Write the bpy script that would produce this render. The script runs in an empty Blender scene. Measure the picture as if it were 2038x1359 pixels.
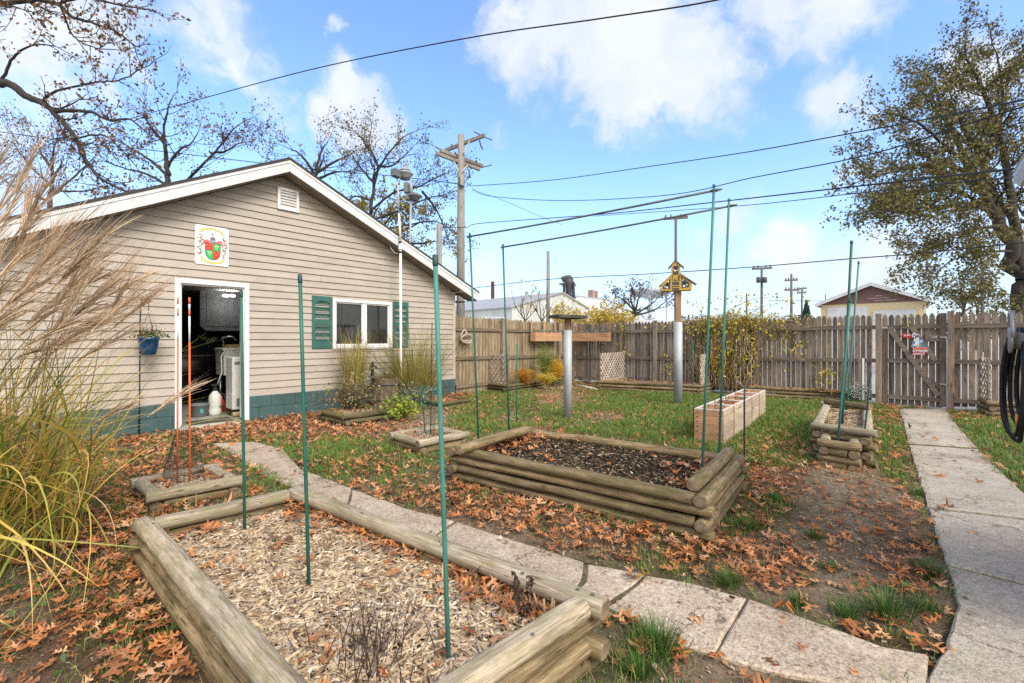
import bpy, bmesh, math, random
import numpy as np
from mathutils import Vector, Matrix, noise as mnoise
SC = bpy.context.scene
COL = SC.collection
rnd = random.Random(7)
npr = np.random.default_rng(11)
# ---------------------------------------------------------------- measuring: photograph pixel -> place in the yard
F, CX, HY, H = 890.0, 1019.0, 675.0, 1.36
AN = math.atan(800 / 890)
SA, CA = math.sin(AN), math.cos(AN)
def D(px, py, Z):
    a = (px - CX) / F
    return Vector((Z * (-SA + a * CA), Z * (CA + a * SA), H + Z * (HY - py) / F))
def G(px, py, z=0.0):
    return D(px, py, (H - z) * F / (py - HY))
def WX(px, py, x0):
    a = (px - CX) / F
    return D(px, py, x0 / (-SA + a * CA))
def WY(px, py, y0):
    a = (px - CX) / F
    return D(px, py, y0 / (CA + a * SA))
def pix(x, y, z=0.0):
    Z = -SA * x + CA * y
    X = CA * x + SA * y
    return CX + F * X / Z, HY - F * (z - H) / Z, Z
def pixa(x, y):
    Z = np.maximum(-SA * x + CA * y, .05)
    X = CA * x + SA * y
    return CX + F * X / Z, HY + F * H / Z, Z
def gz(x, y):
    b = .012 * math.sin(1.7 * x + .6 * y) * math.sin(1.3 * y - .4 * x + 1) + .006 * math.sin(5.1 * x + 1) * math.sin(4.3 * y)
    d = -.05 * math.exp(-((x + 8) ** 2 / 4 + (y - 1.5) ** 2 / 6))
    return b + d
def gza(x, y):
    b = .012 * np.sin(1.7 * x + .6 * y) * np.sin(1.3 * y - .4 * x + 1) + .006 * np.sin(5.1 * x + 1) * np.sin(4.3 * y)
    return b - .05 * np.exp(-((x + 8) ** 2 / 4 + (y - 1.5) ** 2 / 6))
def Gg(px, py):
    p = G(px, py); p.z = gz(p.x, p.y); return p
# ---------------------------------------------------------------- things
WO = {}
def thing(name, label, cat, loc=(0, 0, 0), group=None):
    o = bpy.data.objects.new(name, None); COL.objects.link(o)
    o.empty_display_size = .1
    o.location = loc; o['label'] = label; o['category'] = cat
    if group: o['group'] = group
    WO[o.name] = Vector(loc)
    return o
def tag(o, label, cat, group=None):
    o['label'] = label; o['category'] = cat
    if group: o['group'] = group
    return o
def kind(o, k):
    o['kind'] = k; return o
class MB:
    def __init__(s): s.v = []; s.f = []; s.m = []
    def add(s, vs, fs, mi=0):
        n = len(s.v); s.v.extend([tuple(p) for p in vs])
        s.f.extend([tuple(i + n for i in f) for f in fs]); s.m.extend([mi] * len(fs)); return s
    def box(s, c, size, R=None, mi=0, taper=1.0):
        c = Vector(c); hx, hy, hz = size[0] / 2, size[1] / 2, size[2] / 2
        vs = []
        for z in (-1, 1):
            t = taper if z > 0 else 1
            for (x, y) in ((-1, -1), (1, -1), (1, 1), (-1, 1)):
                p = Vector((x * hx * t, y * hy * t, z * hz))
                if R is not None: p = R @ p
                vs.append(c + p)
        return s.add(vs, [(0, 3, 2, 1), (4, 5, 6, 7), (0, 1, 5, 4), (1, 2, 6, 5), (2, 3, 7, 6), (3, 0, 4, 7)], mi)
    def bar(s, a, b, w, h, up=(0, 0, 1), mi=0):
        a, b = Vector(a), Vector(b); d = b - a; L = d.length; x = d / L
        up = Vector(up)
        if abs(x.dot(up)) > .98: up = Vector((1, 0, 0))
        y = up.cross(x).normalized(); z = x.cross(y)
        R = Matrix((x, y, z)).transposed()
        return s.box((a + b) / 2, (L, w, h), R, mi)
    def tube(s, pts, rad, n=8, mi=0, cap=True):
        pts = [Vector(p) for p in pts]; k = len(pts)
        if not hasattr(rad, '__len__'): rad = [rad] * k
        vs = []; prev = None
        for i, p in enumerate(pts):
            t = (pts[min(i + 1, k - 1)] - pts[max(i - 1, 0)])
            t = t.normalized() if t.length > 1e-9 else Vector((0, 0, 1))
            if prev is None:
                u = t.orthogonal().normalized()
            else:
                u = prev - t * prev.dot(t)
                u = u.normalized() if u.length > 1e-6 else t.orthogonal().normalized()
            prev = u; w = t.cross(u)
            for j in range(n):
                a = 2 * math.pi * j / n
                vs.append(p + (u * math.cos(a) + w * math.sin(a)) * rad[i])
        fs = []
        for i in range(k - 1):
            for j in range(n):
                j2 = (j + 1) % n
                fs.append((i * n + j, i * n + j2, (i + 1) * n + j2, (i + 1) * n + j))
        if cap:
            fs.append(tuple(reversed(range(n)))); fs.append(tuple((k - 1) * n + j for j in range(n)))
        return s.add(vs, fs, mi)
    def lathe(s, c, prof, n=20, mi=0, R=None):
        c = Vector(c); vs = []
        for (r, z) in prof:
            for j in range(n):
                a = 2 * math.pi * j / n
                p = Vector((r * math.cos(a), r * math.sin(a), z))
                if R is not None: p = R @ p
                vs.append(c + p)
        fs = []
        for i in range(len(prof) - 1):
            for j in range(n):
                j2 = (j + 1) % n
                fs.append((i * n + j, i * n + j2, (i + 1) * n + j2, (i + 1) * n + j))
        fs.append(tuple(reversed(range(n)))); fs.append(tuple((len(prof) - 1) * n + j for j in range(n)))
        return s.add(vs, fs, mi)
    def prism(s, poly, fn, d0, d1, mi=0):
        """poly: list of 2-d points; fn(a, b, d) -> 3-d point; extruded from d0 to d1"""
        n = len(poly)
        vs = [fn(a, b, d0) for a, b in poly] + [fn(a, b, d1) for a, b in poly]
        fs = [tuple(range(n)), tuple(reversed(range(n, 2 * n)))]
        fs += [(i, i + n, (i + 1) % n + n, (i + 1) % n) for i in range(n)]
        return s.add(vs, fs, mi)
    def build(s, name, mats, parent=None, smooth=False, bevel=0, label=None):
        return mesh_obj(name, s.v, s.f, mats, parent, smooth, bevel, s.m, label)
def mesh_obj(name, v, f, mats, parent=None, smooth=False, bevel=0, mi=None, label=None, recalc=True):
    if not isinstance(mats, (list, tuple)): mats = [mats]
    off = WO[parent.name] if parent is not None else Vector((0, 0, 0))
    me = bpy.data.meshes.new(name)
    me.from_pydata([(p[0] - off.x, p[1] - off.y, p[2] - off.z) for p in v], [], f)
    for m in mats: me.materials.append(m)
    if mi is not None and len(mats) > 1: me.polygons.foreach_set('material_index', mi)
    if recalc:
        bm = bmesh.new(); bm.from_mesh(me); bmesh.ops.recalc_face_normals(bm, faces=bm.faces)
        if bevel:
            es = [e for e in bm.edges if e.is_manifold and e.calc_face_angle(0) > .6]
            bmesh.ops.bevel(bm, geom=es, offset=bevel, segments=2, profile=.6, affect='EDGES', clamp_overlap=True)
        bm.to_mesh(me); bm.free()
    if smooth: me.polygons.foreach_set('use_smooth', [True] * len(me.polygons))
    o = bpy.data.objects.new(name, me); COL.objects.link(o)
    if parent is not None: o.parent = parent
    WO[o.name] = off.copy()
    if label: o['label'] = label
    return o
def np_obj(name, V, faces_n, nper, mats, parent=None, smooth=False):
    """V: (N*nv,3); faces_n: (M,nper) vertex indices"""
    off = WO[parent.name] if parent is not None else Vector((0, 0, 0))
    V = np.asarray(V, np.float32) - np.array(off, np.float32)
    Fc = np.asarray(faces_n, np.int32)
    me = bpy.data.meshes.new(name)
    me.vertices.add(len(V)); me.vertices.foreach_set('co', V.ravel())
    me.loops.add(Fc.size); me.loops.foreach_set('vertex_index', Fc.ravel())
    me.polygons.add(len(Fc))
    me.polygons.foreach_set('loop_start', np.arange(0, Fc.size, nper, dtype=np.int32))
    me.polygons.foreach_set('loop_total', np.full(len(Fc), nper, np.int32))
    if smooth: me.polygons.foreach_set('use_smooth', np.ones(len(Fc), bool))
    if not isinstance(mats, (list, tuple)): mats = [mats]
    for m in mats: me.materials.append(m)
    me.update(calc_edges=True); me.validate()
    o = bpy.data.objects.new(name, me); COL.objects.link(o)
    if parent is not None: o.parent = parent
    WO[o.name] = off.copy()
    return o
# ---------------------------------------------------------------- materials
def nm(name):
    m = bpy.data.materials.new(name); m.use_nodes = True
    nt = m.node_tree; b = nt.nodes['Principled BSDF']
    return m, nt, b
def ND(nt, t, **kw):
    n = nt.nodes.new(t)
    for k, v in kw.items():
        if k in n.inputs: n.inputs[k].default_value = v
        else: setattr(n, k, v)
    return n
def ramp(nt, fac, cols, interp='LINEAR'):
    r = nt.nodes.new('ShaderNodeValToRGB'); r.color_ramp.interpolation = interp
    e = r.color_ramp.elements
    while len(e) > 1: e.remove(e[-1])
    e[0].position = cols[0][0]; e[0].color = (*cols[0][1], 1)
    for p, c in cols[1:]:
        q = e.new(p); q.color = (*c, 1)
    nt.links.new(fac, r.inputs['Fac'])
    return r.outputs['Color']
def mapped(nt, scale=(1, 1, 1), coord='Object'):
    tc = nt.nodes.new('ShaderNodeTexCoord'); mp = nt.nodes.new('ShaderNodeMapping')
    mp.inputs['Scale'].default_value = scale
    nt.links.new(tc.outputs[coord], mp.inputs['Vector'])
    return mp.outputs['Vector']
def bumped(nt, b, h, strength=.3, dist=.01):
    bp = nt.nodes.new('ShaderNodeBump'); bp.inputs['Strength'].default_value = strength
    bp.inputs['Distance'].default_value = dist
    nt.links.new(h, bp.inputs['Height']); nt.links.new(bp.outputs['Normal'], b.inputs['Normal'])
def mixc(nt, fac, a, b, mode='MIX'):
    n = nt.nodes.new('ShaderNodeMix'); n.data_type = 'RGBA'; n.blend_type = mode
    for i, val in ((0, fac), (6, a), (7, b)):
        if hasattr(val, 'is_linked') or isinstance(val, bpy.types.NodeSocket): nt.links.new(val, n.inputs[i])
        elif i == 0: n.inputs[0].default_value = val
        else: n.inputs[i].default_value = (*val, 1)
    return n.outputs[2]
def M(name, base, rough=.7, var=.25, scale=6., stretch=(1, 1, 1), bump=.15, bdist=.004, metal=0., island=0., tint=None, spec=.4):
    """painted / plain surface with wear: two noises, optional per-piece variation"""
    m, nt, b = nm(name)
    vec = mapped(nt, stretch)
    n1 = ND(nt, 'ShaderNodeTexNoise', Scale=scale, Detail=6., Roughness=.65); nt.links.new(vec, n1.inputs['Vector'])
    n2 = ND(nt, 'ShaderNodeTexNoise', Scale=scale * 9, Detail=4., Roughness=.7); nt.links.new(vec, n2.inputs['Vector'])
    dark = tuple(c * (1 - var) for c in base); lite = tuple(min(1, c * (1 + var * .7)) for c in base)
    if tint: dark = tint
    c1 = ramp(nt, n1.outputs['Fac'], [(.3, dark), (.5, base), (.72, lite)])
    c2 = ramp(nt, n2.outputs['Fac'], [(.3, (1 - var * .7,) * 3), (.7, (1, 1, 1))])
    col = mixc(nt, 1., c1, c2, 'MULTIPLY')
    if island:
        g = nt.nodes.new('ShaderNodeNewGeometry')
        c3 = ramp(nt, g.outputs['Random Per Island'], [(0, (1 - island,) * 3), (1, (1 + island * .4,) * 3)])
        col = mixc(nt, 1., col, c3, 'MULTIPLY')
    nt.links.new(col, b.inputs['Base Color'])
    b.inputs['Roughness'].default_value = rough; b.inputs['Metallic'].default_value = metal
    b.inputs['Specular IOR Level'].default_value = spec
    if bump: bumped(nt, b, n2.outputs['Fac'], bump, bdist)
    return m
def WOOD(name, cols, along='X', scale=1., rough=.85, island=.3, moss=None, bump=.5, stain=.5, endg=False, spec=.25):
    """weathered wood: grain streaks along one axis, stains, knots, optional moss"""
    m, nt, b = nm(name)
    st = {'X': (.6, 14, 14), 'Y': (14, .6, 14), 'Z': (14, 14, .6)}[along]
    st2 = {'X': (.7, 2.5, 2.5), 'Y': (2.5, .7, 2.5), 'Z': (2.5, 2.5, .7)}[along]
    tc = nt.nodes.new('ShaderNodeTexCoord'); oi = nt.nodes.new('ShaderNodeObjectInfo')
    g = nt.nodes.new('ShaderNodeNewGeometry')
    sm = ND(nt, 'ShaderNodeMath', operation='ADD'); nt.links.new(oi.outputs['Random'], sm.inputs[0]); nt.links.new(g.outputs['Random Per Island'], sm.inputs[1])
    ml = ND(nt, 'ShaderNodeMath', operation='MULTIPLY'); nt.links.new(sm.outputs[0], ml.inputs[0]); ml.inputs[1].default_value = 37.
    ad = ND(nt, 'ShaderNodeVectorMath', operation='ADD'); nt.links.new(tc.outputs['Object'], ad.inputs[0]); nt.links.new(ml.outputs[0], ad.inputs[1])
    def mp(s):
        q = nt.nodes.new('ShaderNodeMapping'); q.inputs['Scale'].default_value = tuple(k * scale for k in s); nt.links.new(ad.outputs[0], q.inputs['Vector']); return q.outputs[0]
    gr = ND(nt, 'ShaderNodeTexNoise', Scale=4., Detail=8., Roughness=.7, Distortion=.6); nt.links.new(mp(st), gr.inputs['Vector'])
    bl = ND(nt, 'ShaderNodeTexNoise', Scale=2.2, Detail=6., Roughness=.65); nt.links.new(mp(st2), bl.inputs['Vector'])
    k = len(cols)
    c1 = ramp(nt, gr.outputs['Fac'], [(.32 + .36 * i / (k - 1), c) for i, c in enumerate(cols)])
    fg = ND(nt, 'ShaderNodeTexNoise', Scale=9., Detail=5., Roughness=.75); nt.links.new(mp(tuple(q * (1.6 if q < 5 else 2.2) for q in st)), fg.inputs['Vector'])
    c1 = mixc(nt, 1., c1, ramp(nt, fg.outputs['Fac'], [(.34, (.68, .66, .64)), (.58, (1.06, 1.06, 1.06))]), 'MULTIPLY')
    c2 = ramp(nt, bl.outputs['Fac'], [(.32, (1 - stain,) * 3), (.55, (1, 1, 1))])
    col = mixc(nt, 1., c1, c2, 'MULTIPLY')
    if island:
        fr = ND(nt, 'ShaderNodeMath', operation='FRACT'); nt.links.new(sm.outputs[0], fr.inputs[0])
        c3 = ramp(nt, fr.outputs[0], [(0, (1 - island,) * 3), (.5, (1, 1, 1)), (1, (1 + island * .5, 1 + island * .45, 1 + island * .35))])
        col = mixc(nt, 1., col, c3, 'MULTIPLY')
    if moss:
        ms = ND(nt, 'ShaderNodeTexNoise', Scale=3.1, Detail=7., Roughness=.7); nt.links.new(mp((1.2, 3, 3)), ms.inputs['Vector'])
        mf = ramp(nt, ms.outputs['Fac'], [(.45, (0, 0, 0)), (.68, (.8, .8, .8))])
        col = mixc(nt, mf, col, moss)
    ax = 'XYZ'.index(along); s3 = [38., 38., 38.]; s3[ax] = 2.2; s4 = [5., 5., 5.]; s4[ax] = 1.6
    ck = ND(nt, 'ShaderNodeTexNoise', Scale=1.6, Detail=3., Roughness=.5, Distortion=.3); nt.links.new(mp(tuple(s3)), ck.inputs['Vector'])
    cf = ramp(nt, ck.outputs['Fac'], [(.655, (1, 1, 1)), (.70, (.30, .27, .24))])
    col = mixc(nt, .85, col, cf, 'MULTIPLY')
    kn = ND(nt, 'ShaderNodeTexVoronoi', Scale=1.5); nt.links.new(mp(tuple(s4)), kn.inputs['Vector'])
    kf = ramp(nt, kn.outputs['Distance'], [(.05, (.28, .22, .17)), (.11, (.8, .75, .7)), (.16, (1, 1, 1))])
    col = mixc(nt, .8, col, kf, 'MULTIPLY')
    nt.links.new(col, b.inputs['Base Color']); b.inputs['Roughness'].default_value = rough
    b.inputs['Specular IOR Level'].default_value = spec
    bumped(nt, b, gr.outputs['Fac'], min(1., bump * 1.3), .009)
    return m
def LEAF(name, cols, rough=.6, trans=.0, spec=.3, noise=.0):
    """many small pieces, each its own shade"""
    m, nt, b = nm(name)
    g = nt.nodes.new('ShaderNodeNewGeometry'); k = len(cols)
    col = ramp(nt, g.outputs['Random Per Island'], [(i / max(1, k - 1), c) for i, c in enumerate(cols)])
    vec = mapped(nt)
    n = ND(nt, 'ShaderNodeTexNoise', Scale=60., Detail=3.); nt.links.new(vec, n.inputs['Vector'])
    c2 = ramp(nt, n.outputs['Fac'], [(.3, (.7, .68, .62)), (.65, (1.08, 1.08, 1.08))])
    col = mixc(nt, 1., col, c2, 'MULTIPLY')
    nt.links.new(col, b.inputs['Base Color']); b.inputs['Roughness'].default_value = rough
    b.inputs['Specular IOR Level'].default_value = spec
    if trans:
        t = nt.nodes.new('ShaderNodeBsdfTranslucent'); nt.links.new(col, t.inputs['Color'])
        mx = nt.nodes.new('ShaderNodeMixShader'); mx.inputs[0].default_value = trans
        nt.links.new(b.outputs[0], mx.inputs[1]); nt.links.new(t.outputs[0], mx.inputs[2])
        nt.links.new(mx.outputs[0], nt.nodes['Material Output'].inputs['Surface'])
    return m
def EMIT(name, col, s):
    m, nt, b = nm(name)
    b.inputs['Emission Color'].default_value = (*col, 1); b.inputs['Emission Strength'].default_value = s
    b.inputs['Base Color'].default_value = (*col, 1)
    return m
def GLASS(name, base, rough=.04):
    m, nt, b = nm(name)
    vec = mapped(nt); n = ND(nt, 'ShaderNodeTexNoise', Scale=3., Detail=4.); nt.links.new(vec, n.inputs['Vector'])
    nt.links.new(ramp(nt, n.outputs['Fac'], [(.3, tuple(c * .7 for c in base)), (.7, tuple(c * 1.4 for c in base))]), b.inputs['Base Color'])
    b.inputs['Roughness'].default_value = rough; b.inputs['Specular IOR Level'].default_value = .5
    bumped(nt, b, n.outputs['Fac'], .03, .01)
    return m
# ---------------------------------------------------------------- camera, sky, sun
cam = bpy.data.cameras.new('camera'); co = bpy.data.objects.new('camera', cam); COL.objects.link(co)
co.location = (0, 0, H); co.rotation_euler = (math.pi / 2, 0, AN)
cam.sensor_width = 36; cam.lens = 36 * F / 2038; cam.shift_y = -(679.5 - HY) / 2038
cam.clip_start = .05; cam.clip_end = 3000
SC.camera = co
SUN_EL, SUN_AZ = math.radians(42), math.radians(102)       # azimuth from +y towards +x
sdir = Vector((math.sin(SUN_AZ) * math.cos(SUN_EL), math.cos(SUN_AZ) * math.cos(SUN_EL), math.sin(SUN_EL)))
sl = bpy.data.lights.new('sun', 'SUN'); so = bpy.data.objects.new('sun', sl); COL.objects.link(so)
sl.energy = 2.3; sl.angle = math.radians(24); sl.color = (1., .95, .87)
so.rotation_euler = sdir.to_track_quat('Z', 'Y').to_euler(); so.location = (20, 0, 30)
w = bpy.data.worlds.new('World'); SC.world = w; w.use_nodes = True
nt = w.node_tree; bg = nt.nodes['Background']
sky = nt.nodes.new('ShaderNodeTexSky'); sky.sky_type = 'NISHITA'; sky.sun_disc = False
sky.sun_elevation = SUN_EL; sky.sun_rotation = SUN_AZ; sky.air_density = 1.0; sky.dust_density = .6; sky.ozone_density = 2.2
tc = nt.nodes.new('ShaderNodeTexCoord')
dirv = tc.outputs['Generated']
def vm(op, a, b=None):
    n = nt.nodes.new('ShaderNodeVectorMath'); n.operation = op
    for i, q in enumerate((a, b)):
        if q is None: continue
        if isinstance(q, bpy.types.NodeSocket): nt.links.new(q, n.inputs[i])
        else: n.inputs[i].default_value = q
    return n
def mth(op, a, b=None, c=None, clamp=False):
    n = nt.nodes.new('ShaderNodeMath'); n.operation = op; n.use_clamp = clamp
    for i, q in enumerate((a, b, c)):
        if q is None: continue
        if isinstance(q, bpy.types.NodeSocket): nt.links.new(q, n.inputs[i])
        else: n.inputs[i].default_value = q
    return n.outputs[0]
wn = ND(nt, 'ShaderNodeTexNoise', Scale=5., Detail=5., Roughness=.6); nt.links.new(dirv, wn.inputs['Vector'])
wo = vm('SUBTRACT', wn.outputs['Color'], (.5, .5, .5)); wsc = vm('SCALE', wo.outputs[0]); wsc.inputs['Scale'].default_value = .16
wv = vm('ADD', dirv, wsc.outputs[0]).outputs[0]
total = None
# cumulus banks, seen ones and added unseen ones: (photo pixel, angular radius, weight)
for px, py, r, wt in ((1080, 60, .16, .75), (1230, 80, .19, .95), (1300, 140, .19, .95), (1400, 165, .14, .8), (1450, 190, .08, .6), (1010, 40, .12, .55), (1560, 15, .13, .7), (1680, 30, .13, .75), (1750, 55, .07, .5), (1530, 95, .07, .4), (1650, 185, .09, .7), (1700, 215, .07, .6), (1630, 150, .06, .5),
                      (690, 200, .085, .95), (720, 250, .10, .95), (640, 225, .07, .7), (770, 290, .08, .5), (430, 60, .11, .6), (480, 130, .10, .55), (530, 195, .09, .55), (400, 110, .07, .4), (140, 50, .17, .7), (60, 150, .14, .6), (270, 110, .09, .5),
                      (1470, 440, .09, .6), (1560, 500, .14, .6), (1760, 530, .17, .6), (1420, 560, .10, .45), (1990, 130, .10, .7), (1700, 340, .05, .4), (1830, 260, .08, .4), (1500, 400, .06, .5), (1620, 470, .07, .5), (1400, 470, .06, .5), (330, 40, .06, .5), (230, 190, .07, .5), (560, 260, .05, .45), (1900, 480, .12, .5), (1150, 560, .07, .45), (660, 70, .035, .75), (1060, 190, .04, .5), (990, 240, .05, .4), (960, 540, .07, .5), (1110, 230, .04, .35),
                      (-500, 100, .5, .6), (2600, 200, .5, .6), (-3, 0, 1.1, 1.), (-3, 1, .9, 1.), (-3, 2, .8, .8)):  # closing entries: unseen cloud added behind and overhead for neutral ambient light
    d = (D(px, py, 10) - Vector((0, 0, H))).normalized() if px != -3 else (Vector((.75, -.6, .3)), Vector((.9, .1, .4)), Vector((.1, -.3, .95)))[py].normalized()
    ds = vm('DISTANCE', wv, tuple(d)).outputs['Value']
    v = mth('MULTIPLY', mth('SUBTRACT', 1., mth('DIVIDE', ds, r), clamp=True), wt)
    total = v if total is None else mth('MAXIMUM', total, v)
fn = ND(nt, 'ShaderNodeTexNoise', Scale=11., Detail=9., Roughness=.62); nt.links.new(wv, fn.inputs['Vector'])
dens = mth('ADD', mth('MULTIPLY', total, 1.12), mth('MULTIPLY', mth('SUBTRACT', fn.outputs['Fac'], .5), 1.1))
mr = nt.nodes.new('ShaderNodeMapRange'); mr.interpolation_type = 'SMOOTHSTEP'
nt.links.new(dens, mr.inputs['Value']); mr.inputs['From Min'].default_value = .19; mr.inputs['From Max'].default_value = .66
cmask = mth('MULTIPLY', mr.outputs[0], .9)
sp = nt.nodes.new('ShaderNodeSeparateXYZ'); nt.links.new(dirv, sp.inputs[0])
hz = nt.nodes.new('ShaderNodeMapRange'); hz.interpolation_type = 'SMOOTHSTEP'; nt.links.new(sp.outputs['Z'], hz.inputs['Value'])
hz.inputs['From Min'].default_value = -.02; hz.inputs['From Max'].default_value = .36; hz.inputs['To Min'].default_value = .72; hz.inputs['To Max'].default_value = .0
fn2 = ND(nt, 'ShaderNodeTexNoise', Scale=7., Detail=6., Roughness=.6); nt.links.new(wv, fn2.inputs['Vector'])
ccol = ramp(nt, fn2.outputs['Fac'], [(.3, (3.8, 4.2, 4.8)), (.6, (4.9, 5.05, 5.3))])
SKYG = nt.nodes.new('ShaderNodeMix'); SKYG.data_type = 'RGBA'; SKYG.blend_type = 'MULTIPLY'; SKYG.inputs[0].default_value = 1.
nt.links.new(sky.outputs[0], SKYG.inputs[6]); SKYG.inputs[7].default_value = (1.45, 1.6, 1.8, 1)
h1 = mixc(nt, hz.outputs[0], SKYG.outputs[2], (3.3, 3.9, 4.9))
h1 = mixc(nt, cmask, h1, ccol)
bd = vm('DOT_PRODUCT', dirv, tuple(Vector((.8, -.55, .45)).normalized())).outputs['Value']  # bright warm sky patch added out of view behind the camera to neutralise ambient light
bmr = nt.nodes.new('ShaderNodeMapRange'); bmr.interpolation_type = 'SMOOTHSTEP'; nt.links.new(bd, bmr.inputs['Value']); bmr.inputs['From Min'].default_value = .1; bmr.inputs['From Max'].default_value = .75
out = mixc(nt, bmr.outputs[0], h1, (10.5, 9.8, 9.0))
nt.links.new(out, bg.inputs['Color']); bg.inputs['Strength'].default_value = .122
vs_ = SC.view_settings; vs_.view_transform = 'Standard'; vs_.look = 'None'; vs_.exposure = 0.76; vs_.gamma = 1
SC.render.engine = 'CYCLES'
try:
    SC.cycles.use_denoising = False; SC.cycles.sample_clamp_indirect = 2.5; SC.cycles.sample_clamp_direct = 12.
    SC.cycles.max_bounces = 6; SC.cycles.diffuse_bounces = 3; SC.cycles.transparent_max_bounces = 6
except Exception: pass
# ---------------------------------------------------------------- regions of the yard, measured in the photograph
def inpoly(px, py, poly):
    n = len(poly); ins = np.zeros(np.shape(px), bool)
    for i in range(n):
        x0, y0 = poly[i]; x1, y1 = poly[(i + 1) % n]
        c = ((y0 > py) != (y1 > py)) & (px < (x1 - x0) * (py - y0) / (y1 - y0 + 1e-12) + x0)
        ins ^= c
    return ins
PATH_PX = [(425, 882), (505, 880), (560, 893), (598, 935), (690, 972), (830, 1020), (1000, 1068), (1160, 1122), (1290, 1142), (1480, 1192), (1620, 1240), (1760, 1290), (1850, 1306), (1850, 1365), (1560, 1345), (1440, 1312), (1200, 1215), (1100, 1185), (900, 1100), (690, 1010), (600, 975), (530, 950), (470, 905)]
WALK_PX = [(1790, 814), (1882, 814), (1915, 862), (1985, 935), (2060, 1005), (2300, 1240), (2700, 1560), (1835, 1560), (1842, 1359), (1878, 1300), (1903, 1190), (1872, 1090), (1842, 1010), (1820, 930), (1802, 870)]
LAWN_PX = [(900, 800), (960, 782), (1100, 775), (1400, 785), (1560, 800), (1735, 800), (1785, 830), (1810, 930), (1790, 965), (1700, 905), (1600, 935), (1500, 930), (1300, 880), (1060, 850), (950, 862), (890, 850)]
LAWNR_PX = [(1895, 820), (2400, 820), (2400, 1250), (2060, 1000), (1985, 930), (1920, 860)]
SOIL_PX = [(1500, 945), (1620, 925), (1760, 950), (1820, 980), (1860, 1090), (1890, 1200), (1800, 1260), (1500, 1190), (1430, 1160), (1480, 1050)]
def gauss(px, py, c, s):
    return np.exp(-(((px - c[0]) / s[0]) ** 2 + ((py - c[1]) / s[1]) ** 2))
PATH_W = [tuple(G(a, b).xy) for a, b in PATH_PX]
WALK_W = [tuple(G(a, b).xy) for a, b in WALK_PX]
LAWN_W = [tuple(G(a, b).xy) for a, b in LAWN_PX]
LAWNR_W = [tuple(G(a, b).xy) for a, b in LAWNR_PX]
SOIL_W = [tuple(G(a, b).xy) for a, b in SOIL_PX]
def vnoise(x, y, s, seed=0):
    x = np.asarray(x) * s + seed * 17.3; y = np.asarray(y) * s - seed * 9.1
    xi = np.floor(x); yi = np.floor(y); fx = x - xi; fy = y - yi
    fx = fx * fx * (3 - 2 * fx); fy = fy * fy * (3 - 2 * fy)
    def hsh(a, b): 
        q = np.sin(a * 127.1 + b * 311.7 + seed) * 43758.5453
        return q - np.floor(q)
    return (hsh(xi, yi) * (1 - fx) + hsh(xi + 1, yi) * fx) * (1 - fy) + (hsh(xi, yi + 1) * (1 - fx) + hsh(xi + 1, yi + 1) * fx) * fy
def fb(x, y, s, seed=0): return .55 * vnoise(x, y, s, seed) + .3 * vnoise(x, y, s * 2.1, seed + 3) + .15 * vnoise(x, y, s * 4.7, seed + 5)
def hard(x, y):          # paved?
    return inpoly(x, y, PATH_W) | inpoly(x, y, WALK_W)
def grassiness(x, y):
    px, py, Z = pixa(x, y)
    n = fb(x, y, 1.6, 2)
    g = .34 + .25 * n + 0 * x
    g = np.where(inpoly(x, y, LAWN_W), .72 + .5 * (n - .35), g)
    g = np.where(inpoly(x, y, LAWNR_W), .75 + .4 * (n - .4), g)
    g = np.where(inpoly(x, y, SOIL_W), .02 + .1 * (n > .62), g)
    for c, s, wgt in (((1110, 790), (60, 20), -.6), ((1200, 830), (45, 12), -.7), ((760, 900), (160, 35), .3), ((540, 940), (60, 50), .35), ((660, 915), (40, 25), .5),
                      ((170, 1150), (170, 90), .0), ((60, 1120), (120, 60), -.1), ((100, 1000), (200, 60), .2), ((1310, 1300), (60, 60), .6), ((1240, 1330), (60, 30), .5),
                      ((700, 838), (330, 26), -.5), ((1110, 1065), (110, 40), -.5), ((960, 1040), (120, 25), -.45), ((1540, 1010), (60, 40), .7), ((1480, 1050), (50, 25), .6),
                      ((1230, 1120), (180, 40), .1), ((240, 1290), (90, 60), .25), ((60, 1300), (110, 90), -.15), ((1440, 1340), (200, 30), -.5), ((1700, 930), (90, 30), -.3)):
        g = g + wgt * gauss(px, py, c, s)
    return np.clip(g, 0, 1)
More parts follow.
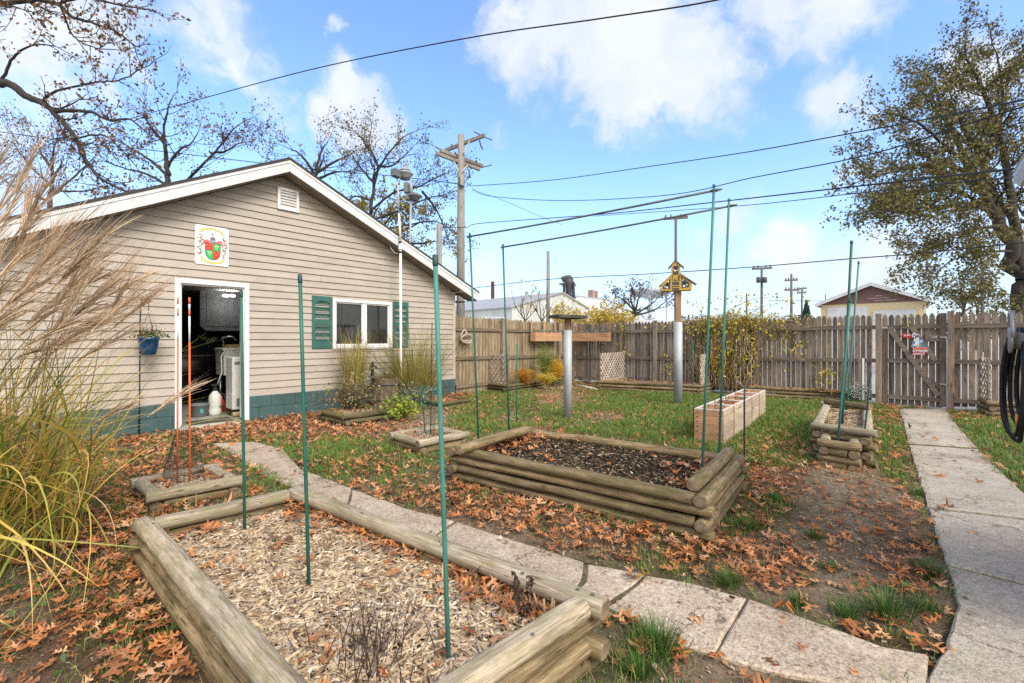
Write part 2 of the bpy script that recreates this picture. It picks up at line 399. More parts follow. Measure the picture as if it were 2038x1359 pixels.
def leafiness(x, y):
    px, py, Z = pixa(x, y)
    n = fb(x, y, 1.3, 9)
    d = .21 + .5 * np.clip(n - .42, 0, 1) + 0 * x
    near = np.clip((.9 - (x + 8.35)) / .9, 0, 1) * (y < 7.5)
    d = d + .9 * near
    for c, s, wgt in (((640, 850), (160, 28), .8), ((420, 870), (120, 25), .5), ((230, 930), (240, 60), .55), ((330, 1200), (150, 200), 1.1), ((230, 1320), (220, 80), .9), ((180, 1060), (160, 90), .7),
                      ((720, 930), (100, 20), .7), ((880, 990), (130, 35), .7), ((1060, 1030), (180, 40), .6), ((1270, 1075), (200, 45), .7), ((1420, 1110), (120, 60), .55), ((1520, 950), (60, 60), .6),
                      ((1560, 1130), (120, 60), .5), ((1650, 1020), (160, 90), .2), ((1740, 1120), (100, 80), .15), ((1830, 1150), (60, 110), .55), ((1780, 1270), (120, 30), .7), ((1800, 1000), (30, 100), .3), ((1770, 830), (60, 22), .8), ((1930, 830), (70, 20), .6),
                      ((900, 800), (90, 25), .35), ((1170, 745), (60, 20), .8), ((1600, 890), (110, 40), .4), ((1130, 800), (200, 30), .1), ((1250, 1250), (50, 60), .4), ((1640, 1060), (100, 50), -.1), ((60, 1130), (110, 60), .1), ((60, 1300), (130, 80), .25)):
        d = d + wgt * gauss(px, py, c, s)
    return np.clip(d, 0, 1.2)
# ---------------------------------------------------------------- the ground, one sheet to the horizon
gx = np.concatenate([np.array([-900, -400, -180, -90, -50, -30, -22, -17, -13]), np.arange(-11, 8.01, .1), np.array([9, 11, 14, 18, 25, 40, 80, 180, 400, 900])])
gy = np.concatenate([np.array([-600, -200, -60, -25, -12, -7, -4]), np.arange(-3, 13.01, .1), np.array([14, 16, 19, 23, 30, 40, 60, 100, 200, 450, 1000])])
X, Y = np.meshgrid(gx, gy)
fade = np.clip(1 - np.maximum(np.abs(X + 2) - 9, 0) / 3, 0, 1) * np.clip(1 - np.maximum(np.abs(Y - 5) - 8, 0) / 3, 0, 1)
Zg = gza(X, Y) * fade - .03 * (1 - fade)
V = np.stack([X.ravel(), Y.ravel(), Zg.ravel()], 1)
nx, ny = len(gx), len(gy)
ii, jj = np.meshgrid(np.arange(nx - 1), np.arange(ny - 1))
b0 = (jj * nx + ii).ravel()
m, nt, b = nm('soil_and_thatch')
vec = mapped(nt)
a1 = nt.nodes.new('ShaderNodeAttribute'); a1.attribute_name = 'cover'
n1 = ND(nt, 'ShaderNodeTexNoise', Scale=2.2, Detail=8., Roughness=.7); nt.links.new(vec, n1.inputs['Vector'])
n2 = ND(nt, 'ShaderNodeTexNoise', Scale=38., Detail=8., Roughness=.75); nt.links.new(vec, n2.inputs['Vector'])
n3 = ND(nt, 'ShaderNodeTexVoronoi', Scale=70.); nt.links.new(vec, n3.inputs['Vector'])
soil = ramp(nt, n1.outputs['Fac'], [(.26, (.14, .10, .07)), (.42, (.31, .235, .165)), (.58, (.44, .345, .25)), (.75, (.55, .45, .34))])
fine = ramp(nt, n2.outputs['Fac'], [(.28, (.28, .26, .24)), (.48, (.9, .9, .9)), (.72, (1.6, 1.5, 1.35))])
soil = mixc(nt, 1., soil, fine, 'MULTIPLY')
green = ramp(nt, n2.outputs['Fac'], [(.3, (.022, .028, .01)), (.55, (.05, .072, .02)), (.75, (.12, .125, .045))])
sx = nt.nodes.new('ShaderNodeSeparateColor'); nt.links.new(a1.outputs['Color'], sx.inputs[0])
c = mixc(nt, sx.outputs[0], soil, green)
litter = ramp(nt, n2.outputs['Fac'], [(.3, (.03, .018, .012)), (.5, (.13, .065, .036)), (.72, (.28, .15, .085))])
c = mixc(nt, sx.outputs[1], c, litter)
lot = ramp(nt, n1.outputs['Fac'], [(.3, (.36, .36, .35)), (.7, (.5, .49, .47))])
c = mixc(nt, sx.outputs[2], c, lot)
nt.links.new(c, b.inputs['Base Color']); b.inputs['Roughness'].default_value = .95; b.inputs['Specular IOR Level'].default_value = .1
bumped(nt, b, n2.outputs['Fac'], 1., .06)
ground = kind(np_obj('ground', V, np.stack([b0, b0 + 1, b0 + nx + 1, b0 + nx], 1), 4, m, smooth=True), 'structure')
ca = ground.data.color_attributes.new('cover', 'FLOAT_COLOR', 'POINT')
gr_ = grassiness(V[:, 0], V[:, 1]); lf_ = np.clip(leafiness(V[:, 0], V[:, 1]) - .35, 0, .6)
outside = ((V[:, 1] > 12.3) | (V[:, 0] < -8.6)).astype(float)
cc = np.stack([np.clip(gr_ * 1.1, 0, .9) * (1 - outside), lf_ * (1 - outside), outside, np.ones(len(V))], 1).astype(np.float32)
ca.data.foreach_set('color', cc.ravel())
# ---------------------------------------------------------------- concrete: walkway slabs and the old garden path
def CONC(name, c0, c1, crack=.5, scale=1.):
    m, nt, b = nm(name)
    vec = mapped(nt)
    n1 = ND(nt, 'ShaderNodeTexNoise', Scale=1.7 * scale, Detail=8., Roughness=.7); nt.links.new(vec, n1.inputs['Vector'])
    n2 = ND(nt, 'ShaderNodeTexVoronoi', Scale=75. * scale); nt.links.new(vec, n2.inputs['Vector'])
    n3 = ND(nt, 'ShaderNodeTexNoise', Scale=140. * scale, Detail=4.); nt.links.new(vec, n3.inputs['Vector'])
    c = ramp(nt, n1.outputs['Fac'], [(.22, tuple(q * .42 for q in c0)), (.36, tuple(q * .78 for q in c0)), (.48, c0), (.7, c1)])
    ag = ramp(nt, n2.outputs['Color'], [(0., (.62, .58, .55)), (.35, (.95, .94, .92)), (.8, (1.1, 1.1, 1.1)), (1, (1.25, 1.25, 1.25))])
    c = mixc(nt, 1., c, ag, 'MULTIPLY')
    c = mixc(nt, 1., c, ramp(nt, n3.outputs['Fac'], [(.35, (.6, .6, .6)), (.55, (1.05, 1.05, 1.05))]), 'MULTIPLY')
    n4 = ND(nt, 'ShaderNodeTexNoise', Scale=2.6 * scale, Detail=9., Roughness=.72, Distortion=.4); nt.links.new(vec, n4.inputs['Vector'])
    c = mixc(nt, ramp(nt, n4.outputs['Fac'], [(.56, (0, 0, 0)), (.66, (.55, .55, .55)), (.8, (.8, .8, .8))]), c, (.15, .108, .075))
    vc_ = ND(nt, 'ShaderNodeTexVoronoi', feature='DISTANCE_TO_EDGE', Scale=.55); dv0 = ND(nt, 'ShaderNodeVectorMath', operation='ADD'); nt.links.new(vec, dv0.inputs[0]); nt.links.new(n1.outputs['Color'], dv0.inputs[1]); nt.links.new(dv0.outputs[0], vc_.inputs['Vector'])
    c = mixc(nt, 1., c, ramp(nt, vc_.outputs['Distance'], [(.002, (.25, .22, .2)), (.006, (1, 1, 1))]), 'MULTIPLY')
    nt.links.new(c, b.inputs['Base Color']); b.inputs['Roughness'].default_value = .92; b.inputs['Specular IOR Level'].default_value = .15
    bumped(nt, b, n3.outputs['Fac'], .6, .006)
    return m
m_walk = CONC('walkway_concrete', (.37, .325, .27), (.47, .42, .355))
m_path = CONC('pebbly_path_concrete', (.40, .325, .25), (.53, .45, .36), scale=.8)
def slab(mb, pts, z0, z1, jit=.012):
    """flat slab with an irregular outline and a worn edge"""
    P = []
    for i in range(len(pts)):
        a = Vector(pts[i]); b_ = Vector(pts[(i + 1) % len(pts)]); n = max(1, int((b_ - a).length / .09))
        for k in range(n):
            q = a.lerp(b_, k / n)
            d = (b_ - a).normalized(); nrm = Vector((-d.y, d.x))
            P.append(q + nrm * (jit * (rnd.random() - .5) * 2))
    c = sum(P, Vector((0, 0))) / len(P)
    n = len(P)
    vs = [(p.x, p.y, z0) for p in P] + [(p.x, p.y, z1 - .008) for p in P] + [(p.x + (c.x - p.x) * .012 / max(.1, (c - p).length), p.y + (c.y - p.y) * .012 / max(.1, (c - p).length), z1) for p in P]
    fs = [(i, (i + 1) % n, n + (i + 1) % n, n + i) for i in range(n)] + [(n + i, n + (i + 1) % n, 2 * n + (i + 1) % n, 2 * n + i) for i in range(n)]
    fs.append(tuple(range(2 * n, 3 * n)))
    mb.add(vs, fs)
def gp(px, py): return G(px, py).xy
mb = MB()
WL = [(1790, 814), (1802, 870), (1820, 930), (1842, 1010), (1872, 1090), (1903, 1190), (1880, 1300), (1842, 1359), (1835, 1560)]
slabs = [[(1790, 815), (1881, 815), (1905, 848), (1936, 884), (1944, 893), (1808, 885), (1800, 850)],
         [(1809, 888), (1947, 897), (1990, 940), (2058, 1003), (2090, 1040), (1847, 1012), (1835, 975), (1822, 935)],
         [(1848, 1017), (2094, 1046), (2180, 1125), (2280, 1222), (1885, 1128), (1866, 1072)],
         [(1887, 1134), (2290, 1232), (2600, 1520), (2600, 1700), (1855, 1560), (1845, 1359), (1882, 1300), (1905, 1210)]]
for s in slabs: slab(mb, [gp(*q) for q in s], -.06, .02, .006)
kind(mb.build('walkway', m_walk), 'structure')
mb = MB()
pslabs = [[(425, 884), (505, 881), (562, 895), (600, 937), (700, 975), (690, 1015), (602, 980), (530, 950), (470, 908)],
          [(702, 977), (832, 1022), (905, 1040), (840, 1082), (692, 1017)],
          [(910, 1042), (1000, 1070), (1165, 1124), (1160, 1160), (1130, 1200), (1000, 1150), (846, 1083)],
          [(1169, 1126), (1281, 1146), (1263, 1165), (1206, 1209), (1136, 1201), (1164, 1161)],
          [(1285, 1148), (1380, 1166), (1486, 1195), (1420, 1308), (1330, 1274), (1210, 1214), (1266, 1167)],
          [(1489, 1196), (1620, 1240), (1760, 1292), (1850, 1310), (1848, 1375), (1700, 1372), (1560, 1345), (1424, 1310)]]
for s in pslabs: slab(mb, [gp(*q) for q in s], -.06, .014, .007)
kind(mb.build('path', m_path), 'structure')
# ================================================================ the garage
XW, XF = -8.35, -8.0
pk = WX(577, 315, XF); rt = WX(952, 581, XF); lt = WX(121, 413, XF)
sR = (pk.z - rt.z) / (rt.y - pk.y); sL = (pk.z - lt.z) / (pk.y - lt.y)
yRend = rt.y; yLend = pk.y - (yRend - pk.y)
def ztop(y): return pk.z - (sR * (y - pk.y) if y > pk.y else sL * (pk.y - y))
FH = .225
def zr(y): return ztop(y) - FH
YL, YR = yLend + .3, WX(904, 700, XW).y
XB = -15.2
m_siding = M('beige_vinyl_siding', (.385, .338, .285), .55, .13, 2., (1, 1, 3), .06, .002, island=.07, spec=.35)
m_trim = M('beige_trim', (.43, .37, .30), .5, .08, 3., bump=.03)
m_white = M('white_painted_metal', (.56, .575, .58), .45, .10, 2.5, (1, 3, 1), .05, .002, tint=(.46, .47, .46))
m_whitev = M('white_vinyl', (.72, .72, .72), .35, .07, 3., bump=.03)
m_found = M('teal_painted_block', (.048, .098, .098), .75, .3, 4., bump=.6, bdist=.006, tint=(.034, .068, .068))
m_shut = M('green_shutter', (.030, .115, .098), .5, .15, 5., bump=.05)
m_roof = M('dark_shingle', (.05, .047, .045), .95, .3, 14., bump=.6)
m_soff = M('soffit_brown', (.22, .185, .15), .7, .2, 5.)
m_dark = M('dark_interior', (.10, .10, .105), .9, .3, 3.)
m_floor = M('garage_concrete', (.34, .33, .26), .8, .35, 3.)
m_pane = GLASS('window_glass', (.02, .022, .022))
garage = thing('garage', 'beige sided garage with green block base, white trimmed gable and an open doorway', 'garage', (XW, 3.3, 0))
dl, dr = WX(347, 700, XW).y, WX(495, 700, XW).y
dtop = WX(494, 565, XW).z; zthr = .0
wl, wr = WX(661, 640, XW).y, WX(778, 640, XW).y
wt, wb_ = WX(661, 594, XW).z - .0, WX(661, 693, XW).z
FT = .40
def cols():
    cs = sorted([YL, dl, dr, pk.y, wl, wr, YR]); return list(zip(cs[:-1], cs[1:]))
fn = lambda a, b_, d: Vector((d, a, b_))
mb = MB()
for a, b_ in cols():
    mid = (a + b_) / 2
    if dl < mid < dr: mb.prism([(a, dtop - .03), (b_, dtop - .03), (b_, zr(b_)), (a, zr(a))], fn, XW - .1, XW - .004)
    elif wl < mid < wr:
        mb.prism([(a, FT), (b_, FT), (b_, wb_ + .03), (a, wb_ + .03)], fn, XW - .1, XW - .004)
        mb.prism([(a, wt - .03), (b_, wt - .03), (b_, zr(b_)), (a, zr(a))], fn, XW - .1, XW - .004)
    else: mb.prism([(a, FT), (b_, FT), (b_, zr(b_)), (a, zr(a))], fn, XW - .1, XW - .004)
mb.box((XB, (YL + YR) / 2, 1.2), (.1, YR - YL, 2.4)); mb.box(((XW + XB) / 2 - .1, YL, 1.2), (XW - XB - .2, .1, 2.0)); mb.box(((XW + XB) / 2 - .1, YR - .05, 1.2), (XW - XB - .2, .1, 2.4))
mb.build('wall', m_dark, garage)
# clapboards: real sloped courses with a shadowed lip
mb = MB(); CH = .121; z = FT
def yr_at(z_): return pk.y + (zr(pk.y) - z_) / sR
def yl_at(z_): return pk.y - (zr(pk.y) - z_) / sL
def course(z0, z1, a0, b0_, a1, b1, o0, o1):
    if b0_ - a0 < .01 and b1 - a1 < .01: return
    # random joints between panels
    vs = [(XW + o0, a0, z0 - .006), (XW + o0, b0_, z0 - .006), (XW + o1, b1, z1), (XW + o1, a1, z1), (XW - .003, a0, z0 + .001), (XW - .003, b0_, z0 + .001)]
    mb.add(vs, [(0, 1, 2, 3), (4, 5, 1, 0)])
while z < zr(pk.y) - .01:
    z1 = min(z + CH, zr(pk.y) - .001)
    cuts = sorted({z, z1} | {q for q in (dtop, wb_, wt) if z < q < z1})
    for za, zb in zip(cuts[:-1], cuts[1:]):
        zm = (za + zb) / 2
        o0 = .025 - .021 * (za - z) / CH; o1 = .025 - .021 * (zb - z) / CH
        L0, L1 = max(YL, yl_at(za)), max(YL, yl_at(zb)); R0, R1 = min(YR - .02, yr_at(za)), min(YR - .02, yr_at(zb))
        iv = []
        if zm < dtop: iv.append((dl, dr))
        if wb_ < zm < wt: iv.append((wl, wr))
        cur0, cur1 = L0, L1
        segs = []
        for a, b_ in iv: segs.append((cur0, a, cur1, a)); cur0 = cur1 = b_
        segs.append((cur0, R0, cur1, R1))
        for a0, b0_, a1, b1 in segs:
            n = max(1, int((b0_ - a0) / 3.4)) if b0_ - a0 > 4 else 1
            js = [0] + [min(.95, max(.05, (k + 1) / n + rnd.uniform(-.12, .12))) for k in range(n - 1)] + [1]
            for t0, t1 in zip(js[:-1], js[1:]):
                course(za, zb, a0 + (b0_ - a0) * t0, a0 + (b0_ - a0) * t1 - (.002 if t1 < 1 else 0), a1 + (b1 - a1) * t0, a1 + (b1 - a1) * t1 - (.002 if t1 < 1 else 0), o0 + (.002 if t0 > 0 else 0), o1 + (.002 if t0 > 0 else 0))
    z += CH
o_s = mb.build('siding', m_siding, garage)
# block base
mb = MB()
for row in range(3):
    z0 = -.2 + row * .2; y = YL - (.2 if row % 2 else 0)
    while y < YR - .02:
        a, b_ = max(y, YL), min(y + .4, YR - .01); y += .4
        for s0, s1 in (([a, min(b_, dl)], 0), ([max(a, dr), b_], 0)):
            if s0[1] - s0[0] > .02: mb.box((XW - .06, (s0[0] + s0[1]) / 2, z0 + .1), (.2, s0[1] - s0[0] - .006, .194))
mb.box((XW - .07, (YL + dl) / 2, .1), (.19, dl - YL, .58)); mb.box((XW - .07, (YR + dr) / 2, .1), (.19, YR - dr - .01, .58))
mb.build('foundation', m_found, garage, bevel=.004)
# roof
mb = MB()
mb.prism([(pk.y, pk.z + .02), (yRend + .03, ztop(yRend) + .01), (yRend + .03, ztop(yRend) - .03), (pk.y, pk.z - .03)], fn, XF + .012, XB - .3)
mb.prism([(pk.y, pk.z + .022), (pk.y, pk.z - .03), (yLend - .03, ztop(yLend) - .03), (yLend - .03, ztop(yLend) + .012)], fn, XF + .012, XB - .3)
mb.build('roof', m_roof, garage)
mb = MB()
for (ya, yb) in ((pk.y, yRend), (yLend, pk.y)):
    mb.prism([(ya, ztop(ya) - .03), (yb, ztop(yb) - .03), (yb, ztop(yb) - FH), (ya, ztop(ya) - FH)], fn, XF - .03, XF - .004)
    mb.prism([(ya, ztop(ya) - .012), (yb, ztop(yb) - .012), (yb, ztop(yb) - .075), (ya, ztop(ya) - .075)], fn, XF - .02, XF + .006)
mb.box((XF - .0, pk.y, pk.z - .14), (.018, .012, .16)); 
mb.box((XF - .0, lt.y + 1.6, ztop(lt.y + 1.6) - .15), (.012, .006, .14))
mb.build('fascia', m_white, garage, bevel=.003)
mb = MB()
for (ya, yb) in ((pk.y, yRend), (yLend, pk.y)):
    mb.prism([(ya, zr(ya) + .02), (yb, zr(yb) + .02), (yb, zr(yb) + .004), (ya, zr(ya) + .004)], fn, XW - .02, XF - .03)
for k in range(60):
    y = yLend + .1 + k * (yRend - yLend - .2) / 60
    mb.box(((XW + XF) / 2, y, zr(y) + .0035), (.28, .006, .004))
mb.box(((XW + XB) / 2, (YR + yRend) / 2 + .02, zr(yRend) + .0), (XW - XB - .05, yRend - YR - .04, .02))
mb.build('soffit', m_soff, garage)
mb = MB(); mb.box((XW + .008, YR - .02, (FT + zr(YR)) / 2), (.03, .085, zr(YR) - FT)); mb.box((XW - .03, YR + .015, (FT + zr(YR)) / 2), (.085, .02, zr(YR) - FT))
mb.box((XW + .16, YR + .09, zr(YR) - .01), (.34, .2, .02)); mb.box((XW + .3, YR + .04, zr(YR) + .05), (.02, .22, .12))
mb.build('corner_trim', m_trim, garage, bevel=.004)
# door frame, threshold, step
mb = MB(); fwid = .07
mb.box((XW + .008, dl + fwid / 2, (zthr + dtop) / 2), (.05, fwid, dtop - zthr)); mb.box((XW + .008, dr - fwid / 2, (zthr + dtop) / 2), (.05, fwid, dtop - zthr))
mb.box((XW + .009, (dl + dr) / 2, dtop - fwid / 2), (.05, dr - dl - 2 * fwid, fwid))
mb.box((XW - .07, dl + fwid + .012, (zthr + dtop) / 2), (.13, .024, dtop - zthr - .08)); mb.box((XW - .07, dr - fwid - .012, (zthr + dtop) / 2), (.13, .024, dtop - zthr - .08)); mb.box((XW - .07, (dl + dr) / 2, dtop - fwid - .012), (.13, dr - dl - 2 * fwid - .05, .024))
mb.build('door_frame', m_whitev, garage, bevel=.005)
mb = MB(); mb.box((XW - .12, dl - .01, 1.2), (.02, .02, 2.2)); 
mb = MB(); mb.box((XW - .02, (dl + dr) / 2, -.035), (.3, dr - dl - .01, .05)); mb.build('threshold', M('worn_sill', (.50, .46, .38), .8, .3, 5.), garage, bevel=.006)
mb = MB(); mb.box((XW + .03, (dl + dr) / 2 - .02, -.15), (.22, dr - dl + .06, .175)); mb.build('step', m_found, garage, bevel=.006)
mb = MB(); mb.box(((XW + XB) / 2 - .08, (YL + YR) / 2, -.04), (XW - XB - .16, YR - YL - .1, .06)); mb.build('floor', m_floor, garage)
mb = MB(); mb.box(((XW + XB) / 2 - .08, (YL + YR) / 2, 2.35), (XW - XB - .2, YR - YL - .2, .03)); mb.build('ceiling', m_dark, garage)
# window with two sashes
win = MB()
fw_ = .055
win.box((XW + .012, (wl + wr) / 2, wt - fw_ / 2), (.06, wr - wl, fw_)); win.box((XW + .012, (wl + wr) / 2, wb_ + fw_ / 2), (.06, wr - wl, fw_))
for y in (wl + fw_ / 2, wr - fw_ / 2): win.box((XW + .011, y, (wt + wb_) / 2), (.06, fw_, wt - wb_ - 2 * fw_))
wm = (wl + wr) / 2 + .02
win.box((XW + .006, wm, (wt + wb_) / 2), (.05, .06, wt - wb_ - 2 * fw_))
for a, b_ in ((wl + fw_, wm - .03), (wm + .03, wr - fw_)):
    for y in (a + .014, b_ - .014): win.box((XW - .006, y, (wt + wb_) / 2), (.04, .028, wt - wb_ - 2 * fw_))
    for z_ in (wb_ + fw_ + .014, wt - fw_ - .014): win.box((XW - .0065, (a + b_) / 2, z_), (.04, b_ - a - .056, .028))
wo_ = win.build('window', m_whitev, garage, bevel=.004)
mb = MB()
for a, b_ in ((wl + fw_, wm - .03), (wm + .03, wr - fw_)): mb.box((XW - .015, (a + b_) / 2, (wt + wb_) / 2), (.008, b_ - a - .05, wt - wb_ - 2 * fw_ - .05))
mb.build('pane', m_pane, wo_)
mb = MB()
mb.box((XW + .012, (wl + wr) / 2, wt + .014), (.05, wr - wl + .05, .026)); mb.box((XW + .012, (wl + wr) / 2, wb_ - .014), (.06, wr - wl + .05, .026))
for y in (wl - .012, wr + .012): mb.box((XW + .012, y, (wt + wb_) / 2), (.05, .022, wt - wb_))
mb.build('window_trim', m_trim, garage)
def shutter(p0, p1):
    a, b_ = WX(p0, 640, XW).y, WX(p1, 640, XW).y; z0, z1 = wb_ + .0, wt + .03
    mb = MB(); X = XW + .022; st = .055
    for y in (a + st / 2, b_ - st / 2): mb.box((X, y, (z0 + z1) / 2), (.035, st, z1 - z0))
    zs = [(z0 + .0, .13), ((z0 + z1) / 2 - .045, .09), (z1 - .09, .09)]
    for q, h_ in zs: mb.box((X, (a + b_) / 2, q + h_ / 2), (.033, b_ - a - 2 * st, h_))
    n = 11
    for lo, hi in ((z0 + .13, (z0 + z1) / 2 - .045), ((z0 + z1) / 2 + .045, z1 - .09)):
        for k in range(n):
            q = lo + (k + .5) * (hi - lo) / n
            mb.box((X - .004, (a + b_) / 2, q), (.03, b_ - a - 2 * st, .006), Matrix.Rotation(.75, 3, 'Y'))
    mb.box((X - .014, (a + b_) / 2, (z0 + z1) / 2), (.004, b_ - a - .02, z1 - z0 - .02))
    # little arch under the top rail
    yc, hw = (a + b_) / 2, (b_ - a) / 2 - st
    arc = [(yc - hw, z1 - .091)] + [(yc - hw + 2 * hw * k / 12, z1 - .125 + .03 * math.sin(math.pi * k / 12)) for k in range(13)] + [(yc + hw, z1 - .091)]
    mb.prism(arc, fn, X - .015, X + .0155)
    return mb.build('shutter', m_shut, garage, bevel=.002)
shutter(620, 660); shutter(780, 811)
# gable vent
va, vb = WX(551, 400, XW).y, WX(593, 400, XW).y; vz0, vz1 = WX(572, 420, XW).z, WX(572, 377, XW).z
mb = MB(); X = XW + .025
for y in (va + .02, vb - .02): mb.box((X, y, (vz0 + vz1) / 2), (.05, .045, vz1 - vz0))
for q in (vz0 + .025, vz1 - .02): mb.box((X, (va + vb) / 2, q), (.049, vb - va - .08, .045))
for k in range(6):
    mb.box((X - .004, (va + vb) / 2, vz0 + .07 + k * (vz1 - vz0 - .11) / 5.5), (.035, vb - va - .08, .03), Matrix.Rotation(.35, 3, 'Y'))
vo = mb.build('gable_vent', m_whitev, garage, bevel=.003)
mb = MB(); mb.box((XW + .004, (va + vb) / 2, (vz0 + vz1) / 2), (.006, vb - va - .06, vz1 - vz0 - .05)); mb.build('vent_screen', m_dark, vo)
# ---------------------------------------------------------------- what shows inside the doorway
m_black = M('black_plastic', (.018, .018, .02), .5, .3, 6.)
m_grey = M('grey_plastic', (.17, .185, .20), .55, .2, 6.)
m_wplast = M('milky_plastic', (.62, .62, .58), .5, .12, 6.)
m_steel = M('brushed_steel', (.45, .45, .46), .35, .15, 8., metal=.9)
m_carp = M('black_car_paint', (.008, .009, .012), .18, .1, 4., bump=0, spec=.6)
p = WX(420, 760, -11.4)
car = thing('parked_car', 'shiny black car parked inside the dark garage, a towel pile on its bonnet', 'car', (-12.2, p.y - .4, -.01))
cx, cy = -12.2, p.y - .4
prof = [(-1.0, .3), (-1.0, .86), (-.92, .98), (-.2, 1.02), (.2, 1.45), (1.1, 1.52), (2.6, 1.5), (3.2, 1.06), (3.4, .95), (3.42, .3)]
mb = MB(); mb.prism([(a + cy, b_) for a, b_ in prof], fn, cx + .8, cx - .8); mb.build('body', m_carp, car, bevel=.06, smooth=True)
mb = MB()
mb.prism([(cy + .3, 1.06), (cy + .42, 1.4), (cy + 1.2, 1.46), (cy + 1.2, 1.06)], fn, cx + .803, cx + .81); mb.prism([(cy + 1.26, 1.06), (cy + 1.26, 1.46), (cy + 2.4, 1.44), (cy + 2.8, 1.06)], fn, cx + .803, cx + .81)
mb.build('window', m_pane, car)
mb = MB(); mb.bar((cx + .81, cy - .9, 1.0), (cx + .81, cy + 3.0, 1.03), .012, .02); mb.bar((cx + .815, cy - .2, 1.07), (cx + .815, cy + .3, 1.5), .012, .02); mb.build('chrome_strip', m_steel, car)
for dy in (-.2, 2.5):
    mb = MB(); mb.lathe((cx + .8, cy + dy, .33), [(.12, -.1), (.33, -.1), (.34, 0), (.31, .03), (.2, .035), (.05, .02)], 24, R=Matrix.Rotation(math.pi / 2, 3, 'Y')); mb.build('wheel', m_black, car, smooth=True)
pp = WX(412, 684, -11.42)
mb = MB()
for k in range(7):
    q = pp + Vector((rnd.uniform(-.1, .05), rnd.uniform(-.14, .14), .03 + .02 * k))
    mb.lathe(q, [(.02, -.04), (.1, -.02), (.12, .01), (.07, .04), (.01, .05)], 10, R=Matrix.Rotation(rnd.uniform(-.5, .5), 3, 'X'), mi=0 if k % 3 else 1)
tag(mb.build('towel_pile', [M('lime_cloth', (.25, .42, .10), .9, .3, 20.), M('white_cloth', (.6, .62, .58), .9, .2, 20.)], smooth=True), 'crumpled lime green and white towels heaped on the car', 'towels')
a, b_ = WX(398, 572, -10.6), WX(480, 659, -10.6)
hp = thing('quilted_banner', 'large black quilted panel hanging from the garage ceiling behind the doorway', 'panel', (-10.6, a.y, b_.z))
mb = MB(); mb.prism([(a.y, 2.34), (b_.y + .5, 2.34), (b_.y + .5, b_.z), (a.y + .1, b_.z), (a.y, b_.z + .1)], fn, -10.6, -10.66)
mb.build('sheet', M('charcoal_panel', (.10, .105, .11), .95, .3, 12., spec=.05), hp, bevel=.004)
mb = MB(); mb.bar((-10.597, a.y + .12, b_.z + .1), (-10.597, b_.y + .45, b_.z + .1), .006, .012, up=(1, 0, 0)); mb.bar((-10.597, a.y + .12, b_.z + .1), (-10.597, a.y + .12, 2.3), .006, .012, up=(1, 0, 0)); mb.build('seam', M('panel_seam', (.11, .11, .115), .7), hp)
for px in (449, 462):
    q = WX(px, 589, -10.25)
    lo = thing('ceiling_lamp', 'small lit lamp under the garage ceiling, %s of the pair' % ('left' if px == 449 else 'right'), 'lamp', q, 'lit lamps in the garage')
    mb = MB(); mb.lathe(q, [(.05, -.01), (.06, .01), (.02, .03)], 12); mb.build('bulb', EMIT('lamp_glow', (1, .97, .9), 60.), lo)
    mb = MB(); mb.tube([q + Vector((0, 0, .03)), (q.x, q.y, 2.34)], .008, 6); mb.build('stem', m_black, lo)
a, b_ = WX(438, 697, -9.9), WX(482, 744, -9.9)
sk = thing('utility_sink', 'white laundry sink on thin legs inside the garage', 'sink', (-9.9, a.y, 0))
mb = MB(); y0, y1 = a.y, b_.y + .15
mb.box((-9.9, (y0 + y1) / 2, (a.z + b_.z) / 2), (.5, y1 - y0, a.z - b_.z), taper=1.06); mb.box((-9.9, (y0 + y1) / 2, a.z + .02), (.56, y1 - y0 + .06, .05)); mb.build('basin', m_wplast, sk, bevel=.015)
for x in (-9.7, -10.1):
    for y in (y0 + .06, y1 - .06):
        mb = MB(); mb.tube([(x, y, -.01), (x, y, b_.z)], .02, 8); mb.build('leg', m_steel, sk, smooth=True)
mb = MB(); mb.tube([(-9.95, y0 + .08, a.z + .04), (-9.95, y0 + .05, a.z + .25), (-9.9, y0 + .2, a.z + .27), (-9.88, y0 + .28, a.z + .2)], .014, 8); mb.build('faucet', m_steel, sk, smooth=True)
mb = MB(); mb.tube([(-9.62, y0 + .02, a.z + .0), (-9.6, y0 - .06, a.z - .1), (-9.6, y0 - .05, a.z - .4), (-9.6, y0 - .12, a.z - .62)], .012, 8); mb.build('drain_hose', m_wplast, sk, smooth=True)
q = WX(462, 693, -9.85)
mb = MB(); mb.box((q.x, q.y, a.z + .065), (.2, .26, .035), Matrix.Rotation(.2, 3, 'Z')); mb.box((q.x, q.y + .01, a.z + .097), (.16, .22, .025), Matrix.Rotation(.05, 3, 'Z')); tag(mb.build('wood_block', M('raw_board', (.5, .36, .18), .8), bevel=.005), 'two stacked yellow wooden offcuts lying on the white sink', 'wood')
a, b_ = WX(457, 715, -9.05), WX(481, 824, -9.05)
fr = thing('dehumidifier', 'tall white appliance with dark top grille standing on wood blocks by the door jamb', 'appliance', (-9.05, a.y, 0))
mb = MB(); mb.box((-9.05, a.y + .16, (a.z + .08) / 2 + .04), (.36, .34, a.z - .08)); mb.build('cabinet', m_wplast, fr, bevel=.02)
mb = MB(); mb.box((-8.867, a.y + .16, a.z - .06), (.012, .28, .05)); mb.build('grille', m_grey, fr)
mb = MB(); mb.box((-8.867, a.y + .09, .25), (.01, .07, .14)); mb.box((-8.867, a.y + .21, .25), (.01, .07, .14)); mb.build('vent_slot', m_grey, fr)
mb = MB(); mb.tube([(-8.9, a.y + .0, .035), (-8.9, a.y + .3, .035)], .045, 10); tag(mb.build('wood_block', M('pale_wood', (.45, .33, .18), .8)), 'round pale wooden block under the front of the white appliance', 'wood')
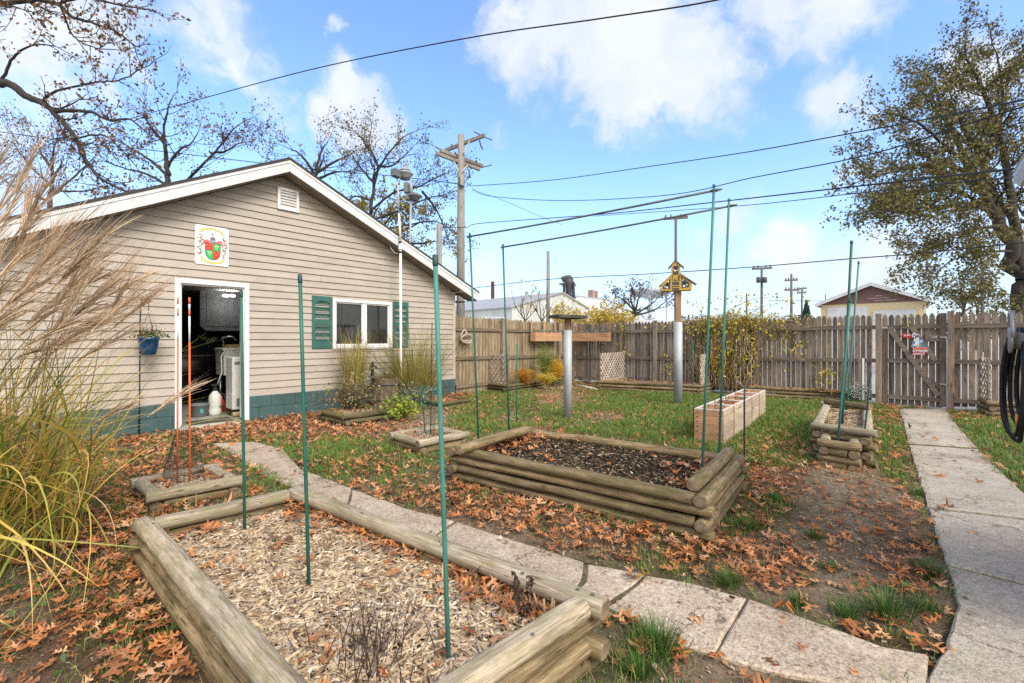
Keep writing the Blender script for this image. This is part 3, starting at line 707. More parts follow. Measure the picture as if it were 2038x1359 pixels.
q = WX(428, 808, -9.4)
spy = thing('pump_sprayer', 'white plastic pump sprayer bottle with black cap inside the doorway', 'sprayer', (q.x, q.y, 0))
mb = MB(); mb.lathe((q.x, q.y, -.01), [(.085, 0), (.1, .02), (.1, .1), (.092, .12), (.1, .15), (.1, .32), (.085, .37), (.045, .42), (.04, .44)], 20); mb.build('tank', m_wplast, spy, smooth=True)
mb = MB(); mb.lathe((q.x, q.y, .43), [(.045, 0), (.05, .03), (.03, .05), (.015, .06), (.015, .1)], 14); mb.box((q.x, q.y, .535), (.03, .12, .03)); mb.build('pump_handle', m_black, spy, bevel=.004)
mb = MB(); mb.tube([(q.x + .03, q.y + .04, .42), (q.x + .07, q.y + .13, .36), (q.x + .08, q.y + .15, .2), (q.x + .08, q.y + .09, .13), (q.x + .09, q.y + .04, .16)], .009, 6); mb.build('hose', m_black, spy, smooth=True)
q = WX(397, 812, -9.45)
tb = thing('storage_tub', 'grey plastic tub standing on the garage floor beside the sprayer', 'tub', (q.x, q.y, 0))
mb = MB(); mb.lathe((q.x, q.y, -.01), [(.11, 0), (.13, .02), (.15, .19), (.165, .2), (.165, .22), (.14, .22), (.12, .05)], 20); mb.build('bucket', m_grey, tb, smooth=True)
mb = MB(); mb.box((q.x + .14, q.y, .1), (.012, .05, .07)); mb.build('label', M('teal_label', (.08, .36, .38), .6), tb)
for (px, py, h_, c, nm_, lb) in ((441, 800, .3, (.55, .05, .03), 'oil_bottle', 'red bottle standing behind the white sprayer'), (452, 775, .22, (.6, .12, .02), 'spray_can', 'orange and white can under the sink')):
    q = WX(px, py, -9.75); mb = MB(); mb.lathe((q.x, q.y, -.01), [(.04, 0), (.045, .02), (.045, h_ * .7), (.02, h_ * .82), (.02, h_)], 12); tag(mb.build(nm_, M(nm_, c, .4), smooth=True), lb, 'bottle')
mb = MB(); mb.box((XW - .38, (dl + dr) / 2 + .05, -.003), (.36, .62, .012)); tag(mb.build('door_mat', M('dark_mat', (.06, .06, .06), .95, .3, 30.), bevel=.004), 'dark flat mat just inside the doorway', 'mat')
# ---------------------------------------------------------------- coat of arms plaque
s0, s1, s2, s3 = WX(387, 447, XW), WX(454, 455, XW), WX(454, 532, XW), WX(387, 524, XW)
sy0, sy1 = s0.y, s1.y; sz1 = (s0.z + s1.z) / 2; sz0 = (s2.z + s3.z) / 2
SWd, SHt = sy1 - sy0, sz1 - sz0
plq = thing('crest_plaque', 'white rectangular plaque with red and green shield crest above the door', 'sign', (XW + .03, (sy0 + sy1) / 2, sz0))
def rr(y0, y1, z0, z1, r, n=5):
    out = []
    for cx_, cz_, a0 in ((y1 - r, z1 - r, 0), (y0 + r, z1 - r, 90), (y0 + r, z0 + r, 180), (y1 - r, z0 + r, 270)):
        for k in range(n + 1):
            a = math.radians(a0 + 90 * k / n); out.append((cx_ + r * math.cos(a), cz_ + r * math.sin(a)))
    return out
mb = MB(); mb.prism(rr(sy0, sy1, sz0, sz1, .03), fn, XW + .02, XW + .028); mb.build('board', M('white_sign_board', (.78, .78, .80), .35, .05, 3., bump=0), plq)
mP = [M('crest_' + n_, c, .5, .12, 30., bump=0) for n_, c in (('red', (.62, .04, .018)), ('green', (.012, .40, .10)), ('gold', (.72, .45, .12)), ('grey', (.22, .23, .26)), ('line', (.03, .03, .03)), ('pink', (.62, .13, .13)), ('deep_green', (.03, .22, .09)), ('pale', (.6, .62, .3)), ('brown', (.2, .07, .03)))]
def S2(u, v): return (sy0 + SWd * u, sz1 - SHt * v)      # u,v in 0..1 from the top left
def art(mb, pts, lay, mi): mb.prism([S2(*q) for q in pts], fn, XW + .028, XW + .0285 + .0012 * lay, mi)
def band(c, w_, cl=None):
    a, b_ = [], []
    n = len(c)
    for i in range(n):
        x0, y0 = c[max(i - 1, 0)]; x1, y1 = c[min(i + 1, n - 1)]; L = math.hypot(x1 - x0, y1 - y0) or 1
        nx_, ny_ = -(y1 - y0) / L, (x1 - x0) / L; q = w_ * (1 if not cl else max(.15, math.sin(math.pi * (i + .3) / (n - .4))))
        a.append((c[i][0] + nx_ * q, c[i][1] + ny_ * q)); b_.append((c[i][0] - nx_ * q, c[i][1] - ny_ * q))
    return a, b_
def strip(mb, c, w_, lay, mi, taper=True):
    a, b_ = band(c, w_, taper)
    for i in range(len(c) - 1): art(mb, [a[i], a[i + 1], b_[i + 1], b_[i]], lay, mi)
# shield quarters
mb = MB()
def sh(t): return .29 + .0 * t
L_, R_, T_, Mx, My, Bt = .295, .745, .445, .52, .62, .86
def side(s, k0, k1):      # curved lower side of the shield
    return [(Mx + s * (.225 * math.cos(a) ** .8), My + (Bt - My) * math.sin(a)) for a in [k0 + (k1 - k0) * i / 8 for i in range(9)]]
mb2 = MB()
art(mb2, [(L_ - .012, T_ - .012), (R_ + .012, T_ - .012), (R_ + .012, My)] + [(Mx + (x - Mx) * 1.05, y + .012) for x, y in side(1, 0, 1.5707)] + [(Mx + (x - Mx) * 1.05, y + .012) for x, y in reversed(side(-1, 0, 1.5707))] + [(L_ - .012, My)], 1, 4)
art(mb, [(L_, T_), (Mx - .004, T_), (Mx - .004, My - .004), (L_, My - .004)], 2, 0)
art(mb, [(Mx + .004, T_), (R_, T_), (R_, My - .004), (Mx + .004, My - .004)], 2, 1)
art(mb, [(L_, My + .004), (Mx - .004, My + .004), (Mx - .004, Bt)] + list(reversed(side(-1, 0.03, 1.55))), 2, 1)
art(mb, [(Mx + .004, My + .004), (R_, My + .004)] + side(1, .03, 1.55) + [(Mx + .004, Bt)], 2, 0)
for (cx_, cy_) in ((.63, .53), (.42, .70)):
    for k in range(3):
        a = math.radians(-90 + (k - 1) * 50); strip(mb, [(cx_, cy_ + .005), (cx_ + .075 * math.cos(a) * 1.1, cy_ + .06 * math.sin(a))], .011, 3, 7, False)
    strip(mb, [(cx_, cy_), (cx_ - .002, cy_ + .06)], .011, 3, 7, False); strip(mb, [(cx_ - .035, cy_ + .03), (cx_ + .03, cy_ + .02)], .007, 3, 7, False)
for (cx_, cy_) in ((.35, .49), (.46, .485), (.40, .56), (.57, .67), (.68, .675), (.615, .74)):
    art(mb, [(cx_ + .014 * math.cos(t * 1.047), cy_ + .011 * math.sin(t * 1.047)) for t in range(6)], 3, 2)
mb.v += []; 
mb.add(mb2.v, mb2.f); mb.m[-len(mb2.f):] = [4] * len(mb2.f)
mb.build('shield', mP, plq)
mb = MB()
art(mb, [(.44, .30), (.47, .265), (.56, .265), (.60, .30), (.60, .36), (.63, .42), (.55, .435), (.45, .43), (.43, .38)], 2, 3)
strip(mb, [(.46, .31), (.52, .335), (.58, .31)], .012, 3, 4, True); strip(mb, [(.49, .38), (.57, .385)], .01, 3, 7)
mb.build('helmet', mP, plq)
mb = MB(); strip(mb, [(.48, .16), (.485, .19), (.51, .22), (.55, .245)], .016, 2, 8); mb.build('feather', mP, plq)
for s in (-1, 1):
    mb = MB()
    art(mb, [(.43, .38), (.33, .34), (.25, .40), (.2, .47), (.24, .50), (.29, .45), (.43, .44)] if s < 0 else [(.61, .38), (.72, .35), (.79, .34), (.76, .40), (.84, .47), (.80, .51), (.75, .46), (.62, .43)], 1, 5)
    for k in range(26):
        cx_ = .52 + s * (.30 + .12 * rnd.random()); cy_ = .28 + .48 * (k / 26) + rnd.uniform(-.02, .02); r_ = rnd.uniform(.03, .06); a0 = rnd.uniform(0, 6.3)
        cx_ = min(.95, max(.05, cx_))
        strip(mb, [(min(.985, max(.015, cx_ + r_ * math.cos(a0 + t * .45))), cy_ + r_ * .75 * math.sin(a0 + t * .45)) for t in range(7)], rnd.uniform(.008, .017), 1 + (k % 3), (6, 5, 6, 0, 1)[k % 5])
    mb.build('mantling', mP, plq)
mb = MB()
strip(mb, [(.17, .155), (.22, .11), (.33, .075), (.45, .07), (.58, .075), (.70, .10), (.80, .14), (.84, .175)], .026, 2, 2, False); strip(mb, [(.12, .18), (.2, .17), (.25, .15)], .02, 1, 2); strip(mb, [(.76, .19), (.84, .215), (.9, .225)], .02, 1, 2)
mb.build('scroll', mP, plq); mb = MB()
strip(mb, [(.17, .84), (.22, .88), (.32, .92), (.45, .945), (.58, .945), (.70, .93), (.79, .895), (.84, .86)], .028, 2, 2, False); strip(mb, [(.12, .80), (.19, .815), (.24, .85)], .02, 1, 2); strip(mb, [(.76, .86), (.84, .82), (.9, .81)], .02, 1, 2)
mb.build('scroll', mP, plq)
mb = MB()
for u, v in ((.04, .03), (.96, .03), (.53, .975)):
    mb = MB(); mb.lathe((XW + .029, *S2(u, v)), [(.006, -.002), (.006, .003), (.002, .004)], 8, R=Matrix.Rotation(math.pi / 2, 3, 'Y')); mb.build('screw', m_steel, plq)
# ================================================================ fences and gate
YF = 12.05
m_fence = WOOD('weathered_fence', [(.07, .055, .043), (.17, .136, .108), (.265, .22, .178), (.355, .305, .255)], 'Z', 1., island=.45, stain=.5, bump=.4)
m_fencel = WOOD('olive_fence', [(.11, .08, .048), (.25, .19, .118), (.35, .28, .185), (.43, .35, .24)], 'Z', 1., island=.28, stain=.4, bump=.4)
m_railx = WOOD('weathered_rail', [(.09, .072, .058), (.19, .155, .125), (.28, .235, .195)], 'X', 1., island=.2, stain=.4)
m_raily = WOOD('weathered_rail_side', [(.10, .075, .05), (.20, .155, .105), (.29, .235, .17)], 'Y', 1., island=.2, stain=.4)
m_post = WOOD('fence_post_wood', [(.13, .098, .074), (.27, .21, .165), (.38, .31, .25)], 'Z', .8, island=.15, stain=.4)
def picket(mb, axis, c, w_, z0, z1, pos, th=.018):
    k = .07; hw = w_ / 2
    poly = [(c - hw, z0), (c + hw, z0), (c + hw, z1 - k), (c + hw * .66, z1 - k * .45), (c + hw * .10, z1), (c - hw * .10, z1), (c - hw * .66, z1 - k * .45), (c - hw, z1 - k)]
    f_ = (lambda a, b_, d: Vector((a, d, b_))) if axis == 'x' else (lambda a, b_, d: Vector((d, a, b_)))
    mb.prism(poly, f_, pos, pos + th)
def zt_back(x):
    a, b_ = WY(1310, 639, YF), WY(1900, 622, YF); t = (x - a.x) / (b_.x - a.x); return a.z + (b_.z - a.z) * t
def fence_run(label, axis, p0, p1, pos, ztf, zb, posts, mats, inner, rails, pitch=.098, skip=None, name='picket_fence'):
    mp, mr, mpost = mats
    loc = (p0, pos, 0) if axis == 'x' else (pos, p0, 0)
    t = thing(name, label, 'fence', loc, None)
    mb = MB(); c = p0 + pitch / 2
    while c < p1 - pitch * .4:
        if not (skip and skip(c)):
            picket(mb, axis, c, pitch - rnd.uniform(.006, .02), zb + rnd.uniform(-.03, .02), ztf(c) + rnd.uniform(-.018, .018), pos + rnd.uniform(0, .006) - (0 if inner < 0 else .018))
        c += pitch
    mb.build('pickets', mp, t)
    for q in rails:
        mb = MB()
        za, zb2 = q(p0), q(p1)
        a = (p0, pos + inner * .026, za) if axis == 'x' else (pos + inner * .026, p0, za)
        b_ = (p1, pos + inner * .026, zb2) if axis == 'x' else (pos + inner * .026, p1, zb2)
        mb.bar(a, b_, .04, .085); mb.build('rail', mr, t, bevel=.004)
    for c, ex in posts:
        mb = MB(); cc_ = (c, pos + inner * .055, 0) if axis == 'x' else (pos + inner * .055, c, 0)
        zt_ = ztf(c) + ex
        mb.box((cc_[0], cc_[1], (zt_ - .1) / 2), (.095, .095, zt_ + .1)); mb.build('post', mpost, t, bevel=.006)
    return t
xg0, xg1 = WY(1755, 700, YF).x, WY(1884, 700, YF).x
def rz(p_l, p_r): 
    a, b_ = WY(*p_l, YF), WY(*p_r, YF); return lambda x: a.z + (b_.z - a.z) * (x - a.x) / (b_.x - a.x)
rails_b = [rz((1250, 660), (1700, 652)), rz((1250, 712), (1700, 717)), rz((1160, 752), (1735, 787))]
xpost = [WY(p, 700, YF).x for p in (1142, 1306, 1505)]
fence_run('long grey brown picket fence across the back, vine heaped over its middle', 'x', -8.3, xg0 - .1, YF, zt_back, .07, [(q, .02) for q in xpost] + [(xg0 - .05, .02)], (m_fence, m_railx, m_post), -1, rails_b)
fence_run('short grey picket fence running right from the gate behind the coiled hose', 'x', xg1 + .1, 3.6, YF, lambda x: zt_back(xg1), .07, [(xg1 + .055, .03), (2.6, .02)], (m_fence, m_railx, m_post), -1, [lambda x: rails_b[0](xg1), lambda x: rails_b[1](xg1), lambda x: rails_b[2](xg1)])
fa, fb_ = WX(914, 629, XW), WX(1090, 640, XW)
def zt_left(y): return fa.z + (fb_.z - fa.z) * (y - fa.y) / (fb_.y - fa.y)
def rzl(p_l, p_r):
    a, b_ = WX(*p_l, XW), WX(*p_r, XW); return lambda y: a.z + (b_.z - a.z) * (y - a.y) / (b_.y - a.y)
fence_run('olive brown picket fence joining the garage corner, wire basket hung on it', 'y', YR + .03, YF - .03, XW, zt_left, .02, [(WX(998, 700, XW).y, .01), (WX(1109, 700, XW).y, .0)], (m_fencel, m_raily, m_post), 1, [rzl((910, 655), (1090, 659)), rzl((910, 713), (1090, 709)), rzl((905, 770), (940, 766))], pitch=.115)
# gate
gt = thing('garden_gate', 'grey picket garden gate with two diagonal braces and steel latches', 'gate', (xg0, YF, 0))
mb = MB(); c = xg0 + .05
while c < xg1 - .03:
    picket(mb, 'x', c, .088, .03, zt_back(c) + rnd.uniform(-.015, .01), YF + .002); c += .1015
mb.build('pickets', m_fence, gt)
for x in (xg0 + .05, xg1 - .05):
    mb = MB(); top = rails_b[0](x) + .03 if x < (xg0 + xg1) / 2 else zt_back(x) + .0
    mb.box((x, YF - .02, (top + .05) / 2), (.1, .04, top - .05)); mb.build('stile', m_fence, gt, bevel=.004)
for q in rails_b:
    mb = MB(); z_ = q((xg0 + xg1) / 2); mb.bar((xg0 + .102, YF - .021, z_), (xg1 - .102, YF - .021, z_), .038, .085); mb.build('rail', m_railx, gt, bevel=.003)
def gpt(px, py, d): return WY(px, py, YF - d)
for (a, b_) in (((1769, 652), (1868, 788)), ((1815, 652), (1862, 718))):
    mb = MB(); mb.bar(gpt(*a, .052), gpt(*b_, .052), .022, .085, up=(0, 1, 0)) if False else mb.bar(gpt(*a, .055), gpt(*b_, .055), .085, .02, up=(0, 1, 0)); mb.build('brace', m_railx, gt, bevel=.003)
for (pa, pb, py0, py1) in ((1841, 1876, 665, 680), (1840, 1874, 759, 774)):
    a, b_ = gpt(pa, py0, .03), gpt(pb, py1, .03); mb = MB(); mb.box(((a.x + b_.x) / 2, YF - .0125, (a.z + b_.z) / 2), (b_.x - a.x, .03, a.z - b_.z)); mb.build('latch_board', m_railx, gt, bevel=.003)
q = gpt(1857, 671, .04)
mb = MB(); mb.tube([q + Vector((-.06, .0, 0)), q + Vector((-.05, -.04, .0)), q + Vector((.05, -.04, 0)), q + Vector((.06, 0, 0))], .008, 8); mb.build('handle', m_steel, gt, smooth=True)
for py in (671, 765):
    q = gpt(1882, py, .075); mb = MB(); mb.box(q + Vector((-.02, .02, 0)), (.12, .015, .022)); mb.box(q + Vector((.02, .02, -.03)), (.04, .02, .05)); mb.build('latch', m_steel, gt, bevel=.003)
q = gpt(1759, 652, .05); mb = MB(); mb.box(q, (.12, .008, .035)); mb.build('hinge', m_steel, gt)
# ---------------------------------------------------------------- the licence plate map on the gate
plate = thing('plate_map_sign', 'state map cut from old red, white and blue licence plates on the gate', 'sign', gpt(1828, 680, .06))
PM = [M('plate_' + n_, c, .35, .15, 25., bump=0, metal=.1) for n_, c in (('red', (.45, .03, .03)), ('white', (.68, .68, .68)), ('blue', (.03, .20, .42)), ('navy', (.03, .04, .10)), ('orange', (.62, .22, .08)), ('yellow', (.65, .48, .05)), ('pale', (.45, .62, .75)), ('teal', (.03, .25, .32)), ('pink', (.55, .25, .32)))]
def PP(x, y): return (1700 + x / 6.796, 620 + y / 6.796)
def pl(mb, pts, lay, mi):
    P = [WY(*PP(*q), YF - .07 - .0015 * lay) for q in pts]; n = len(P)
    vs = P + [p + Vector((0, .0014 if lay else .004, 0)) for p in P]
    mb.add(vs, [tuple(range(n)), tuple(reversed(range(n, 2 * n)))] + [(i, i + n, (i + 1) % n + n, (i + 1) % n) for i in range(n)], mi)
mb = MB()
pl(mb, [(625, 330), (660, 300), (690, 285), (700, 305), (735, 300), (775, 320), (790, 330), (780, 350), (750, 352), (740, 385), (720, 360), (680, 350), (640, 348)], 0, 0)
pl(mb, [(775, 320), (800, 285), (830, 290), (850, 305), (885, 310), (860, 325), (825, 330), (800, 345), (785, 345)], 0, 1)
for k in range(5): pl(mb, [(800 + k * 15, 300 + k * 3), (808 + k * 15, 300 + k * 3), (802 + k * 15, 332 - k * 2), (794 + k * 15, 334 - k * 2)], 1, 3)
mb.build('upper_plates', PM, plate)
mb = MB()
pl(mb, [(775, 480), (785, 430), (800, 395), (825, 375), (840, 355), (880, 352), (882, 480)], 0, 1)
pl(mb, [(882, 480), (882, 352), (925, 370), (935, 400), (925, 435), (945, 445), (970, 460), (985, 480)], 0, 2)
pl(mb, [(785, 480), (788, 435), (798, 405), (830, 400), (815, 440), (840, 445), (860, 470), (850, 480)], 1, 2); pl(mb, [(835, 380), (880, 372), (880, 385), (838, 392)], 1, 6)
pl(mb, [(795, 465), (800, 445), (850, 442), (850, 465)], 2, 1); pl(mb, [(855, 465), (855, 445), (882, 443), (882, 466)], 2, 5)
pl(mb, [(890, 470), (890, 440), (915, 452), (915, 470)], 1, 4); pl(mb, [(918, 470), (922, 450), (960, 450), (972, 470)], 1, 7); pl(mb, [(893, 425), (893, 385), (902, 385), (902, 425)], 1, 1); pl(mb, [(908, 425), (908, 380), (922, 385), (918, 425)], 1, 6)
pl(mb, [(780, 482), (985, 480), (990, 500), (788, 500)], 0, 4)
pl(mb, [(775, 500), (990, 500), (990, 535), (970, 560), (960, 585), (770, 590), (790, 560)], 0, 0)
pl(mb, [(775, 500), (795, 500), (800, 550), (785, 556)], 1, 3); pl(mb, [(770, 590), (790, 572), (962, 572), (955, 587)], 1, 8)
pl(mb, [(800, 562), (950, 558), (948, 566), (802, 570)], 1, 1)
mb.build('mitten_plates', PM, plate)
def text_obj(s, size, name, mat, parent, origin, e1, e2, depth=.002, bold=0., sx=1.):
    cu = bpy.data.curves.new(name, 'FONT'); cu.body = s; cu.size = size; cu.extrude = depth; cu.offset = bold
    to = bpy.data.objects.new(name, cu); COL.objects.link(to)
    dg = bpy.context.evaluated_depsgraph_get(); me = bpy.data.meshes.new_from_object(to.evaluated_get(dg))
    bpy.data.objects.remove(to); 
    V_ = [Vector(v.co) for v in me.vertices]; F_ = [tuple(p.vertices) for p in me.polygons]; bpy.data.meshes.remove(me)
    n = Vector(e1).cross(Vector(e2))
    W_ = [Vector(origin) + Vector(e1) * v.x * sx + Vector(e2) * v.y + n * v.z for v in V_]
    return mesh_obj(name, W_, F_, mat, parent)
a = WY(*PP(790, 545), YF - .078); b_ = WY(*PP(990, 545), YF - .078)
text_obj('CYW429', .068, 'plate_number', PM[1], plate, a, (1, 0, 0), (0, 0, 1), .001, .003, (b_.x - a.x) / .225 * .86)
a = WY(*PP(672, 338), YF - .075); text_obj('YUG', .05, 'plate_letters', PM[1], plate, a, (.97, 0, .2), (-.2, 0, .97), .001, .002)
# ---------------------------------------------------------------- lattice panels
m_latt = M('lattice_strip', (.50, .42, .345), .8, .3, 9., island=.35, bump=.2)
def lattice(label, a, b_, z0, z1, group='lattice panels standing in the beds', pitch=.105, w_=.034, frame=True):
    a, b_ = Vector(a), Vector(b_); L = (b_ - a).length; e = (b_ - a) / L; n = Vector((-e.y, e.x)); hgt = z1 - z0
    t = thing('lattice_panel', label, 'lattice', (a.x, a.y, z0), group)
    def P(s, z, d): return Vector((a.x + e.x * s + n.x * d, a.y + e.y * s + n.y * d, z))
    for sgn, d, nm_ in ((1, .0, 'slats'), (-1, .009, 'slats')):
        mb = MB(); c = -hgt
        while c < L + hgt:
            s0, s1 = (c, c + hgt) if sgn > 0 else (c + hgt, c)
            # clip to 0..L
            t0, t1 = 0., 1.
            ds = s1 - s0
            for lim, sg in ((0, 1), (L, -1)):
                q = (lim - s0) / ds
                if (ds > 0) == (sg > 0): t0 = max(t0, q)
                else: t1 = min(t1, q)
            if t1 - t0 > .03: mb.bar(P(s0 + ds * t0, z0 + hgt * t0, d), P(s0 + ds * t1, z0 + hgt * t1, d), .008, w_, up=(n.x, n.y, 0)) if False else mb.bar(P(s0 + ds * t0, z0 + hgt * t0, d), P(s0 + ds * t1, z0 + hgt * t1, d), w_, .008, up=(n.x, n.y, 0))
            c += pitch * 1.414
        mb.build(nm_, m_latt, t)
    if frame:
        for s in (0.02, L - .02):
            mb = MB(); mb.box(P(s, (z0 + z1) / 2, .02), (.04, .02, hgt), Matrix.Rotation(math.atan2(e.y, e.x), 3, 'Z')); mb.build('stake', m_post, t)
    return t
# ================================================================ log edged beds
LOGC = [(.09, .06, .03), (.21, .15, .08), (.33, .25, .145), (.43, .345, .22)]
m_log = WOOD('landscape_timber', LOGC, 'X', 1.5, island=.45, moss=(.085, .085, .025), bump=.7, stain=.5)
m_logpale = WOOD('bleached_timber', [(.17, .13, .085), (.33, .27, .19), (.45, .385, .29), (.54, .475, .375)], 'X', 1.5, island=.2, moss=(.20, .185, .08), bump=.5, stain=.4)
m_logmoss = WOOD('mossy_timber', [(.06, .05, .03), (.125, .105, .055), (.21, .18, .10)], 'X', 1., island=.25, moss=(.115, .125, .022), bump=.5, stain=.45)
m_logdark = WOOD('dark_timber', [(.04, .032, .024), (.11, .085, .06), (.19, .155, .12)], 'X', 1., island=.25, bump=.5, stain=.5)
def ENDM():
    m, nt, b = nm('log_end_grain')
    tc = nt.nodes.new('ShaderNodeTexCoord'); mp = nt.nodes.new('ShaderNodeMapping'); mp.inputs['Scale'].default_value = (0, 1, 1); nt.links.new(tc.outputs['Object'], mp.inputs[0])
    wv_ = ND(nt, 'ShaderNodeTexWave', wave_type='RINGS', rings_direction='SPHERICAL', Scale=55., Distortion=3.5, Detail=3.); nt.links.new(mp.outputs[0], wv_.inputs['Vector'])
    n = ND(nt, 'ShaderNodeTexNoise', Scale=20., Detail=5.); nt.links.new(tc.outputs['Object'], n.inputs['Vector'])
    c = ramp(nt, wv_.outputs['Fac'], [(.2, (.12, .085, .05)), (.8, (.38, .285, .18))])
    c = mixc(nt, 1., c, ramp(nt, n.outputs['Fac'], [(.3, (.35, .33, .3)), (.65, (1, 1, 1))]), 'MULTIPLY')
    nt.links.new(c, b.inputs['Base Color']); b.inputs['Roughness'].default_value = .9; bumped(nt, b, wv_.outputs['Fac'], .4, .004)
    return m
m_end = ENDM()
def log(parent, a, b_, zc, w_=.095, h_=.08, mat=None, name='log', flat=.8, seed=0):
    """one landscape timber from a to b (xy) at height zc: rounded sides, sawn flats, knots and wobble; local x runs along it"""
    a = Vector((a[0], a[1], zc)) if len(a) < 3 else Vector(a); b_ = Vector((b_[0], b_[1], zc)) if len(b_) < 3 else Vector(b_)
    d = b_ - a; L = d.length; n = 20; k = max(5, int(L / .07)); r_ = random.Random(int(L * 1000) + int(zc * 777) + int(a.x * 311) + seed)
    vs = []; fs = []; mi = []
    ph = [r_.uniform(0, 6) for _ in range(4)]; off = Vector((r_.uniform(0, 50), r_.uniform(0, 50), 0))
    rings = [0., .006] + [L * (i + 1) / k for i in range(k - 1)] + [L - .006, L]
    for i, s in enumerate(rings):
        sc = .9 if i in (0, len(rings) - 1) else 1.
        bow = .004 * math.sin(s / L * 3.1 + ph[0]); bz = .0025 * math.sin(s * 5 + ph[1])
        for j in range(n):
            t = 2 * math.pi * (j + .5) / n
            c_, s_ = math.cos(t), math.sin(t)
            y = w_ / 2 * math.copysign(abs(c_) ** .95, c_); z = max(-h_ / 2, min(h_ / 2, s_ * h_ / 2 * (1.12 if flat else 1.0)))
            q = 1 + .035 * mnoise.noise(Vector((s * 5, c_ * 1.5, s_ * 1.5)) + off) + .02 * mnoise.noise(Vector((s * 22, c_ * 4, s_ * 4)) + off)
            vs.append((s - L / 2, y * q * sc + bow, z * (1 + (q - 1) * .5) * sc + bz))
    R_ = len(rings)
    for i in range(R_ - 1):
        for j in range(n):
            fs.append((i * n + j, i * n + (j + 1) % n, (i + 1) * n + (j + 1) % n, (i + 1) * n + j)); mi.append(0)
    fs.append(tuple(reversed(range(n)))); mi.append(1); fs.append(tuple((R_ - 1) * n + j for j in range(n))); mi.append(1)
    me = bpy.data.meshes.new(name); me.from_pydata(vs, [], fs); me.materials.append(mat or m_log); me.materials.append(m_end)
    me.polygons.foreach_set('material_index', mi); me.polygons.foreach_set('use_smooth', [m_ == 0 for m_ in mi])
    bm = bmesh.new(); bm.from_mesh(me); bmesh.ops.recalc_face_normals(bm, faces=bm.faces); bm.to_mesh(me); bm.free()
    o = bpy.data.objects.new(name, me); COL.objects.link(o)
    x = d / L; y = Vector((0, 0, 1)).cross(x).normalized(); z = x.cross(y)
    o.parent = parent; off_ = WO[parent.name]
    o.matrix_local = Matrix.Translation((a + b_) / 2 - off_) @ Matrix((x, y, z)).transposed().to_4x4()
    WO[o.name] = off_.copy()
    return o
m_mulch = M('mulch_bed', (.17, .115, .07), .95, .5, 22., bump=.9, bdist=.03)
m_soil = M('dark_garden_soil', (.028, .021, .016), .95, .55, 18., bump=1., bdist=.04, tint=(.012, .009, .007))
def soil(parent, C4, z, mat, amp=.012, nseg=26):
    C4 = [Vector(c) for c in C4]; vs = []; fs = []
    for j in range(nseg + 1):
        for i in range(nseg + 1):
            u, v = i / nseg, j / nseg
            p = (C4[0] * (1 - u) + C4[1] * u) * (1 - v) + (C4[3] * (1 - u) + C4[2] * u) * v
            vs.append((p.x, p.y, z + amp * mnoise.noise(Vector((p.x * 5, p.y * 5, 1))) + amp * .8 * mnoise.noise(Vector((p.x * 17, p.y * 17, 4)))))
    for j in range(nseg):
        for i in range(nseg): q = j * (nseg + 1) + i; fs.append((q, q + 1, q + nseg + 2, q + nseg + 1))
    return mesh_obj('soil', vs, fs, mat, parent, smooth=True)
SOILS = []
BEDP = []
def bed(label, C4, ztop, layers, mat=None, fill=None, fillz=None, sides=(0, 1, 2, 3), t=.08, w_=.095, pale_top=None, cat='raised bed', name='raised_bed', par=0, group=None):
    """C4: outer corners (world xy) in order; each layer's logs alternate which pair runs past the corners"""
    C4 = [Vector(c) for c in C4]; c = sum(C4, Vector((0, 0))) / 4
    th = thing(name, label, cat, (c.x, c.y, 0), group)
    for k in range(layers):
        z = ztop - t * (k + .5)
        for s in sides:
            a, b_ = C4[s], C4[(s + 1) % 4]; d = (b_ - a).normalized()
            inn = Vector((-d.y, d.x)); 
            if (c - a).dot(inn) < 0: inn = -inn
            longer = (s + k + par) % 2 == 0
            e = w_ * .02 if longer else w_ * 1.02
            j = rnd.uniform(-.012, .012) if longer else 0
            io = inn * (.012 if k % 2 else 0) * (1 if name == 'raised_bed' and layers > 3 else .5); ia, ib = a + io + inn * w_ / 2 + d * (e + j - (0.02 if longer else 0)), b_ + io + inn * w_ / 2 - d * (e - j * .5 - (.02 if longer else 0))
            log(th, ia, ib, z + rnd.uniform(-.002, .002), w_ * rnd.uniform(.96, 1.06), t * (.96 if k == 0 else .91), (pale_top if (pale_top and k == 0) else mat) or m_log, flat=(k == 0))
    BEDP.append([tuple(C) for C in C4])
    if fill:
        q = [C + (c - C).normalized() * w_ * 1.2 for C in C4]
        so_ = soil(th, q, fillz, fill)
        SOILS.append((label, q, fillz))
    return th
def g2(px, py, z=0.): return G(px, py, z).xy
# -- front bed, cut by the bottom edge of the picture
B1 = [g2(262, 1035, .30), g2(600, 965, .30), g2(1207, 1178, .30)]
dA, dC = (g2(528, 1359, .30) - B1[0]), (g2(940, 1359, .30) - B1[2])
B1.append(Vector((0, 0)))
# D = intersection of the two lines
den = dA.x * dC.y - dA.y * dC.x; df = B1[2] - B1[0]; tt = (df.x * dC.y - df.y * dC.x) / den; B1[3] = B1[0] + dA * tt
bed1 = bed('large front log bed filled with wood chips, three green poles standing in it', B1, .30, 4, m_log, m_mulch, .175, pale_top=m_logpale, w_=.1, t=.082, par=1)
for (px, py) in ((305, 1042), (520, 1000), (720, 1020), (880, 1082), (1040, 1140), (1150, 1172), (1180, 1182), (1060, 1262)):
    q = G(px, py, .302); mb = MB(); mb.lathe((q.x, q.y, .299), [(.006, 0), (.009, .003), (.007, .005)], 8); mb.build('nail', m_dark, bed1)
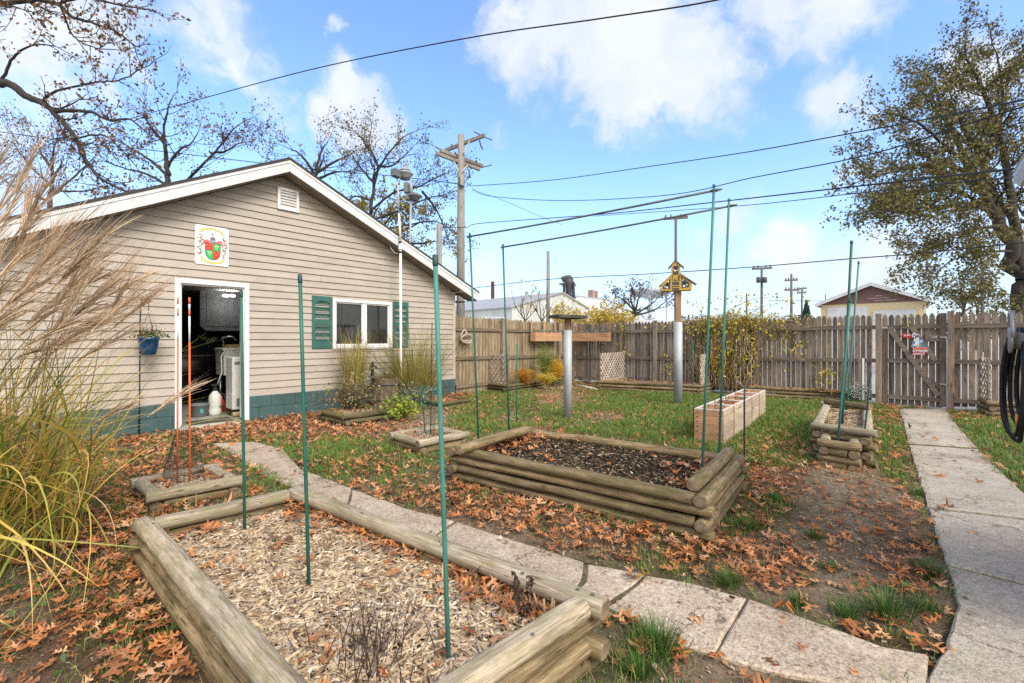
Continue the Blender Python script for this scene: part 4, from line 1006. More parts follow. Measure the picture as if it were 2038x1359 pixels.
# -- second large bed with the tall frames
B2 = [g2(893, 889, .32), g2(1412, 990, .32), g2(1482, 906, .32), g2(1052, 851, .32)]
bed2 = bed('large log bed of dark soil under the tall green frames', B2, .32, 4, m_log, m_soil, .235, w_=.1, t=.08, par=1)
def raised(pa, pb, z, mat=m_log): return log(bed2, g2(*pa, z), g2(*pb, z), z - .04, .1, .08, mat)
raised((912, 887), (1049, 847), .40); raised((1380, 955), (1450, 890), .40, m_log)
# -- small beds
S1 = [g2(264, 951, .16), g2(428, 921, .16), g2(481, 949, .16), g2(296, 984, .16)]
bed('small pale log bed holding the orange stakes and a wire net cone', S1, .165, 2, m_log, m_mulch, .10, t=.085, pale_top=m_logpale)
S2b = [g2(775, 861, .17), g2(862, 846, .17), g2(934, 860, .17), g2(838, 879, .17)]
bed('small log bed with a green wire cage, left of the large soil bed', S2b, .18, 2, m_log, m_mulch, .11, t=.09, pale_top=m_logpale)
S3 = [g2(634, 815, .19), g2(715, 803, .19), g2(775, 814, .19), g2(687, 825, .19)]
bed('dark mossy log bed below the garage window holding a rose bush', S3, .19, 2, m_logmoss, m_mulch, .13, t=.09)
S4 = [g2(829, 792, .14), g2(887, 785, .14), g2(936, 793, .14), g2(881, 802, .14)]
bed('low mossy log bed near the garage corner with a bare stem in it', S4, .14, 2, m_logmoss, m_mulch, .09, t=.075)
cb = g2(1008, 766, .22); cl_ = g2(943, 758, .22); cr_ = g2(1122, 751, .22)
C5 = [cl_, cb, cr_, cr_ + (cl_ - cb)]
bed('mossy log bed in the fence corner, planted with feathery yellow plants', C5, .22, 3, m_logmoss, m_mulch, .16, sides=(0, 1), t=.075)
bl0, bl1 = g2(1190, 757, .26), g2(1396, 766, .26)
bed('long weathered log bed along the back fence left of the birdhouse pole', [bl0, bl1, Vector((bl1.x, YF - .1)), Vector((bl0.x, YF - .1))], .26, 3, m_log, m_mulch, .2, sides=(0, 1, 3), t=.085)
br0, br1 = g2(1492, 767, .26), g2(1722, 778, .26)
bed('long log bed along the back fence between vine and gate', [br0, br1, Vector((br1.x, YF - .12)), Vector((br0.x, YF - .12))], .26, 3, m_log, m_mulch, .2, sides=(0, 1, 3), t=.085, pale_top=m_log)
rc = g2(1966, 797, .30); ra = g2(1902, 772, .36)
bed('log bed in the right corner beyond the walkway, behind the hose', [rc, rc + Vector((1.6, -.05)), Vector((rc.x + 1.7, YF - .12)), Vector((rc.x - .1, YF - .12))], .30, 3, m_log, m_mulch, .2, sides=(0, 3), t=.09)
# -- two tier bed by the walkway
T1 = [g2(1614, 841, .40), g2(1738, 857, .40), g2(1734, 806, .40), g2(1640, 797, .40)]
tier = bed('narrow two step log bed beside the walkway with slanting green poles', T1, .40, 5, m_log, m_mulch, .30, w_=.1, t=.08, pale_top=m_logpale)
log(tier, g2(1643, 793, .48), g2(1733, 804, .48), .44, .1, .08, m_log)
f0, f1 = g2(1627, 873, .29), g2(1714, 885, .29)
bk = (T1[3] - T1[0]).normalized() * .34
for k, z in enumerate((.25, .17, .09, .02)):
    d = (f1 - f0).normalized(); n_ = bk.normalized()
    if k % 2 == 0: log(tier, f0 + n_ * .05, f1 + n_ * .05, z, .1, .08, m_log)
    else:
        log(tier, f0 + d * .11 + n_ * .05, f1 - d * .11 + n_ * .05, z, .1, .08, m_log)
    for q, s in ((f0 + d * .06, 1), (f1 - d * .06, -1)): log(tier, q + n_ * (.11 if k % 2 == 0 else .0), q + n_ * .36, z, .1, .08, m_logpale if k == 0 else m_log, seed=k)
# lattice panels in the corner and back beds
dv = (cb - cl_).normalized()
lattice('diamond lattice panel at the near end of the corner bed, widest of the lattices', cl_ + dv * .02 + Vector((.0, .1)), cb - dv * .05 + Vector((0, .1)), .18, WX(945, 702, -8.0).z - .05, pitch=.11)
q0 = g2(1122, 748, .2); lattice('small brown lattice half hidden behind the bird feeder post', q0 + Vector((-1.0, .1)), q0 + Vector((-.05, .1)), .16, .92)
lattice('lattice panel at the left end of the long back bed', (bl0.x + .03, bl0.y + .1), (bl0.x + .0, YF - .16), .2, .98, pitch=.1)
lattice('lattice panel overgrown by the yellow vine, right of the birdhouse pole', (bl1.x - .05, bl1.y + .1), (bl1.x - .1, YF - .16), .2, .98, pitch=.1)
lattice('pale narrow lattice panel between the vine and a fence post', (br0.x + .03, br0.y + .1), (br0.x + .0, YF - .2), .2, 1.0, pitch=.1)
lattice('lattice panel standing in the right corner bed beside the gate', (rc.x + .04, rc.y + .1), (rc.x - .04, YF - .25), .26, 1.02, pitch=.1)
# ---------------------------------------------------------------- green metal poles, frames, stakes
m_pole = M('green_coated_pole', (.016, .115, .082), .5, .35, 9., (1, 1, .3), .25, .002, tint=(.01, .07, .055))
m_polep = M('faded_green_pole', (.05, .20, .165), .6, .35, 9., (1, 1, .3), .25, .002)
m_bar = M('greyed_green_bar', (.11, .135, .12), .6, .4, 9., bump=.3)
m_capd = M('dark_green_cap', (.008, .05, .05), .5, .1)
def pole_pts(top, bot, z):
    p = G(*bot, z); Z = -SA * p.x + CA * p.y
    return p, D(*top, Z)
def pole(label, top, bot, z, r, mat=None, cap=True, name='garden_pole', cat='pole', group='green metal poles', zsink=.12):
    p, q = pole_pts(top, bot, z); d = (q - p).normalized()
    t = thing(name, label, cat, p, group)
    mb = MB(); mb.tube([p - d * zsink, p.lerp(q, .33), p.lerp(q, .66), q], r, 12); mb.build('tube', mat or m_pole, t, smooth=True)
    if cap:
        mb = MB(); mb.tube([q - d * .035, q - d * .03, q + d * .006, q + d * .008], [r * 1.02, r * 1.2, r * 1.2, r * .7], 12); mb.build('cap', m_capd, t, smooth=True)
    return t
pole('green pole at the back left of the chip bed, in front of the doorway', (480, 580), (487, 1060), .175, .0085)
pole('green pole standing in the middle of the chip bed', (597, 549), (615, 1172), .175, .0085)
pole('thick faded green pole nearest the front in the chip bed', (866, 511), (893, 1318), .175, .0088, m_polep)
pole('tall slanting green pole in the two step bed, topmost against the sky', (1695, 480), (1676, 846), .30, .014)
pole('thin pale green pole farthest back in the two step bed', (1709, 521), (1685, 819), .30, .011, m_polep)
pole('shorter green pole on the lower step of the two step bed', (1692, 597), (1668, 874), .27, .012, m_polep)
def frame(label, ta, ba, tb_, bb, za, zb, bar_a, bar_b, r):
    pa, qa = pole_pts(ta, ba, za); pb, qb = pole_pts(tb_, bb, zb)
    t = thing('trellis_frame', label, 'trellis', (pa + pb) / 2, 'tall frames over the soil bed')
    for p, q in ((pa, qa), (pb, qb)):
        d = (q - p).normalized(); mb = MB(); mb.tube([p - d * .15, p.lerp(q, .5), q], r, 12); mb.tube([q - d * .01, q + d * .012], r * 1.2, 12)
        mb.build('post', m_pole if p is pa else m_polep, t, smooth=True)
    Za = -SA * pa.x + CA * pa.y; Zb = -SA * pb.x + CA * pb.y
    a, b_ = D(*bar_a, Za - .02), D(*bar_b, Zb - .02); e = (b_ - a).normalized()
    mb = MB(); m_ = a.lerp(b_, .5) - Vector((0, 0, .012)); mb.tube([a, a.lerp(b_, .25) - Vector((0, 0, .008)), m_, a.lerp(b_, .75) - Vector((0, 0, .008)), b_], r * .95, 10); mb.tube([b_ - e * .06, b_ - e * .02, b_ + e * .02], [r * 1.3, r * 1.35, r * .5], 10); mb.tube([a - e * .012, a + e * .02], r * 1.25, 10)
    mb.build('crossbar', m_bar, t, smooth=True)
    for c_, Z in ((ta, Za), (tb_, Zb)):
        pass
    return t
frame('tall green pipe frame on the left of the pair over the soil bed', (935, 466), (953, 889), (1421, 370), (1398, 924), .235, .40, (932, 471), (1432, 377), .0095)
frame('tall green pipe frame on the right of the pair over the soil bed', (1001, 488), (1014, 878), (1451, 398), (1431, 898), .235, .40, (999, 492), (1463, 408), .0095)
pole('thin dark stake in the lawn left of the bird feeder', (1028, 685), (1028, 842), 0, .008, cap=False, name='plant_stake', group='thin plant stakes')
pole('thin dark stake beside the near end of the wooden crates', (1379, 680), (1381, 868), 0, .006, cap=False, name='plant_stake', group='thin plant stakes')
pole('thin black stake just right of the soil bed corner', (1482, 762), (1481, 928), 0, .007, m_black, cap=False, name='plant_stake', group='thin plant stakes')
pole('thin dark stake leaning along the two step bed', (1734, 742), (1713, 928), 0, .008, m_capd, cap=False, name='plant_stake', group='thin plant stakes')
# ================================================================ fallen leaves, grass, wood chips
def rotm(az, tilt, roll):
    ca, sa = np.cos(az), np.sin(az); ct, st = np.cos(tilt), np.sin(tilt); cr, sr = np.cos(roll), np.sin(roll); z = np.zeros_like(az); o = np.ones_like(az)
    Rz = np.stack([np.stack([ca, -sa, z], -1), np.stack([sa, ca, z], -1), np.stack([z, z, o], -1)], -2)
    Ry = np.stack([np.stack([ct, z, st], -1), np.stack([z, o, z], -1), np.stack([-st, z, ct], -1)], -2)
    Rx = np.stack([np.stack([o, z, z], -1), np.stack([z, cr, -sr], -1), np.stack([z, sr, cr], -1)], -2)
    return Rz @ Ry @ Rx
OAK_HI = [(0, .008), (.1, .012), (.17, .05), (.22, .19), (.25, .29), (.29, .24), (.33, .07), (.42, .06), (.47, .22), (.50, .39), (.55, .33), (.56, .09), (.66, .07), (.72, .2), (.79, .32), (.81, .24), (.78, .08), (.88, .06), (1., .0)]
OAK_LO = [(0, .01), (.2, .05), (.26, .28), (.38, .07), (.51, .37), (.62, .08), (.78, .27), (.86, .06), (1., .0)]
def leaf_template(o):
    k = len(o); up = np.array([(x, y) for x, y in o]); mid = np.array([(x, 0) for x, _ in o])
    P = np.concatenate([up, mid, up * [1, -1]]) - [.45, 0]
    f = []
    for i in range(k - 1): f.append((i, i + k, i + k + 1, i + 1)); f.append((i + k, i + 2 * k, i + 2 * k + 1, i + k + 1))
    return P, np.array(f)
def scatter_leaves(name, pos, size, tilt_s, hi, mat, parent=None, curl=1.):
    P, Fc = leaf_template(OAK_HI if hi else OAK_LO); n = len(pos); m = len(P)
    c1 = npr.normal(.5, .9, n)[:, None] * curl; c2 = npr.normal(.3, .7, n)[:, None] * curl; tw = npr.normal(0, .5, n)[:, None]
    wv_ = npr.uniform(0, 6, n)[:, None]
    x = np.broadcast_to(P[:, 0], (n, m)); ph_ = npr.uniform(0, 6.28, n)[:, None]; y = np.broadcast_to(P[:, 1], (n, m)) * npr.uniform(.55, 1.15, n)[:, None] * (1 + .35 * np.sin(x * 13 + ph_)); x = x + .06 * np.sin(np.abs(y) * 20 + ph_) * np.sign(y)
    z = c1 * y * y + c2 * x * x * .9 + tw * x * y + .05 * np.sin(x * 9 + wv_) * np.abs(y) * 3
    L = np.stack([x, y, z], -1) * size[:, None, None]
    R = rotm(npr.uniform(0, 6.283, n), npr.normal(0, 1, n) * tilt_s, npr.normal(0, 1, n) * tilt_s)
    W = np.einsum('nij,nmj->nmi', R, L)
    W[:, :, 2] -= np.minimum(W[:, :, 2].min(1), 0)[:, None] * .75
    W += pos[:, None, :]
    FF = (Fc[None] + (np.arange(n) * m)[:, None, None]).reshape(-1, 4)
    return np_obj(name, W.reshape(-1, 3), FF, 4, mat, parent)
m_leaf = LEAF('dry_oak_leaf', [(.15, .055, .026), (.32, .118, .044), (.45, .17, .062), (.55, .22, .08), (.58, .29, .135), (.60, .38, .23), (.37, .16, .08), (.55, .25, .105), (.22, .085, .04), (.48, .27, .15), (.13, .065, .04), (.52, .19, .06), (.28, .13, .075)], .7, .12, spec=.2)
BEDNP = BEDP
def outside_beds(x, y):
    ok = np.ones(len(x), bool)
    for q in BEDNP: ok &= ~inpoly(x, y, q)
    return ok
def sample(n, x0, x1, y0, y1): return npr.uniform(x0, x1, n), npr.uniform(y0, y1, n)
def visible(x, y, mg=80):
    px, py, Z = pixa(x, y); return (Z > .6) & (px > -mg) & (px < 2038 + mg) & (py < 1359 + mg * 2) & (x > XW + .1) & (y < YF - .06)
X_, Y_ = sample(300000, XW, 4.2, -1.2, YF)
keep = visible(X_, Y_) & outside_beds(X_, Y_); X_, Y_ = X_[keep], Y_[keep]
lf = leafiness(X_, Y_); hd = hard(X_, Y_)
prob = np.clip(lf, 0, 1.2) ** 1.3 * .19
prob = np.where(inpoly(X_, Y_, WALK_W), .0016, prob); prob = np.where(inpoly(X_, Y_, PATH_W), .005 + .03 * (lf > .75), prob)
k = npr.random(len(X_)) < prob; lx, ly, ll, lh = X_[k], Y_[k], lf[k], hd[k]
lz = gza(lx, ly) + np.where(lh, .018, .012) + npr.random(len(lx)) ** 1.5 * .055 * np.clip(ll - .25, 0, 1)
pos = np.stack([lx, ly, lz], 1)
# leaves blown against the logs inside the beds
def in_bed(quad, z, n, wfun, spread=.02):
    q = [np.array(c) for c in quad]; u, v = npr.random(n * 20), npr.random(n * 20)
    kk = npr.random(n * 20) < wfun(u, v); u, v = u[kk][:n], v[kk][:n]
    p = (q[0] * (1 - u)[:, None] + q[1] * u[:, None]) * (1 - v)[:, None] + (q[3] * (1 - u)[:, None] + q[2] * u[:, None]) * v[:, None]
    return np.concatenate([p, (z + .008 + npr.random(len(p)) * spread)[:, None]], 1)
SD = {l: (q, z) for l, q, z in SOILS}
extra = []
for l, (q, z) in SD.items():
    if l.startswith('large front'):
        extra.append(in_bed(q, z, 230, lambda u, v: np.where((u > .8) | (v < .10), np.exp(-((1 - u) / .10) ** 2) * .9 + (v < .07) * .2, .012), .03))
        extra.append(in_bed(q, z, 90, lambda u, v: np.exp(-((u - .93) / .1) ** 2 - ((v - .9) / .16) ** 2), .05)); extra.append(in_bed(q, z, 70, lambda u, v: np.exp(-((u - .9) / .12) ** 2 - ((v - .05) / .15) ** 2), .07))
        extra.append(in_bed(q, z, 40, lambda u, v: 0 * u + .5, .02))
    elif l.startswith('large log'):
        extra.append(in_bed(q, z, 190, lambda u, v: np.exp(-(u / .13) ** 2) + .02, .05)); extra.append(in_bed(q, z, 80, lambda u, v: np.exp(-((1 - u) / .10) ** 2), .04))
    elif l.startswith('long') or 'corner' in l[:40]: extra.append(in_bed(q, z, 170, lambda u, v: .8 + 0 * u, .03))
    else: extra.append(in_bed(q, z, 45, lambda u, v: .25 + .6 * (np.abs(u - .5) > .3), .03))
pos = np.concatenate([pos] + extra)
_, _, LZ = pixa(pos[:, 0], pos[:, 1])
hi = LZ < 4.2
sz = npr.uniform(.05, .118, len(pos)) * np.where(LZ > 6, .95, 1.)
a_ = scatter_leaves('fallen_leaves', pos[hi], sz[hi], .19, True, m_leaf); b_ = scatter_leaves('fallen_leaves', pos[~hi], sz[~hi], .28, False, m_leaf)
for o in (a_, b_): kind(o, 'stuff')
m_leafy = LEAF('yellow_leaf', [(.6, .36, .02), (.55, .28, .02), (.62, .45, .08)], .6, .2)
yp = [Gg(*q) for q in ((1652, 925), (855, 880), (1285, 1160), (880, 925), (1745, 905), (1640, 890), (1560, 870), (1120, 830))]
yp = np.array([(p.x, p.y, p.z + .03) for p in yp]); kind(scatter_leaves('yellow_leaves', yp, npr.uniform(.1, .15, len(yp)), .3, True, m_leafy), 'stuff')
# ---- ribbons: grass and reeds as arching blades
def blades(name, base, az, L, th0, kap, width, K, mat, parent=None, taper=1.0, azd=None, face=None, reject=None):
    n = len(base); s = np.linspace(0, 1, K)[None, :] * L[:, None]
    th = th0[:, None] + kap[:, None] * s
    ds = L / (K - 1)
    dx = np.sin(th); dz = np.cos(th)
    hx = np.concatenate([np.zeros((n, 1)), np.cumsum((dx[:, 1:] + dx[:, :-1]) / 2, 1)], 1) * ds[:, None]
    hz = np.concatenate([np.zeros((n, 1)), np.cumsum((dz[:, 1:] + dz[:, :-1]) / 2, 1)], 1) * ds[:, None]
    A = az[:, None] + (azd[:, None] * np.linspace(0, 1, K)[None, :] if azd is not None else 0)
    cx_, sx_ = np.cos(A), np.sin(A)
    C = np.stack([base[:, 0, None] + hx * cx_, base[:, 1, None] + hx * sx_, base[:, 2, None] + hz], -1)
    if reject is not None:
        km = ~reject(C); C = C[km]; cx_ = np.broadcast_to(cx_, (n, K))[km]; sx_ = np.broadcast_to(sx_, (n, K))[km]; width = width[km]; n = len(C)
    fa_ = npr.uniform(-1.0, 1.0, n)[:, None] if face is None else face[:, None]
    wx, wy, wz = -sx_ * np.cos(fa_) , cx_ * np.cos(fa_), np.sin(fa_) + 0 * cx_
    t = np.linspace(0, 1, K)
    wp = np.minimum(1, .45 + 2.2 * t) * np.clip(1 - t ** 2.2, .03, 1) if taper else np.ones(K)
    Wv = np.stack([wx, wy, wz], -1) * (width[:, None] * wp[None, :] / 2)[..., None]
    V = np.stack([C - Wv, C + Wv], 2).reshape(n, K * 2, 3)
    f = np.array([(2 * i, 2 * i + 1, 2 * i + 3, 2 * i + 2) for i in range(K - 1)])
    FF = (f[None] + (np.arange(n) * 2 * K)[:, None, None]).reshape(-1, 4)
    return np_obj(name, V.reshape(-1, 3), FF, 4, mat, parent), C
m_grass = LEAF('lawn_grass', [(.05, .13, .016), (.075, .185, .024), (.11, .24, .033), (.15, .275, .045), (.22, .29, .065), (.09, .21, .03), (.34, .30, .12), (.13, .25, .04)], .6, .2, spec=.25)
m_dry = LEAF('dry_grass', [(.26, .19, .09), (.34, .25, .13), (.42, .32, .17), (.2, .15, .07), (.3, .25, .12)], .7, .15, spec=.15)
def tuft_blades(tx, ty, nb, rad, hmin, hmax, wmin, wmax, spread=.9):
    n = len(tx) * nb; bx = np.repeat(tx, nb) + npr.normal(0, 1, n) * np.repeat(rad, nb); by = np.repeat(ty, nb) + npr.normal(0, 1, n) * np.repeat(rad, nb)
    az = np.arctan2(by - np.repeat(ty, nb), bx - np.repeat(tx, nb)) + npr.normal(0, .6, n)
    L = npr.uniform(0, 1, n) * np.repeat(hmax - hmin, nb) + np.repeat(hmin, nb)
    return np.stack([bx, by, gza(bx, by) - .004], 1), az, L, np.abs(npr.normal(.25, .3, n)) * spread, npr.uniform(2, 12, n) * (.07 / np.maximum(L, .05)), npr.uniform(wmin, wmax, n)
X_, Y_ = sample(400000, XW, 4.2, -1.2, YF)
h4 = np.ones(len(X_), bool)
for dx_, dy_ in ((.05, 0), (-.05, 0), (0, .05), (0, -.05)): h4 &= hard(X_ + dx_, Y_ + dy_)
kk = visible(X_, Y_) & outside_beds(X_, Y_) & ~(h4 | (hard(X_, Y_) & (npr.random(len(X_)) < .5))); X_, Y_ = X_[kk], Y_[kk]
g = grassiness(X_, Y_); _, _, Zd = pixa(X_, Y_)
patch = fb(X_, Y_, 3.3, 6)
pr = np.clip(g * 1.25 - .34 + .9 * (patch - .5), 0, 1) * np.clip(1.5 - Zd / 16, .45, 1.) * .26
k = npr.random(len(X_)) < pr
tx, ty, tg = X_[k], Y_[k], g[k]
args = tuft_blades(tx, ty, 8, .022 + 0 * tx, .025 + .02 * tg, .06 + .055 * tg, .0035, .007)
_, _, gd = pixa(args[0][:, 0], args[0][:, 1])
w_ = args[5] * np.clip(gd / 4, .8, 2.0)
o, _ = blades('lawn_grass', args[0], args[1], args[2], args[3], args[4], w_, 3, m_grass); kind(o, 'stuff')
# dry straw matted over the bare parts
dr_ = .30 + 1.1 * np.clip(patch - .5, 0, 1)
for c, s, wgt in (((1230, 1110), (110, 35), 1.3), ((1600, 950), (120, 22), .9), ((1560, 1000), (90, 40), .5), ((1120, 1060), (60, 30), .8), ((1500, 1140), (60, 40), .8), ((1110, 790), (70, 14), .9), ((1190, 828), (60, 12), .9), ((150, 1150), (160, 60), .6), ((60, 1260), (80, 60), .8), ((1760, 960), (50, 40), .5), ((1260, 1290), (60, 50), .5)):
    px_, py_, _q = pixa(X_, Y_); dr_ = dr_ + wgt * gauss(px_, py_, c, s)
k = npr.random(len(X_)) < np.clip(dr_, 0, 1.3) * .14
args = tuft_blades(X_[k], Y_[k], 7, .03 + 0 * X_[k], .03 + 0 * X_[k], .10 + 0 * X_[k], .002, .004, 3.2)
o, _ = blades('dry_grass', args[0], args[1], args[2], args[3], args[4], args[5] * np.clip(pixa(args[0][:, 0], args[0][:, 1])[2] / 4, .8, 2), 3, m_dry); kind(o, 'stuff')
# thicker clumps the photo shows one by one on the bare ground: each a plant
m_clump = LEAF('clump_grass', [(.025, .075, .014), (.04, .115, .02), (.065, .155, .028), (.10, .18, .04), (.18, .20, .07)], .55, .2, spec=.3)
CL = [(1310, 1290, .09, .16), (1270, 1345, .06, .11), (1685, 1225, .07, .13), (1765, 1225, .10, .20), (1850, 1145, .07, .13), (1840, 1090, .05, .09), (1655, 1130, .05, .08), (1545, 1000, .08, .12), (1490, 1052, .08, .12), (1620, 1070, .05, .08), (1590, 1205, .05, .10), (1825, 985, .06, .10), (1450, 1165, .07, .14), (1505, 925, .06, .09), (1570, 935, .05, .08), (1610, 1155, .04, .06), (1840, 1215, .06, .12)]
for i, (px, py, rad, hh) in enumerate(CL):
    p = Gg(px, py); n = int(3200 * rad); r2 = rad * .40
    bx = p.x + npr.normal(0, r2, n); by = p.y + npr.normal(0, r2, n)
    az = np.arctan2(by - p.y, bx - p.x) + npr.normal(0, .4, n); L = npr.uniform(.45, 1.1, n) * hh * .72
    t = thing('grass_clump', 'green grass clump sprouting from bare soil among dry leaves', 'grass', p, 'grass clumps on the bare ground')
    bs = np.stack([bx, by, gza(bx, by) - .005], 1)
    blades('blades', bs, az, L * 1.25, np.abs(npr.normal(.2, .2, n)), npr.uniform(1.5, 7, n) * (.1 / np.maximum(L, .05)) * 1., npr.uniform(.0028, .005, n), 5, m_clump, t)
# crumbs of leaf, bark and soil lying everywhere
X_, Y_ = sample(90000, XW, 4.2, -1.2, YF); kk = visible(X_, Y_) & outside_beds(X_, Y_); X_, Y_ = X_[kk], Y_[kk]; hq = hard(X_, Y_); Zq = pixa(X_, Y_)[2]
edge = np.zeros(len(X_), bool)
for dx_, dy_ in ((.1, 0), (-.1, 0), (0, .1), (0, -.1), (.05, .05), (-.05, -.05)): edge |= (hard(X_ + dx_, Y_ + dy_) != hq)
kk = (npr.random(len(X_)) < np.where(hq, np.where(edge, .75, .07), .7)) & (Zq < 7); X_, Y_, hq = X_[kk], Y_[kk], hq[kk]
m_crumb = LEAF('ground_crumbs', [(.14, .095, .06), (.30, .215, .145), (.38, .19, .09), (.09, .06, .04), (.44, .34, .23), (.24, .16, .10), (.52, .42, .31)], .9, 0, spec=.1)
n = len(X_); T5 = np.array([(-.5, -.2, 0), (.1, -.45, .1), (.55, .1, 0), (.0, .5, .12)]); R = rotm(npr.uniform(0, 6.28, n), npr.normal(0, .35, n), npr.normal(0, .35, n))
Vc = np.einsum('nij,nmj->nmi', R, T5[None] * (npr.uniform(.006, .022, n) * npr.choice([.6, 1, 1.6], n))[:, None, None] * (1 + npr.normal(0, .25, (n, 4, 3)))) + np.stack([X_, Y_, gza(X_, Y_) + np.where(hq, .019, .008)], 1)[:, None, :]
kind(np_obj('ground_crumbs', Vc.reshape(-1, 3), np.arange(n * 4).reshape(-1, 4), 4, m_crumb), 'stuff')
# wood chips
m_chip = LEAF('wood_chip', [(.45, .32, .19), (.58, .45, .30), (.35, .24, .14), (.66, .54, .39), (.23, .15, .09), (.50, .38, .25), (.12, .078, .05), (.56, .48, .38), (.17, .11, .068), (.70, .60, .46)], .85, 0, spec=.15)
def chips(quad, z, n, smin, smax, mat=None, wf=None):
    q = [np.array(c) for c in quad]; u, v = npr.random(n), npr.random(n)
    if wf is not None: kq = npr.random(n) < wf(u, v); u, v = u[kq], v[kq]; n = len(u)
    p = (q[0] * (1 - u)[:, None] + q[1] * u[:, None]) * (1 - v)[:, None] + (q[3] * (1 - u)[:, None] + q[2] * u[:, None]) * v[:, None]
    L = npr.uniform(smin, smax, n) * npr.choice([.6, 1, 1, 1.5], n); w2 = npr.uniform(.15, .4, n) * np.minimum(L, .045) ; h2 = npr.uniform(.002, .006, n)
    B = np.array([(-1, -1, -1), (1, -.7, -1), (1, .8, -1), (-1, 1, -1), (-.9, -.8, 1), (.92, -.6, 1), (.95, .6, 1), (-.93, .9, 1)], float) / 2
    V = B[None] * np.stack([L, w2, h2], 1)[:, None, :] * (1 + npr.normal(0, .18, (n, 8, 3)))
    R = rotm(npr.uniform(0, 6.283, n), npr.normal(0, .22, n), npr.normal(0, .3, n)); V = np.einsum('nij,nmj->nmi', R, V)
    V += np.concatenate([p, (z + .004 + npr.random(n) * .016)[:, None]], 1)[:, None, :]
    f = np.array([(0, 1, 5, 4), (1, 2, 6, 5), (2, 3, 7, 6), (3, 0, 4, 7), (4, 5, 6, 7)])
    o = np_obj('wood_chips', V.reshape(-1, 3), (f[None] + (np.arange(n) * 8)[:, None, None]).reshape(-1, 4), 4, mat or m_chip)
    return kind(o, 'stuff')
m_dkchip = LEAF('dark_compost', [(.03, .022, .016), (.05, .036, .025), (.02, .015, .011), (.16, .11, .07), (.04, .03, .02), (.30, .22, .14)], .95, 0, spec=.1)
for l, (q, z) in SD.items():
    if l.startswith('large front'): chips(q, z, 15000, .016, .06)
    elif l.startswith('large log'): chips(q, z, 9000, .008, .035, m_dkchip); chips(q, z + .006, 420, .012, .035)
    elif l.startswith('small pale'): chips(q, z, 1500, .012, .045)
    elif l.startswith('narrow'): chips(q, z, 2200, .012, .045)
    else: chips(q, z, 900, .012, .04)
# ================================================================ plants of the yard
RT = Vector((CA, SA, 0)); FW = Vector((-SA, CA, 0)); RTA = math.atan2(SA, CA)
def strands(name, lines, width, mat, parent=None, label=None):
    """thin flat strands through 3-d points; lines: list of (pts, w)"""
    by = {}
    for pts, w_ in lines: by.setdefault(len(pts), []).append((pts, w_))
    VV = []; FFs = []; base = 0
    for K, ls in by.items():
        P = np.array([[tuple(q) for q in pts] for pts, _ in ls]); W = np.array([w_ for _, w_ in ls]); n = len(ls)
        T = np.gradient(P, axis=1); T /= np.linalg.norm(T, axis=2, keepdims=True) + 1e-9
        rv = npr.normal(0, 1, (n, 1, 3)); S = np.cross(T, np.broadcast_to(rv, T.shape)); S /= np.linalg.norm(S, axis=2, keepdims=True) + 1e-9
        t = np.linspace(0, 1, K); wp = np.clip(1.05 - t ** 2, .12, 1)
        S = S * (W[:, None] * wp[None] / 2)[..., None]
        V = np.stack([P - S, P + S], 2).reshape(n, 2 * K, 3)
        f = np.array([(2 * i, 2 * i + 1, 2 * i + 3, 2 * i + 2) for i in range(K - 1)])
        FFs.append((f[None] + (np.arange(n) * 2 * K)[:, None, None]).reshape(-1, 4) + base); VV.append(V.reshape(-1, 3)); base += n * 2 * K
    return np_obj(name, np.concatenate(VV), np.concatenate(FFs), 4, mat, parent)
def leaflets(name, P, size, mat, parent=None, flat=.0, long=1.7):
    """small folded leaf faces at points P"""
    P = np.asarray(P); n = len(P)
    T = np.array([(-.5, 0, 0), (-.1, .32, .06), (.5, 0, -.04), (-.1, -.32, .06), (0, 0, -.03)], float) * [long / 1.7, 1, 1]
    R = rotm(npr.uniform(0, 6.283, n), npr.normal(0, .9 - flat * .6, n), npr.normal(0, .9 - flat * .6, n))
    V = np.einsum('nij,mj->nmi', R, T) * np.asarray(size)[:, None, None] + P[:, None, :]
    f = np.array([(0, 4, 2, 1), (0, 3, 2, 4)])
    return np_obj(name, V.reshape(-1, 3), (f[None] + (np.arange(n) * 5)[:, None, None]).reshape(-1, 4), 4, mat, parent)
def bez(a, b, c, K):
    return [a * (1 - t) ** 2 + b * 2 * t * (1 - t) + c * t * t for t in [i / (K - 1) for i in range(K)]]
# ---- the tall plumed grass in front on the left
def ZEB(name):
    m, nt, b = nm(name)
    g = nt.nodes.new('ShaderNodeNewGeometry')
    col = ramp(nt, g.outputs['Random Per Island'], [(0, (.08, .13, .02)), (.22, (.17, .22, .035)), (.40, (.34, .34, .06)), (.58, (.58, .46, .11)), (.80, (.66, .38, .09)), (1, (.60, .46, .25))])
    tc = nt.nodes.new('ShaderNodeTexCoord'); n = ND(nt, 'ShaderNodeTexNoise', Scale=9., Detail=2.); nt.links.new(tc.outputs['Object'], n.inputs['Vector'])
    f = ramp(nt, n.outputs['Fac'], [(.56, (0, 0, 0)), (.62, (.75, .75, .75))])
    col = mixc(nt, f, col, (.50, .38, .06))
    nt.links.new(col, b.inputs['Base Color']); b.inputs['Roughness'].default_value = .5; b.inputs['Specular IOR Level'].default_value = .35
    t = nt.nodes.new('ShaderNodeBsdfTranslucent'); nt.links.new(col, t.inputs['Color']); mx = nt.nodes.new('ShaderNodeMixShader'); mx.inputs[0].default_value = .25
    nt.links.new(b.outputs[0], mx.inputs[1]); nt.links.new(t.outputs[0], mx.inputs[2]); nt.links.new(mx.outputs[0], nt.nodes['Material Output'].inputs['Surface'])
    return m
m_zeb = ZEB('banded_reed_blade')
